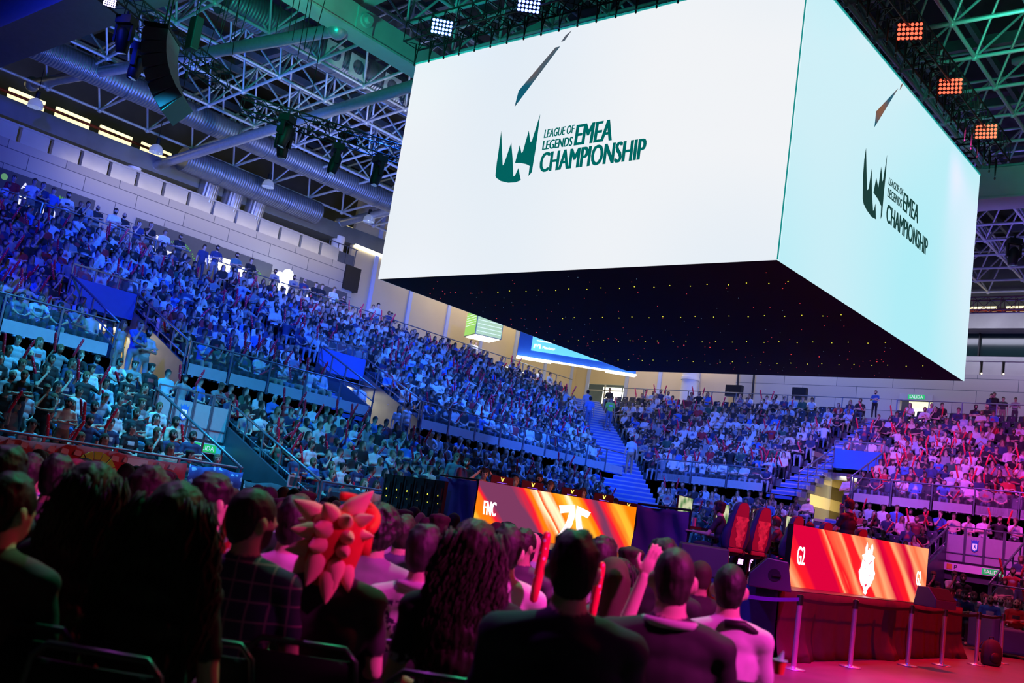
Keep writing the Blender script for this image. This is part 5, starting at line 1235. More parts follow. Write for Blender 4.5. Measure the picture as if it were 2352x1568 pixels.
def rows_B(X0, Y0, Z0, N, ru, cuts, aisles, nv, name, xend, ref):
    for i in range(N):
        z = Z0+ru*i; y = Y0+TR*i+TR*.62; lo = X0-TR*i+.35
        for a, c in sub((lo, xend), (cuts if i < nv+1 else [])+aisles):
            n = int((c-a-.1)/.515)
            for k in range(n): places.append((Vector((a+.3+k*.515, y, z)), PI, name, i, k+1, a, c, ref))
rows_L(UX0, UY0, UZ0, NU, RU, VU_L, AISU_L, NV, 'left upper tier', 6, 'L')
rows_B(UX0, UY0, UZ0, NU, RU, VU_B, AISU_B, NV, 'back upper tier', -6, 'B')
rows_L(LX0, LY0, LZ0, NL-1, RL, VL_L, AISL_L, NVL, 'left lower tier', 5, 'L')
rows_B(LX0, LY0, LZ0, NL-1, RL, VL_B, AISL_B, NVL, 'back lower tier', -4, 'B')
vis = []
for p in places:
    q = proj(p[0]+Vector((0, 0, .8)))
    if not (-40 < q[0] < 2392 and -40 < q[1] < 1600): continue
    # hidden by the cube?
    d = p[0]+Vector((0, 0, 1.2)) - Vector((0, 0, CAMZ)); s = (CZ0-CAMZ)/d.z if d.z > 0 else 9
    hx, hy = d.x*s, d.y*s
    if s < 1 and CX0 < hx < CX1 and CY0 < hy < CY1: continue
    vis.append((q[2], p))
vis.sort(key=lambda a: a[0])
N_PERSON = 300; persons = []     # filled in by explicit figures first; the stand figures below use what is left
def seat_label(p, what):
    loc, rz, name, i, k, a, c, ref = p; up = 'upper' in name
    if ref == 'L': r = 'left end' if a < 7 else 'exit' if not up else 'first doorway' if a < 17 else 'stair' if a < 23.5 else 'second doorway'
    else: r = ('stair' if abs(a+18.4) < .1 else 'doorway' if abs(a+16) < .1 else 'corner') if up else ('aisle' if abs(a+15.55) < .1 else 'exit' if abs(a+8.85) < .1 else 'corner')
    return '%s, %s row, %s from the %s, %s' % (what, ORD[i], ordw(k), r, name)
# ------------------------------------------------------------------ foreground audience
BODYYAW = math.radians(128)-PI/2
def fold_chair(loc, rz, label):
    t = thing('folding_chair', label, 'chair', loc, rz, 'folding chairs of the floor audience')
    f = MB(); w = .225
    f.tube([(-w, -.30, .40), (-w, -.335, .70), (-w+.015, -.345, .80), (-w+.06, -.35, .845), (w-.06, -.35, .845), (w-.015, -.345, .80), (w, -.335, .70), (w, -.30, .40)], .013, 8); f.build('back_frame', mat('chair_tube', (.10, .08, .10), .3, .7, var=.05), t)
    f = MB(); P = []; F = []
    for j in range(6):
        z = .47+.066*j; y = -.315-.09*(z-.47)
        for i in range(7): x = -w+.012+(2*w-.024)*i/6; P.append((x, y-.02*math.cos(PI*(i/6-.5)), z))
    for j in range(5):
        for i in range(6): F.append((j*7+i, j*7+i+1, (j+1)*7+i+1, (j+1)*7+i))
    f.add(P, F, 0, True); o = f.build('backrest', mat('chair_fabric', (.012, .012, .014), .85, var=.1), t); o.modifiers.new('t', 'SOLIDIFY').thickness = .012
    f = MB(); f.box((-.22, -.22, .425), (.22, .20, .455)); bevel(f.build('seat', mat('chair_fabric'), t), .012)
    for s in (-1, 1):
        f = MB(); f.tube([(s*.235, -.30, .42), (s*.235, .22, .01)], .012, 6); f.build('leg', mat('chair_tube'), t)
        f = MB(); f.tube([(s*.225, .18, .43), (s*.225, -.32, .01)], .012, 6); f.build('leg', mat('chair_tube'), t)
    return t
M_HAIR = mat('hair', attr=True, rough=.58, var=.2, vs=30, bump=.2)
def hair_mesh(B, style, col, t, seed=0):
    r = random.Random(seed); H, hr = B.H, B.hr; hd = lambda x, y, z: H+hr @ V(x, y, z)
    h = Body(); h.fine = True; st = Body()
    vox = .010
    if style in ('short', 'buzz', 'fade'):
        k = {'short': .014, 'buzz': .005, 'fade': .010}[style]
        h.ell(hd(0, -.014, .026), (.073+k*.75, .092+k, .094+k), HAIR, hr); h.ell(hd(0, -.048, -.018), (.064+k*.5, .056+k*.8, .085), HAIR, hr)
        if style == 'short':
            for j in range(26): a = r.uniform(0, 2*PI); e = r.uniform(.2, 1.3); h.ell(hd(.07*math.cos(a)*math.cos(e), -.01+.085*math.sin(a)*math.cos(e), .035+.095*math.sin(e)), (.022, .022, .016), HAIR)
    elif style in ('curly', 'afro'):
        k = .035 if style == 'afro' else .022
        h.ell(hd(0, -.014, .03), (.075+k, .09+k, .09+k), HAIR, hr); h.ell(hd(0, -.05, -.02), (.066+k*.8, .05+k, .07), HAIR, hr)
        for j in range(150):
            a = r.uniform(0, 2*PI); e = r.uniform(-.45, 1.5)
            if math.sin(a) > .2 and e < .5: continue
            h.ell(hd((.075+k)*math.cos(a)*math.cos(e), -.02+(.085+k)*math.sin(a)*math.cos(e), .03+(.09+k)*math.sin(e)), (.017, .017, .017), HAIR)
    elif style in ('long', 'longcurly', 'longwide'):
        wd = {'long': .0, 'longcurly': .004, 'longwide': .030}[style]; L = {'long': .40, 'longcurly': .46, 'longwide': .52}[style]
        h.ell(hd(0, -.016, .026), (.090+wd*.4, .104+wd*.4, .104+wd*.3), HAIR, hr)
        for j in range(6):
            s = j/5; c = H+V(0, -.05-.03*s-.03*math.sin(s*2), -.02-L*s); h.ell(c, (.080+wd+.026*math.sin(s*2.6)*(1+wd*20), .055+wd*.4, .07), HAIR)
        for sgn in (-1, 1):
            for j in range(5): s = j/4; h.ell(H+V(sgn*(.075+wd*.7+.02*s), -.02, .0-L*.8*s), (.035+wd*.3, .045, .06), HAIR)
        nst = 330 if style != 'long' else 200
        for j in range(nst):
            a = r.uniform(PI*.95, PI*2.05); rr = .09+wd+r.uniform(-.01, .022); p = H+V(rr*math.cos(a), -.03+.07*math.sin(a), r.uniform(-.03, .09)); pts = [p]; wv = r.uniform(0, 6); l = L*r.uniform(.7, 1.08)
            amp = .004 if style == 'long' else .013
            for q in range(1, 9):
                s = q/8; pts.append(p+V(math.cos(a)*(.04+wd)*math.sin(s*2.6)+amp*math.sin(wv+s*16), -.045*s+amp*math.cos(wv+s*14), -l*s))
            st.c.append(pts)
    elif style == 'bun':
        h.ell(hd(0, -.014, .024), (.084, .098, .098), HAIR, hr); h.ell(hd(0, -.11, .05), (.04, .04, .04), HAIR, hr)
    me, co = remesh(h, vox, 2)
    # fine strand relief
    n = np.empty(len(co)*3, np.float32); me.vertices.foreach_get('normal', n); n = n.reshape(-1, 3); amp = .0025 if style in ('short', 'buzz', 'fade', 'bun') else .006
    ang = np.arctan2(co[:, 1]-H.y, co[:, 0]-H.x); rel = (np.sin(ang*31+co[:, 2]*(23 if 'long' in style else 60)+2*np.sin(co[:, 2]*17+ang*3)+seed)*.6+np.sin(ang*57-co[:, 2]*31+seed)*.4+np.sin(co[:, 2]*90+ang*9)*.4)*amp*.8
    co2 = co+n*rel[:, None]; me.vertices.foreach_set('co', co2.ravel())
    tab = np.ones((len(co), 4), np.float32); tab[:, :3] = np.array(col)*(1+.25*np.sin(ang*17+seed))[:, None]; a = me.color_attributes.new('Col', 'FLOAT_COLOR', 'POINT'); a.data.foreach_set('color', tab.ravel())
    finish(me, M_HAIR); o = bpy.data.objects.new('hair', me); COL.objects.link(o); o.parent = t
    if st.c:
        mb = MB()
        for pts in st.c: mb.tube(pts, [.003, .004, .004, .004, .004, .0035, .003, .002, .0006], 4)
        s = mb.build('loose_strands', M_HAIR, o); c = s.data.color_attributes.new('Col', 'FLOAT_COLOR', 'POINT'); c.data.foreach_set('color', np.tile(np.array([*[x*1.3 for x in col], 1], np.float32), len(s.data.vertices)))
    return o
M_CLOTHP = mat('shirt_print', attr=True, rough=.8, var=0)
def shirt_mat(name, kind, base, mark):
    if name in MATS: return MATS[name]
    m = mat(name, attr=True, rough=.85, var=0); nt = m.node_tree; bs = nt.nodes['Principled BSDF']; at = [n for n in nt.nodes if n.type == 'ATTRIBUTE'][0]
    tc = nt.nodes.new('ShaderNodeTexCoord'); mx = nt.nodes.new('ShaderNodeMix'); mx.data_type = 'RGBA'
    mk = nt.nodes.new('ShaderNodeAttribute'); mk.attribute_name = 'Mask'; mu = nt.nodes.new('ShaderNodeMath'); mu.operation = 'MULTIPLY'
    if kind == 'plaid':
        sp = nt.nodes.new('ShaderNodeSeparateXYZ'); nt.links.new(tc.outputs['Object'], sp.inputs[0]); outs = []
        for ax in (0, 2):
            w = nt.nodes.new('ShaderNodeMath'); w.operation = 'PINGPONG'; w.inputs[1].default_value = .035; nt.links.new(sp.outputs[ax], w.inputs[0]); l = nt.nodes.new('ShaderNodeMath'); l.operation = 'LESS_THAN'; l.inputs[1].default_value = .0035; nt.links.new(w.outputs[0], l.inputs[0]); outs.append(l)
        mxm = nt.nodes.new('ShaderNodeMath'); mxm.operation = 'MAXIMUM'; nt.links.new(outs[0].outputs[0], mxm.inputs[0]); nt.links.new(outs[1].outputs[0], mxm.inputs[1]); f = mxm.outputs[0]
    else:
        n = nt.nodes.new('ShaderNodeTexNoise'); n.inputs['Scale'].default_value = 13 if kind == 'blot' else 26; n.inputs['Detail'].default_value = 3; n.inputs['Distortion'].default_value = 1.5; nt.links.new(tc.outputs['Object'], n.inputs['Vector']); g = nt.nodes.new('ShaderNodeMath'); g.operation = 'GREATER_THAN'; g.inputs[1].default_value = .5; nt.links.new(n.outputs['Fac'], g.inputs[0]); f = g.outputs[0]
    nt.links.new(f, mu.inputs[0]); nt.links.new(mk.outputs['Fac'], mu.inputs[1]); nt.links.new(mu.outputs[0], mx.inputs[0]); nt.links.new(at.outputs['Color'], mx.inputs[6]); mx.inputs[7].default_value = (*mark, 1); nt.links.new(mx.outputs[2], bs.inputs['Base Color']); return m
FG = [
 # px, top y, head width px, hair style, hair colour, shirt colour, options, label
 (22, 1085, 118, 'short', (.012, .010, .010), (.12, .05, .05), dict(hyaw=-.5), 'person with short dark hair in a brownish red top at the left edge, ear visible'),
 (12, 1025, 92, 'short', (.012, .010, .010), (.02, .02, .03), dict(), 'dark-haired person behind the left-edge listener, cut off by the frame'),
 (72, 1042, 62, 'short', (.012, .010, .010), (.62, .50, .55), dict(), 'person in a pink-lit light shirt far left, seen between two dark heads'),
 (132, 1045, 74, 'short', (.012, .010, .010), (.20, .18, .22), dict(sleeve=.9), 'person in a purple-grey hoodie left of the long-haired women'),
 (218, 1062, 122, 'longcurly', (.030, .016, .010), (.03, .015, .02), dict(hyaw=-.7, female=True), 'woman with long wavy brown hair turned to the right, on the left side'),
 (345, 1074, 84, 'short', (.02, .012, .010), (.10, .04, .04), dict(hyaw=-.9), 'person with red-lit forehead between the two long-haired women'),
 (402, 1102, 158, 'longwide', (.030, .022, .013), (.012, .012, .015), dict(female=True, hyaw=.1), 'nearest woman with very long voluminous dark wavy hair and dark top'),
 (488, 1090, 86, 'short', (.012, .010, .010), (.02, .02, .02), dict(hyaw=-.8), 'dark-haired man turned right behind the nearest woman'),
 (583, 1124, 98, 'fade', (.022, .015, .012), (.025, .03, .07), dict(hyaw=-.7, beard=True, prt='plaid'), 'bearded man in a navy checked shirt with pale lines'),
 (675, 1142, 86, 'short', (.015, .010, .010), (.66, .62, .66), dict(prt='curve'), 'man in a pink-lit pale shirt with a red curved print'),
 (772, 1172, 96, 'short', (.02, .012, .010), (.030, .022, .028), dict(bulk=1.15, shoulder=1.08, hyaw=-.3), 'broad person in a dark tee wearing a spiky red plush hat'),
 (868, 1160, 92, 'afro', (.015, .013, .012), (.28, .26, .32), dict(), 'person with a round curly dark afro in the middle row'),
 (925, 1182, 62, 'short', (.02, .012, .010), (.10, .12, .2), dict(hands='clasp'), 'man holding clasped hands by his chin, right of the afro'),
 (975, 1204, 88, 'short', (.015, .010, .012), (.60, .56, .60), dict(sleeve=.9, prt='blot', hood=True, hyaw=-.3), 'person in a pale hoodie with dark ink-like back print'),
 (1085, 1192, 116, 'longcurly', (.035, .020, .014), (.015, .014, .02), dict(prt='speck'), 'person with long curly hair and a black tee with white speckled print'),
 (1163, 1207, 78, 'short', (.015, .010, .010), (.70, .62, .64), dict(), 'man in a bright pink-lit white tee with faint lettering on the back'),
 (1205, 1215, 56, 'short', (.02, .012, .010), (.10, .08, .12), dict(hyaw=-.9, beard=True), 'bearded man in profile right of the pink-lit white tee'),
 (1232, 1224, 44, 'curly', (.05, .03, .08), (.50, .50, .62), dict(), 'person with purple-lit curls and a ribbed light top'),  # purple light put into the hair colour
 (1315, 1222, 118, 'short', (.012, .009, .008), (.022, .024, .050), dict(bulk=1.2, shoulder=1.15, arm=True), 'broad man in a navy tee with bare forearm, centre foreground'),
 (1384, 1234, 70, 'short', (.02, .012, .012), (.62, .55, .60), dict(hyaw=-.5, prt='speck2'), 'person in a white printed shirt just right of the broad navy tee'),
 (1428, 1278, 62, 'long', (.018, .012, .010), (.08, .05, .1), dict(hyaw=-1.0, female=True), 'woman with straight dark hair in profile, facing right'),
 (1520, 1239, 70, 'short', (.012, .010, .010), (.015, .015, .02), dict(), 'dark-haired man behind the buzz-cut man, in a dark top'),
 (1545, 1262, 94, 'buzz', (.030, .022, .018), (.012, .014, .014), dict(sleeve=.9, bulk=1.12, shoulder=1.1, hood=True), 'buzz-cut man in a black jacket with a pale hood'),
 (1600, 1290, 46, 'long', (.42, .22, .20), (.40, .06, .10), dict(female=True), 'woman with pink-lit blonde hair and red patterned top'),  # blonde hair with pink light mixed into its colour
 (1675, 1296, 78, 'fade', (.012, .010, .010), (.58, .54, .58), dict(hyaw=-.1, strap=True), 'man with prominent ears, pale shirt and dark shoulder strap, rightmost in the audience'),
]
fg_pts = []
for idx, (px, top, hw, style, hc, sc_, op, label) in enumerate(FG):
    hwm = {'longwide': .245, 'longcurly': .205, 'afro': .225, 'curly': .20, 'long': .19, 'buzz': .165, 'fade': .175}.get(style, .182)
    d = hwm*FPX/hw; cy = top+hw*{'longwide': .60, 'longcurly': .66, 'long': .70, 'afro': .70, 'buzz': .75}.get(style, .74); w = V(0, 0, CAMZ)+ray(px, cy)*d
    kw = {k: v for k, v in op.items() if k in ('bulk', 'hyaw', 'beard', 'female', 'sleeve', 'shoulder')}
    B = make_body(pose='lapf' if op.get('hands') != 'clasp' else 'chin', hair='none' if style != 'bald' else 'bald', fine=True, hpitch=.08, **kw); B.fine = True
    s = w.z/B.H.z; s = max(.88, min(1.14, s))
    yaw = BODYYAW+rnd.uniform(-.06, .06); R2 = Matrix.Rotation(yaw, 3, 'Z'); off = R2 @ (B.H*s); base = V(w.x-off.x, w.y-off.y, 0)
    t = thing('person', label, 'person', base, yaw, 'seated floor audience seen from behind'); t.scale = (s, s, s)
    me, co = remesh(B, .0125, 3); reg = regions(B, co)
    nn = np.empty(len(co)*3, np.float32); me.vertices.foreach_get('normal', nn); nn = nn.reshape(-1, 3); X_, Y_, Z_ = co.T
    fold = (np.sin(Z_*34+X_*22+1.7*np.sin(X_*13+idx)+idx)*.5+np.sin(Z_*61-X_*38+Y_*20+idx*2)*.3+np.sin(X_*17-Z_*12+Y_*29)*.5)*.0042*np.isin(reg, (SHIRT, PANTS))
    me.vertices.foreach_set('co', (co+nn*fold[:, None]).ravel())
    tab = colortable(sc_, rnd.choice(SKINS[:3]), hc, (.03, .035, .05)); paint(me, reg, tab)
    prt = op.get('prt'); m = M_PEOPLE
    if prt:
        m = shirt_mat('shirt_'+prt, {'plaid': 'plaid', 'curve': 'none', 'blot': 'blot', 'speck': 'speck', 'speck2': 'speck', }.get(prt), sc_, {'plaid': (.26, .14, .20), 'blot': (.03, .02, .06), 'speck': (.55, .45, .6), 'speck2': (.15, .05, .08), 'curve': (.5, .02, .1)}[prt])
        mk = me.attributes.new('Mask', 'FLOAT', 'POINT'); z = co[:, 2]; mask = (reg == SHIRT).astype(np.float32)
        if prt in ('blot', 'speck2'): mask *= ((z < .98) & (z > .6) & (co[:, 1] < .02))
        if prt == 'speck': mask *= ((z < .80) & (z > .62) & (co[:, 1] < .02) & (co[:, 0] < .10))
        if prt == 'curve': mask *= 0
        mk.data.foreach_set('value', mask.astype(np.float32))
    finish(me, m); o = bpy.data.objects.new('body', me); COL.objects.link(o); o.parent = t
    hair_mesh(B, style, hc, t, idx)
    if prt == 'curve':
        b = MB(); b.tube([(-.10, -.118, .78), (-.03, -.135, .83), (.05, -.135, .82), (.12, -.115, .76)], .010, 6); b.tube([(-.06, -.125, .74), (.0, -.138, .785), (.06, -.13, .76)], .010, 6); b.build('red_print', mat('print_red', (.6, .02, .12), .7, var=0), t)
    if op.get('hood'):
        b = MB(); N = B.N; b.tube([N+V(.095*math.cos(a), .0+.078*math.sin(a), -.012) for a in [PI*.02+PI*1.0*k/8+PI for k in range(9)]], .017, 8); b.build('hood', mat('pale_hood', (.50, .47, .48), .85, var=.1) if 'buzz' in style else mat('hood_cloth', (.45, .42, .45), .85, var=.1), t)
    if op.get('strap'):
        b = MB(); b.tube([B.N+V(-.02, -.075, -.02), B.N+V(.07, -.055, -.015), B.N+V(.15, -.03, -.055), B.N+V(.17, .06, -.12)], .022, 8); b.build('shoulder_strap', M_BLACK, t)
    if 'spiky red plush hat' in label:
        hat = thing('plush_hat', 'red plush hat with rows of pale orange spikes', 'hat', (0, 0, 0)); hat.parent = None; hat.matrix_world = t.matrix_world
        hat.location = base; hat.rotation_euler = (0, 0, yaw); hat.scale = (s, s, s); H = B.H
        M_H = mat('plush_red', (.75, .04, .02), .9, var=.1, vs=20); M_S = mat('plush_spike', (.90, .42, .28), .9, var=.06, vs=20)
        b = MB(); rings = []
        for z, rx, ry, yo in ((.12, .02, .02, .0), (.105, .075, .08, 0), (.07, .115, .12, -.01), (.01, .125, .125, -.02), (-.06, .118, .105, -.04), (-.14, .10, .075, -.06), (-.20, .07, .05, -.07)):
            rings.append([H+V(rx*math.cos(a), yo+ry*math.sin(a), z+.02) for a in [2*PI*k/24 for k in range(24)]])
        b.loft(rings); b.build('crown', M_H, hat)
        b = MB(); b.tube([H+V(.02+.13*math.cos(a), .03+.10*math.sin(a), .10+.09*math.sin(a*.9)) for a in [-.6+.2*k for k in range(14)]], .02, 8); b.tube([H+V(.12, .02+.0*k, .16-.05*k) for k in range(5)], .03, 8); b.build('brim_crest', M_H, hat)
        sp = [(0, 1.45, 1.2), (PI*1.0, .55, 1.15), (PI*1.18, .0, 1.0), (PI*1.12, -.55, 1.0), (PI*1.42, .62, 1.), (PI*1.40, .12, 1.05), (PI*1.38, -.35, 1.), (PI*1.36, -.85, 1.15), (PI*1.62, .45, .85), (PI*1.66, -.02, .85), (PI*1.64, -.45, .85), (PI*1.60, -.95, 1.0), (PI*1.85, .55, .8), (PI*1.9, .1, .7), (PI*1.05, -1.0, 1.), (PI*.9, .2, .9), (PI*1.55, -1.35, 1.1), (PI*1.75, -1.1, .9)]
        for a, e, k in sp:
            b = MB(); d = V(math.cos(a)*math.cos(e*.55), math.sin(a)*math.cos(e*.55), math.sin(e*.75) if e > 0 else e*.35).normalized(); p = H+V(.105*math.cos(a)*math.cos(max(e, 0)*.8), -.02+.10*math.sin(a)*math.cos(max(e, 0)*.8), .03+.125*e if e < 1 else .13)
            if e < -.6: d = V(math.cos(a)*.5, math.sin(a)*.5, -1).normalized()
            u = d.orthogonal().normalized(); v = d.cross(u); b.loft([[p+d*(t_*.125*k-.02)+(u*math.cos(2*PI*j/14)+v*math.sin(2*PI*j/14))*r_*.040*k for j in range(14)] for t_, r_ in ((0, .75), (.15, 1), (.4, .92), (.7, .55), (.92, .18), (1, .03))]); b.build('spike', M_S, hat)
    if idx != 2: fold_chair(base+R2 @ V(0, -.02, 0), yaw, 'black folding chair of the '+' '.join(label.split(',')[0].replace('-', ' ').split()[:10]))
    fg_pts.append((base.x, base.y)); persons.append(t)
# sticks and small things held in the foreground
def stick(loc, d, label, group='red inflatable sticks', sc=1.):
    o = bpy.data.objects.new('inflatable_stick', STICK); COL.objects.link(o); o.location = loc; o.rotation_mode = 'QUATERNION'; o.rotation_quaternion = Vector(d).to_track_quat('Z', 'X'); o.scale = (sc, sc, sc); return tag(o, label, 'inflatable stick', group)
for (x, y, dd, L, lab) in ((492, 1330, 4.4, .75, 'glossy red inflatable stick held up between the nearest woman and the checked shirt'), (1232, 1345, 5.3, .62, 'red inflatable stick with white dots left of the broad navy tee'), (1362, 1400, 4.9, .5, 'red inflatable stick behind the shoulder of the broad navy tee')):
    stick(V(0, 0, CAMZ)+ray(x, y)*dd, (.05, .05, 1), lab, sc=L)
# raised pink-lit hand
B = Body(); B.fine = True; w = V(0, 0, 0); B.cap(V(0, 0, -.26), w, .040, .028, SKIN); hand(B, w, V(.1, 0, 1), V(0, -1, 0), True, curl=.15); B.H = V(0, 0, 9); B.hr = Matrix.Identity(3); B.hair = 'none'; B.beard = False
me, co = remesh(B, .006, 2); paint(me, np.zeros(len(co), int), colortable((.5, .5, .5), SKINS[2])); finish(me)
o = bpy.data.objects.new('raised_hand', me); COL.objects.link(o); p = V(0, 0, CAMZ)+ray(1478, 1325)*5.2; o.location = p; o.rotation_euler = (0, .25, BODYYAW)
# it belongs to a listener hidden by the heads in front
pp = person_obj('s', 5, ('grey', (.24, .25, .27)), (p.x-.25, p.y+.1, 0), BODYYAW, 'person raising an open pink-lit hand behind the straight-haired woman', 'seated floor audience seen from behind'); persons.append(pp)
mw = Matrix.Translation(pp.location) @ Matrix.Rotation(BODYYAW, 4, 'Z'); o.parent = pp; o.matrix_parent_inverse = mw.inverted()
# drink cup at the knee of the rightmost man
p = V(0, 0, CAMZ)+ray(1790, 1532)*4.2; t = thing('snack_cup', 'red striped paper cup with green rim by the rightmost man', 'cup', p); t.scale = (.55, .55, .55)
b = MB(); b.cyl((0, 0, -.05), (0, 0, .05), .035, 16, .05); b.build('cup', mat('cup_red', (.7, .05, .03), .5, var=.1), t); b = MB(); b.tube([(.05*math.cos(a), .05*math.sin(a), .05) for a in [2*PI*k/16 for k in range(17)]], .006, 6); b.cyl((0, 0, .05), (.02, 0, .12), .03, 8, .004); b.build('rim', mat('cup_green', (.3, .8, .6), .4, var=0), t)

# ------------------------------------------------------------------ remaining floor audience (facing the stage)
fdir = V(math.cos(BODYYAW+PI/2), math.sin(BODYYAW+PI/2), 0); sdir = V(fdir.y, -fdir.x, 0); cnt = 0
rows_fc = []
for r_ in range(12):
    D = 5.6+.86*r_
    for k in range(-24, 16):
        p = fdir*D+sdir*(k*.56+.2*(r_ % 2)); 
        if p.x < LX0+1.9 or p.y < 1.0: continue
        if p.x > -8.0 and p.y > 12.9: continue
        if SX0-.6 < p.x < -6 and p.y > SY0-1.0: continue
        q = proj(p+V(0, 0, 1.2))
        if not (-30 < q[0] < 1640): continue
        if q[0] > 1250 and D > 9.0: continue
        if any((p.x-a)**2+(p.y-c)**2 < .42 for a, c in fg_pts): continue
        rows_fc.append((r_, k, p))
rows_fc.sort(key=lambda a: (a[0], a[1])); perrow = {}
for r_, k, p in rows_fc:
    if rnd.random() < .10: continue
    perrow[r_] = perrow.get(r_, 0)+1
    sh = pick_shirt(); i = rnd.choice([0, 1, 2, 5, 6, 8, 10, 11]); sc2 = rnd.uniform(.97, 1.05)
    o = person_obj('s', i, sh, p, BODYYAW+rnd.uniform(-.15, .15)-(.35 if p.x < -10 else 0), '%s-clad floor listener, %s row behind the nearest figures, %s from the left' % (sh[0].replace(' ', '-'), ORD[r_], ordw(perrow[r_])), 'listeners seated on the arena floor', sc2); persons.append(o)
CHAIR0 = None
# right-hand floor audience beyond the stage, facing the stage
perrow = {}
for r_ in range(7):
    for k in range(7):
        p = V(-9.9+.62*k+.1*rnd.random(), 26.0+1.0*r_+.1*rnd.random(), 0)
        q = proj(p+V(0, 0, 1.2))
        if q[0] > 2400 or q[0] < 2100: continue
        so_p = onZ(2296, 1503, 0); cam2 = so_p.xy.length
        if (p.xy-so_p.xy).length < 1.15 or (p.xy.length < cam2+.6 and q[0] > 2205): continue
        if rnd.random() < .1: continue
        perrow[r_] = perrow.get(r_, 0)+1; sh = pick_shirt()
        o = person_obj('s', rnd.choice([0, 1, 2, 3, 5, 6, 8, 11]), sh, p, PI+.35+rnd.uniform(-.2, .2), '%s-clad listener on the floor right of the stage, %s row, %s from left' % (sh[0].replace(' ', '-'), ORD[r_], ordw(perrow[r_])), 'listeners on the floor right of the stage'); persons.append(o)

# ------------------------------------------------------------------ players, coach, staff
def rzface(v): return math.atan2(v[1], v[0])-PI/2
M_HS = mat('headset_black', (.02, .02, .022), .4, var=0)
def headset(t, B, sc=1.):
    H, hr = B.H, B.hr; hd = lambda x, y, z: H+hr @ V(x, y, z); b = MB(); b.tube([hd(.095*math.cos(a), -.005, .01+.135*math.sin(a)) for a in [PI*k/12 for k in range(13)]], .012, 6)
    for s in (-1, 1): b.cyl(hd(s*.082, -.005, -.005), hd(s*.112, -.005, -.005), .042, 14)
    b.tube([hd(-.10, .02, -.03), hd(-.08, .09, -.06), hd(-.03, .12, -.065)], .005, 5); b.ell(hd(-.03, .12, -.065), (.012, .01, .01), 6, 5)
    ob = b.build('headset', M_HS); ob.parent = t; return ob
def special(kind_kw, loc, face, shirt, label, group, headset_on=False, skin=None, hair=(.02, .013, .01), pants=(.02, .02, .03), sc=1.0, voxel=.014, cat='person'):
    B = make_body(**kind_kw); me, co = remesh(B, voxel, 2); reg = regions(B, co); paint(me, reg, colortable(shirt, skin or SKINS[0], hair, pants)); finish(me)
    t = thing('person', label, 'person', loc, rzface(face), group); t.scale = (sc, sc, sc); o = bpy.data.objects.new('body', me); COL.objects.link(o); o.parent = t
    if headset_on: headset(t, B)
    persons.append(t); return t, B
G2G = 'players of the near team'; FNG = 'players of the far team'
neg = V(-.95, -.22, 0); cface = V(-.82, .42, 0)
gp = [(15.25, 'curly-haired near-team player reaching to his keyboard, fully visible left of the chairs', dict(pose='key', hair='curly', lean=.18)),
      (16.15, 'near-team player half hidden between the two printed chairs', dict(pose='key', hair='short', lean=.1)),
      (17.1, 'near-team player with red-lit hair and headset bending beside the red panel', dict(pose='key', hair='short', lean=.3)),
      (18.0, 'near-team player of whom only the headset shows above the red panel', dict(pose='key', hair='short', lean=.15))]
gx = -8.15
for k, (y, lab, kw) in enumerate(gp):
    hx, hy = [(-8.15, 15.2), (-8.20, 16.6), (-8.45, 18.1), (-8.4, 19.3)][k]; dv = neg.normalized()*(.09+.06*k*0)
    special(kw, (hx-dv.x, hy-dv.y, SZ-.02), neg, (.03, .025, .04), lab, G2G, True, hair=(.10, .03, .02) if k == 2 else (.03, .015, .012), sc=.92)  # third player's hair colour carries the red light
    gx_, gy_ = [(-7.75, 15.15), (-7.80, 16.05), (-7.95, 17.7), (-7.9, 18.9)][k]; cv = cface.normalized()*.30
    g = gaming_chair((gx_+cv.x, gy_+cv.y, SZ), cface, ['printed red gaming chair nearest the purple cloth', 'printed red gaming chair left of the red panel', 'red gaming chair whose headrest shows above the left end of the red panel', 'red gaming chair headrest above the middle of the red panel'][k]); g.scale = (.88, .88, .88)
g = gaming_chair((-7.9, 20.1, SZ), cface, 'red gaming chair headrest beside the standing coach'); g.scale = (.88, .88, .88)
c = onX(1962, 1225, -7.35)
t, B = special(dict(pose='stchin', hair='short', bulk=1.15, hyaw=.3), (-7.6, 19.2, SZ), (-.95, .15), (.02, .018, .022), 'standing coach with headset and hand at chin, black tee lettered on the back', 'staff on the stage', True, hair=(.03, .015, .012))
text_mesh('RES', 'lettering', mat('print_coral', (.8, .3, .25), .7, var=0), (0, -.142, 1.36), (1, 0, 0), (0, 0, 1), .06, .15, parent=t)
fpos = [(1108, 1090, 'far-team player in orange resting a hand on his cap behind the FNC panel', 'head'), (1178, 1108, 'blond far-team player with headset behind the second monitor', 'key'), (1258, 1118, 'far-team player in an orange jersey with headset behind the third monitor', 'key'), (1332, 1134, 'long-haired far-team player with glasses behind the fourth monitor', 'key'), (1407, 1158, 'dark-haired far-team player behind the fifth monitor', 'key')]
pF2 = FL-nF*1.15
for k, (x, y, lab, ps) in enumerate(fpos):
    q = onP(x, y, pF2, nF); special(dict(pose=ps, hair=['short', 'short', 'short', 'long', 'short'][k], hyaw=-.45, hpitch=-.1, lean=.12), (q.x, q.y, q.z-1.18), nF, (.75, .14, .03) if k in (0, 2) else (.6, .12, .04), lab, FNG, True, hair=[(.02, .013, .01), (.30, .18, .08), (.12, .07, .04), (.10, .05, .02), (.02, .013, .01)][k])
q = onP(1237, 1098, FL-nF*2.1, nF); special(dict(pose='stcross', hair='short', beard=True, hyaw=-.3), (q.x, q.y, q.z-1.63), nF, (.05, .07, .30), 'bearded coach in blue standing behind the far team with a headset', 'staff on the stage', True)
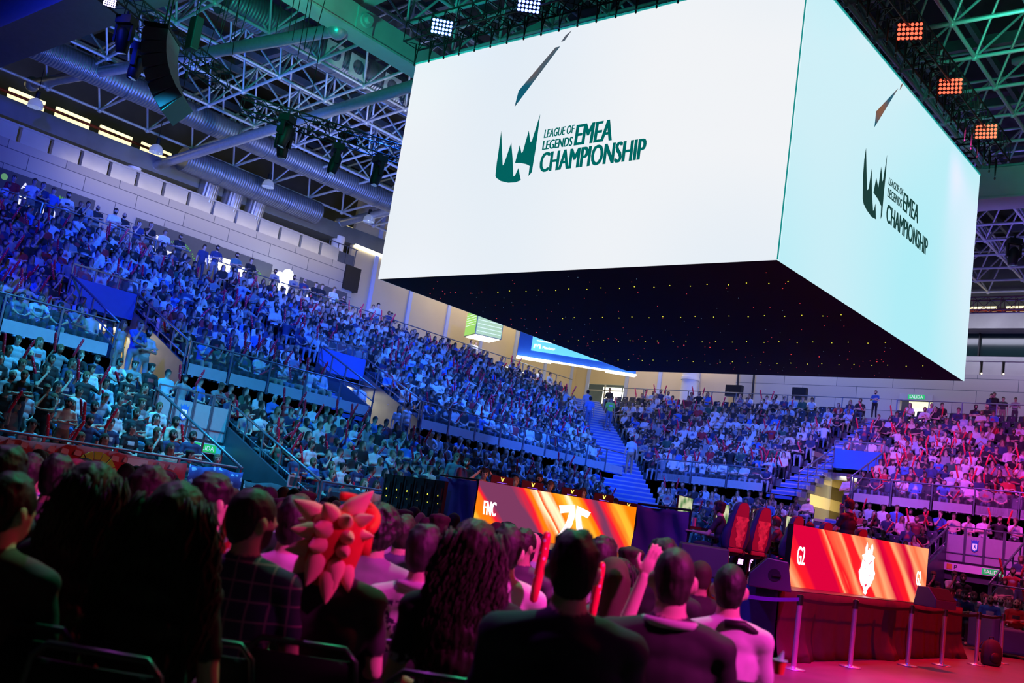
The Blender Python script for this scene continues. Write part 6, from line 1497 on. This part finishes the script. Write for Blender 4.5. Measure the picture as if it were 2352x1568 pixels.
q = onP(1073, 1088, FL-nF*1.5, nF); gaming_chair((q.x, q.y, q.z-1.25), nF+V(.3, -.2, 0), 'dark gaming chair back left of the FNC panel')
# items on the near desk and under it
t = thing('drink_can', 'slim pale drink can on the end of the near team desk', 'can', onX(1594, 1200, -9.05)-V(0, 0, .0)); b = MB(); b.cyl((0, 0, -.09), (0, 0, .09), .035, 14); b.build('can', mat('can_pink', (.7, .5, .75), .3, .5, var=.05), t)
for k, (x, y) in enumerate(((1622, 1263), (1647, 1268), (1700, 1290), (1772, 1292), (1795, 1294))):
    p = onX(x, y, -9.1+.0*k); t = thing('computer_tower', 'black gaming computer with small coloured lights under the near team desk, %s from the left' % ORD[k], 'computer', (p.x, p.y, SZ+.01), .1, 'computers under the desk')
    b = MB(); b.box((-.22, -.11, 0), (.22, .11, .44)); b.build('case', M_BLACK, t)
    cc = [(.2, .9, .8), (.9, .9, 1), (.8, .3, .9), (.9, .8, .2), (.7, .9, 1)][k]; g = mat('led_tower%d' % k, cc, .5, emit=cc, es=3, var=0)
    b = MB(); b.tube([(.225, .04*math.cos(a), .3+.04*math.sin(a)) for a in [2*PI*j/14 for j in range(12)]], .006, 5); b.box((.222, -.09, .1), (.228, -.07, .3)); b.box((-.05, -.115, .2), (.1, -.111, .3)); b.build('lights', g, t)

# standing figures along the upper walkway and stairs
def stand_at(px, py_head, z, i, shirt, label, face, pants=None, sc=1., X=None, Y=None, grp='people standing on the walkway'):
    hz = z+1.63*sc
    p = onX(px, py_head, X) if X is not None else onY(px, py_head, Y) if Y is not None else onZ(px, py_head, hz)
    sc = max(.85, min(1.15, (p.z-z)/1.63)) if (X is not None or Y is not None) else sc
    o = person_obj('t', i, ('x', shirt), (p.x, p.y, z), rzface(face), label, grp, sc, pants=pants); persons.append(o); return o
WH, BK, NV_, RD, BL, GY = (.75, .75, .78), (.015, .015, .018), (.03, .05, .16), (.40, .02, .04), (.06, .16, .6), (.3, .3, .32)
top = [(18, 440, WH, 2, 'person in a white tee standing leftmost on the upper walkway'), (33, 408, RD, 0, 'person in a dark red jacket standing behind the leftmost white tee'), (80, 416, WH, 2, 'person in a white jersey leaning on the walkway rail near the first board'), (100, 424, NV_, 3, 'person in navy with a hand at the mouth beside the white jersey'), (124, 437, BL, 2, 'person in a bright blue jersey at the walkway rail'), (158, 447, WH, 1, 'person in a white jersey with folded arms under the first board end'),
       (186, 467, BK, 3, 'person in black touching the face, first of a trio on the walkway'), (203, 468, GY, 3, 'person in grey with raised hands, middle of the walkway trio'), (225, 476, BK, 4, 'person in a black print tee and cap on the walkway'), (266, 484, WH, 1, 'bearded person in a white tee holding a red stick on the walkway'), (286, 493, BK, 4, 'bald bearded person in black beside the white tee'),
       (320, 512, NV_, 3, 'person in navy raising a hand near the second board'), (347, 515, BK, 3, 'person in black drinking from a cup before the second board'), (380, 532, WH, 2, 'person in a pale tee looking at a phone before the second board'), (415, 543, BK, 1, 'person in black at the rail end above the stair'), (470, 566, NV_, 0, 'person in a dark jacket walking left of the stair top'), (500, 568, NV_, 1, 'bearded person in a navy shirt at the stair top rail'), (545, 585, (.08, .2, .25), 1, 'person in a teal striped jersey before the glowing signs'), (578, 597, BK, 2, 'person in a black jersey right of the glowing signs'),
       (633, 622, GY, 1, 'bearded person in a grey tee left of the cloud sign'), (676, 636, GY, 1, 'person in a grey sweater right of the cloud sign'), (700, 643, NV_, 4, 'stocky person in a blue tee right of the cloud sign'), (726, 652, BK, 2, 'person in black with orange trim leaning on the rail'), (740, 656, BK, 2, 'second person in black next to the orange trim'), (768, 663, WH, 2, 'person in a white jersey turned away before the short board'), (789, 683, BK, 4, 'bearded person in black under the end of the short board'),
       (857, 703, WH, 2, 'white tee walker before the tan wall, left of a pair'), (869, 700, WH, 0, 'pale shirt walker before the tan wall, right of a pair'), (893, 718, NV_, 1, 'person in navy with folded arms before the tan wall'), (899, 725, BK, 2, 'dark-haired person just behind the navy shirt before the tan wall'), (1080, 797, GY, 0, 'person in grey standing high in the left corner'), (1091, 798, WH, 0, 'person in white standing high in the left corner')]
for px, py, c, i, lab in top: stand_at(px, py, ZT, i, c, lab, (1, -.15), X=XT-.55)
for px, py, c, i, lab in ((2278, 908, NV_, 0, 'taller of two standing people in dark tops at the right end of the back walkway'), (2284, 905, BK, 0, 'curly-haired standing person in the right corner of the back walkway'), (2305, 916, (.03, .05, .04), 0, 'standing person in a dark hoodie on the back walkway'), (2333, 918, GY, 2, 'standing person in a grey shirt looking down at the right edge')):
    stand_at(px, py, ZT, i, c, lab, (.1, -1), Y=YT+.6)
o = stand_at(2012, 900, ZT, 1, (.03, .12, .40), 'security guard in a blue vest with pale band and folded arms', (0, -1), Y=YT+.25, pants=(.01, .01, .012))
b = MB(); b.tube([(.19*math.cos(a), .13*math.sin(a), 1.13) for a in [2*PI*k/16 for k in range(17)]], .028, 6); v = b.build('vest_band', mat('reflective_glow', (.5, .9, .9), .3, emit=(.1, .5, .6), es=.3, var=0)); v.parent = o  # band glows in place of light thrown back
def stand_diag(k, side, i, c, label, face, pants=None):
    p = V(UX0-TR*k-.64+side, UY0+TR*k-.64+side, UZ0+RU*k+.38+(0 if k >= 0 else -.1)); o = person_obj('t', i, ('x', c), p, rzface(face), label, 'people on the corner stair', 1.03, pants=pants); persons.append(o)
stand_diag(6.0, .45, 0, (.35, .85, .10), 'steward in a lime yellow vest on the corner stair', (.7, -.7), pants=(.1, .15, .3))
stand_diag(6.9, -.35, 0, (.45, .4, .5), 'person in a pale top climbing the corner stair, upper', (-.7, .7)); stand_diag(5.5, -.4, 0, (.15, .25, .6), 'person in a blue shirt on the corner stair, lower', (-.7, .7), pants=(.1, .15, .3))
stand_diag(-.5, .35, 0, (.40, .50, .62), 'person in a pale blue shirt and khaki trousers seen from behind at the stair foot', (-.7, .7), pants=(.35, .22, .14))
stand_at(918, 936, 3.0, 5, (.70, .72, .75), 'woman in a long white dress standing at the back of the lower tier', (1, -.3), pants=(.7, .7, .75), X=-25.8, grp='people standing in the stand')
stand_at(938, 930, 3.0, 0, WH, 'person in a white tee right behind the white dress', (1, .2), X=-25.6, grp='people standing in the stand')
stand_at(830, 882, 3.3, 0, WH, 'person in a white shirt seen from behind at the second blue doorway', (-1, .2), pants=(.35, .4, .5), X=-27.3, grp='people standing in the stand')
stand_at(256, 738, 3.35, 5, (.05, .06, .2), 'hooded person standing in the first blue doorway', (.3, 1), X=-26.9, grp='people standing in the doorway')
stand_at(282, 742, 3.35, 5, (.5, .55, .65), 'woman in a pale top in the first blue doorway', (.8, .5), X=-26.9, grp='people standing in the doorway')
stand_at(322, 736, 3.35, 3, BL, 'person in a blue shirt at the right side of the first doorway', (1, 0), X=-26.9, grp='people standing in the doorway')
stand_at(345, 745, 3.2, 1, (.65, .68, .72), 'person in a pale shirt right of the first doorway', (1, 0), X=-26.9, grp='people standing in the doorway')
stand_at(1952, 1080, 3.2, 1, (.62, .6, .66), 'guard in a pale shirt standing in the yellow corridor doorway', (0, -1), pants=(.02, .02, .03), Y=41.3, grp='people standing in the doorway')
o = stand_at(155, 935, .98, 1, (.70, .72, .66), 'man in a white jersey with a flower garland standing at the front rail', (1, -.2), X=-20.0, grp='people standing in the stand')
stand_at(100, 925, 1.2, 3, BK, 'man in black blowing a red stick at the front rail', (1, -.3), X=-20.5, grp='people standing in the stand'); stand_at(45, 908, 1.4, 1, (.02, .04, .03), 'man in black with a garland standing left of the stick blower', (1, -.3), X=-20.9, grp='people standing in the stand')
stand_at(1050, 1040, 1.0, 0, (.05, .16, .18), 'man in dark teal standing before the lower left stand', (1, -.4), pants=(.25, .3, .35), X=-20.0, grp='people standing in the stand')
stand_at(1072, 1060, 1.0, 1, BK, 'camera operator in black behind the blue cloth', (1, -.8), X=-19.0, grp='people standing in the stand')
p = onZ(2190, 1330, 1.6)
for px, py, c, i, lab in ((2192, 1318, (.55, .68, .62), 3, 'bald man in a pale shirt looking down by the right stage speaker'), (2212, 1325, BK, 1, 'dark-clad bearded man behind the bald man'), (2142, 1335, BK, 3, 'grey-haired person in black in the dark exit')):
    q = onY(px, py, 30.5 if px > 2150 else 31.5); o = person_obj('t', i, ('x', c), (q.x, q.y, max(0, q.z-1.63)), rzface((.4, -1)), lab, 'people by the right exit'); persons.append(o)

# ------------------------------------------------------------------ crowd in the stands
left = max(0, N_PERSON-len(persons)); indiv, bulk = [], []
occ = {'left upper tier': .955, 'left lower tier': .95, 'back upper tier': .86, 'back lower tier': .93}
seats_i = []; crowd = []; cnt = 0; sticks_i = 0; N_STICK = 296; stick_parts = []; seat_bulk = []
def stick_dirs(B, kind, i):
    v = (VARS if kind == 's' else STV)[i]; ps = v['pose']
    if ps == 'up': return [(B.SL+V(-.10, .27, .20), V(-.25, .25, 1)), (B.SR+V(.10, .27, .20), V(.25, .2, 1))]
    if ps in ('lap', 'lapf'): return [(B.pelvis+V(.02, .34, .14), V(rnd.uniform(-.6, .6), .35, 1))]
    if ps == 'cross': return [(B.C+V(-.10, .26, -.06), V(.45, .1, 1))]
    if ps == 'knees': return [(V(0, .50, .62), V(rnd.uniform(-.8, .8), .5, .7))]
    return [(B.pelvis+V(0, .33, .12), V(rnd.uniform(-1, 1), .5, .5))]
used_labels = set()
# wind the bulk arrays
bc, bt, bcol = [], [], []; off = 0
sc_, st_, soff = [], [], 0
zc_, zt2, zm, zoff = [], [], [], 0
def rotz(a): c, s = math.cos(a), math.sin(a); return np.array([[c, -s, 0], [s, c, 0], [0, 0, 1]], np.float32)
nseat = 0
for dist, p in vis:
    loc, rz, name, i, k, a, c, ref = p
    corner_empty = (name == 'back upper tier' and i > 9) or (name == 'left upper tier' and loc.y > 40.5 and i > 4)
    o_ = rnd.random() < (occ[name] if not corner_empty else .50)
    # the seat
    if nseat < 300:
        so = bpy.data.objects.new('stadium_chair', SEAT); COL.objects.link(so); so.location = loc; so.rotation_euler = (0, 0, rz)
        tag(so, seat_label(p, 'dark tip-up chair'), 'chair', 'seats of the stands'); nseat += 1
    else:
        cc, tt, mm = SEATN; w = cc@rotz(rz).T+np.array(loc, np.float32); zc_.append(w); zt2.append(tt+zoff); zm.append(mm); zoff += len(cc)
    if not o_: continue
    sh = pick_shirt(); vi = rnd.choices(range(12), [6, 5, 3, 2, 1.4, 4, 2, 2, 2, 1.2, 3, 2])[0]; yaw = rz+rnd.uniform(-.18, .18)+(.30 if ref == 'B' else -.25 if loc.y > 22 else 0); s = rnd.uniform(.94, 1.04); L2 = loc+V(0, 0, -.03)
    hold = rnd.random() < .24 or vi in (4, 9)
    if cnt < left:
        person_obj('s', vi, sh, L2, yaw, seat_label(p, 'spectator in %s' % sh[0]), 'spectators in the left lower stand', s); B = HI[('s', vi)][2]; cnt += 1
    else:
        co, tr, reg, B = lo_var('s', vi); tab = colortable(sh[1]); w = (co*s)@rotz(yaw).T+np.array(L2, np.float32); bc.append(w); bt.append(tr+off); off += len(co); cl = np.ones((len(co), 4), np.float32); cl[:, :3] = tab[reg]; bcol.append(cl)
    if hold:
        Rz = Matrix.Rotation(yaw, 3, 'Z')
        for sp_, dr in stick_dirs(B, 's', vi):
            wp = L2+Rz @ (sp_*s); wd = Rz @ dr
            if sticks_i < N_STICK:
                stick(wp, wd, seat_label(p, 'red dotted stick'), 'red inflatable sticks in the crowd', .85); sticks_i += 1
            else:
                q = np.array(Vector(wd).to_track_quat('Z', 'X').to_matrix(), np.float32); w = (SCO*.85)@q.T+np.array(wp, np.float32); sc_.append(w); st_.append(STR+soff); soff += len(SCO)
def bulk_obj(name, co, tr, m, label, cat, col=None, mi=None, smooth=True):
    co = np.concatenate(co); tr = np.concatenate(tr); me = bpy.data.meshes.new(name); me.vertices.add(len(co)); me.vertices.foreach_set('co', co.ravel())
    me.loops.add(len(tr)*3); me.loops.foreach_set('vertex_index', tr.ravel().astype(np.int32)); me.polygons.add(len(tr)); me.polygons.foreach_set('loop_start', np.arange(0, len(tr)*3, 3, dtype=np.int32)); me.polygons.foreach_set('loop_total', np.full(len(tr), 3, np.int32))
    for q in (m if isinstance(m, list) else [m]): me.materials.append(q)
    if mi is not None: me.polygons.foreach_set('material_index', np.concatenate(mi).astype(np.int32))
    if smooth: me.polygons.foreach_set('use_smooth', np.ones(len(tr), bool))
    me.update(); me.validate()
    if col is not None: a = me.color_attributes.new('Col', 'FLOAT_COLOR', 'POINT'); a.data.foreach_set('color', np.concatenate(col).ravel())
    o = bpy.data.objects.new(name, me); COL.objects.link(o); return tag(o, label, cat, kind='stuff')
bulk_obj('crowd', bc, bt, M_PEOPLE, 'dense blue and purple lit crowd filling the upper and far rows of the stands', 'crowd', bcol)
if sc_: bulk_obj('crowd_sticks', sc_, st_, M_STICK, 'many small red inflatable sticks held up across the far rows', 'inflatable sticks')
bulk_obj('far_seats', zc_, zt2, [M_SEAT, M_RAIL, M_WHITE], 'dark tip-up seats of the upper and far rows', 'seats', mi=zm, smooth=False)
print('INFO persons', len(persons), 'indiv', cnt, 'vis', len(vis), 'sticks', sticks_i, 'bulk people', len(bc), 'bulk verts', off)

# ------------------------------------------------------------------ rope barrier
posts = []
for k, (x, y) in enumerate(((1822, 1537), (1952, 1532), (2084, 1529), (2162, 1528), (2241, 1527), (2297, 1523))):
    p = onZ(x, y, 0); posts.append(p)
    t = thing('barrier_post', 'chrome belt barrier post in front of the red stage skirt, %s from the left' % ORD[k], 'barrier post', p, rnd.uniform(-.2, .2), 'barrier posts')
    b = MB(); b.loft([[Vector((r*math.cos(a), r*math.sin(a), z)) for a in [2*PI*j/28 for j in range(28)]] for r, z in ((.165, .002), (.168, .012), (.15, .022), (.05, .03), (.034, .045))]); b.build('base', M_CHROME, t)
    b = MB(); b.cyl((0, 0, .03), (0, 0, .90), .037, 20); b.build('tube', M_CHROME, t)
    b = MB(); b.cyl((0, 0, .86), (0, 0, .985), .044, 20); b.cyl((0, 0, .985), (0, 0, .995), .03, 20); b.box((-.012, -.042, .90), (.012, .042, .96)); b.build('belt_head', mat('chrome_dark', (.35, .35, .38), .2, 1, var=0), t)
pre = onZ(1700, 1545, 0); pre = V(posts[0].x*2-posts[1].x, posts[0].y*2-posts[1].y, 0)
t = thing('barrier_post', 'black barrier post at the near corner of the stage, half hidden by the rightmost man', 'barrier post', pre, 0, 'barrier posts')
b = MB(); b.cyl((0, 0, .02), (0, 0, .98), .03, 16); b.cyl((0, 0, 0), (0, 0, .02), .16, 24); b.build('tube', M_BLACK, t)
seq = [pre]+posts
for k in range(len(seq)-1):
    a, c = seq[k], seq[k+1]; b = MB(); n = 10; P = []; F = []
    for i in range(n+1):
        q = a.lerp(c, i/n); z = .93-.03*math.sin(PI*i/n); P += [(q.x, q.y, z-.024), (q.x, q.y, z+.024)]
    for i in range(n): F.append((2*i, 2*i+2, 2*i+3, 2*i+1))
    b.add(P, F); o = b.build('barrier_belt', mat('belt_blue', (.05, .08, .4), .6, var=.05) if k == 0 else M_BLACK); o.modifiers.new('t', 'SOLIDIFY').thickness = .003
    tag(o, ['blue webbing belt stretched left of the first chrome post', 'dark belt between the first and second chrome posts', 'dark belt between the second and third chrome posts', 'dark belt between the third and fourth chrome posts', 'dark belt between the fourth and fifth chrome posts', 'dark belt between the two rightmost posts'][k], 'belt', 'barrier belts')
# backpack, sofa
p = onZ(2275, 1528, 0); t = thing('backpack', 'black backpack standing on the floor between the two rightmost posts', 'backpack', (p.x, p.y, 0), .9)
b = MB(); b.loft([[Vector((.20*w*math.cos(a), .13*w*math.sin(a)*(1.15 if math.sin(a) < 0 else 1), z)) for a in [2*PI*k/18 for k in range(18)]] for z, w in ((0, .75), (.03, 1.0), (.18, 1.08), (.34, 1.0), (.44, .78), (.49, .4), (.50, .1))]); b.build('bag', mat('bag_cloth', (.02, .018, .02), .8, var=.1), t)
b = MB(); b.ell((0, -.14, .16), (.13, .05, .11), 14, 8); b.build('front_pocket', M_BLACK, t)
b = MB(); b.tube([(-.05, .02, .49), (-.04, .02, .54), (.04, .02, .54), (.05, .02, .49)], .01, 6); b.tube([(-.12, .13, .42), (-.16, .2, .25), (-.15, .16, .05)], .014, 6); b.tube([(.12, .13, .42), (.16, .2, .25), (.15, .16, .05)], .014, 6); b.build('straps', M_BLACK, t)
p = onZ(2296, 1503, 0); t = thing('sofa', 'teal blue armchair with a white M mark on its side behind the barrier', 'sofa', (p.x+.1, p.y, 0), -.85)
M_SO = mat('sofa_teal', (.03, .12, .22), .8, var=.08)
for nm, lo, hi in (('arm', (-.62, -.45, .08), (-.40, .45, .64)), ('arm', (.40, -.45, .08), (.62, .45, .64)), ('seat', (-.42, -.42, .08), (.42, .45, .42)), ('backrest', (-.6, -.62, .08), (.6, -.42, .86))):
    b = MB(); b.box(lo, hi); bevel(b.build(nm, M_SO, t), .06, 4)
b = MB(); b.tube([(-.08, .455, .40), (-.06, .455, .48), (-.02, .455, .48), (.0, .455, .42), (.03, .455, .48), (.07, .455, .48), (.09, .455, .41)], .014, 6); o = b.build('m_mark', M_WHITE, t); o.location = (-.51, -.915, .0)
# loudspeaker stacks on the back walkway
for k, (x, y) in enumerate(((1688, 893), (1838, 903))):
    p = onY(x, y, 52.4); t = thing('speaker_on_stand', ['black box on a stand on the back walkway, left one', 'black screen on a stand on the back walkway, right one'][k], 'equipment', (p.x, 52.4, ZT), PI)
    b = MB(); b.cyl((0, 0, 0), (0, 0, 1.1), .03, 8); b.build('stand', M_BLACK, t); b = MB(); b.box((-.5+.1*k, -.1, 1.0), (.5-.1*k, .2, 1.65)); b.build('box', M_BLACK, t)
for k, x in enumerate((1697, 1733)):
    p = onY(x, 870, 53.6); o = MB(); o.cyl((p.x, 53.6, ZT), (p.x-.1, 53.6, 13.5), .06, 8); tag(o.build('black_pole', M_BLACK), ['left of two black poles rising before the back wall', 'right of two black poles rising before the back wall'][k], 'pole')

for o in bpy.data.objects:
    if o.parent is None and 'label' in o.keys():
        n = len(o['label'].replace('-', ' ').split()); 
        if n > 16 or n < 4: print('LONG', n, o.name, o['label'])
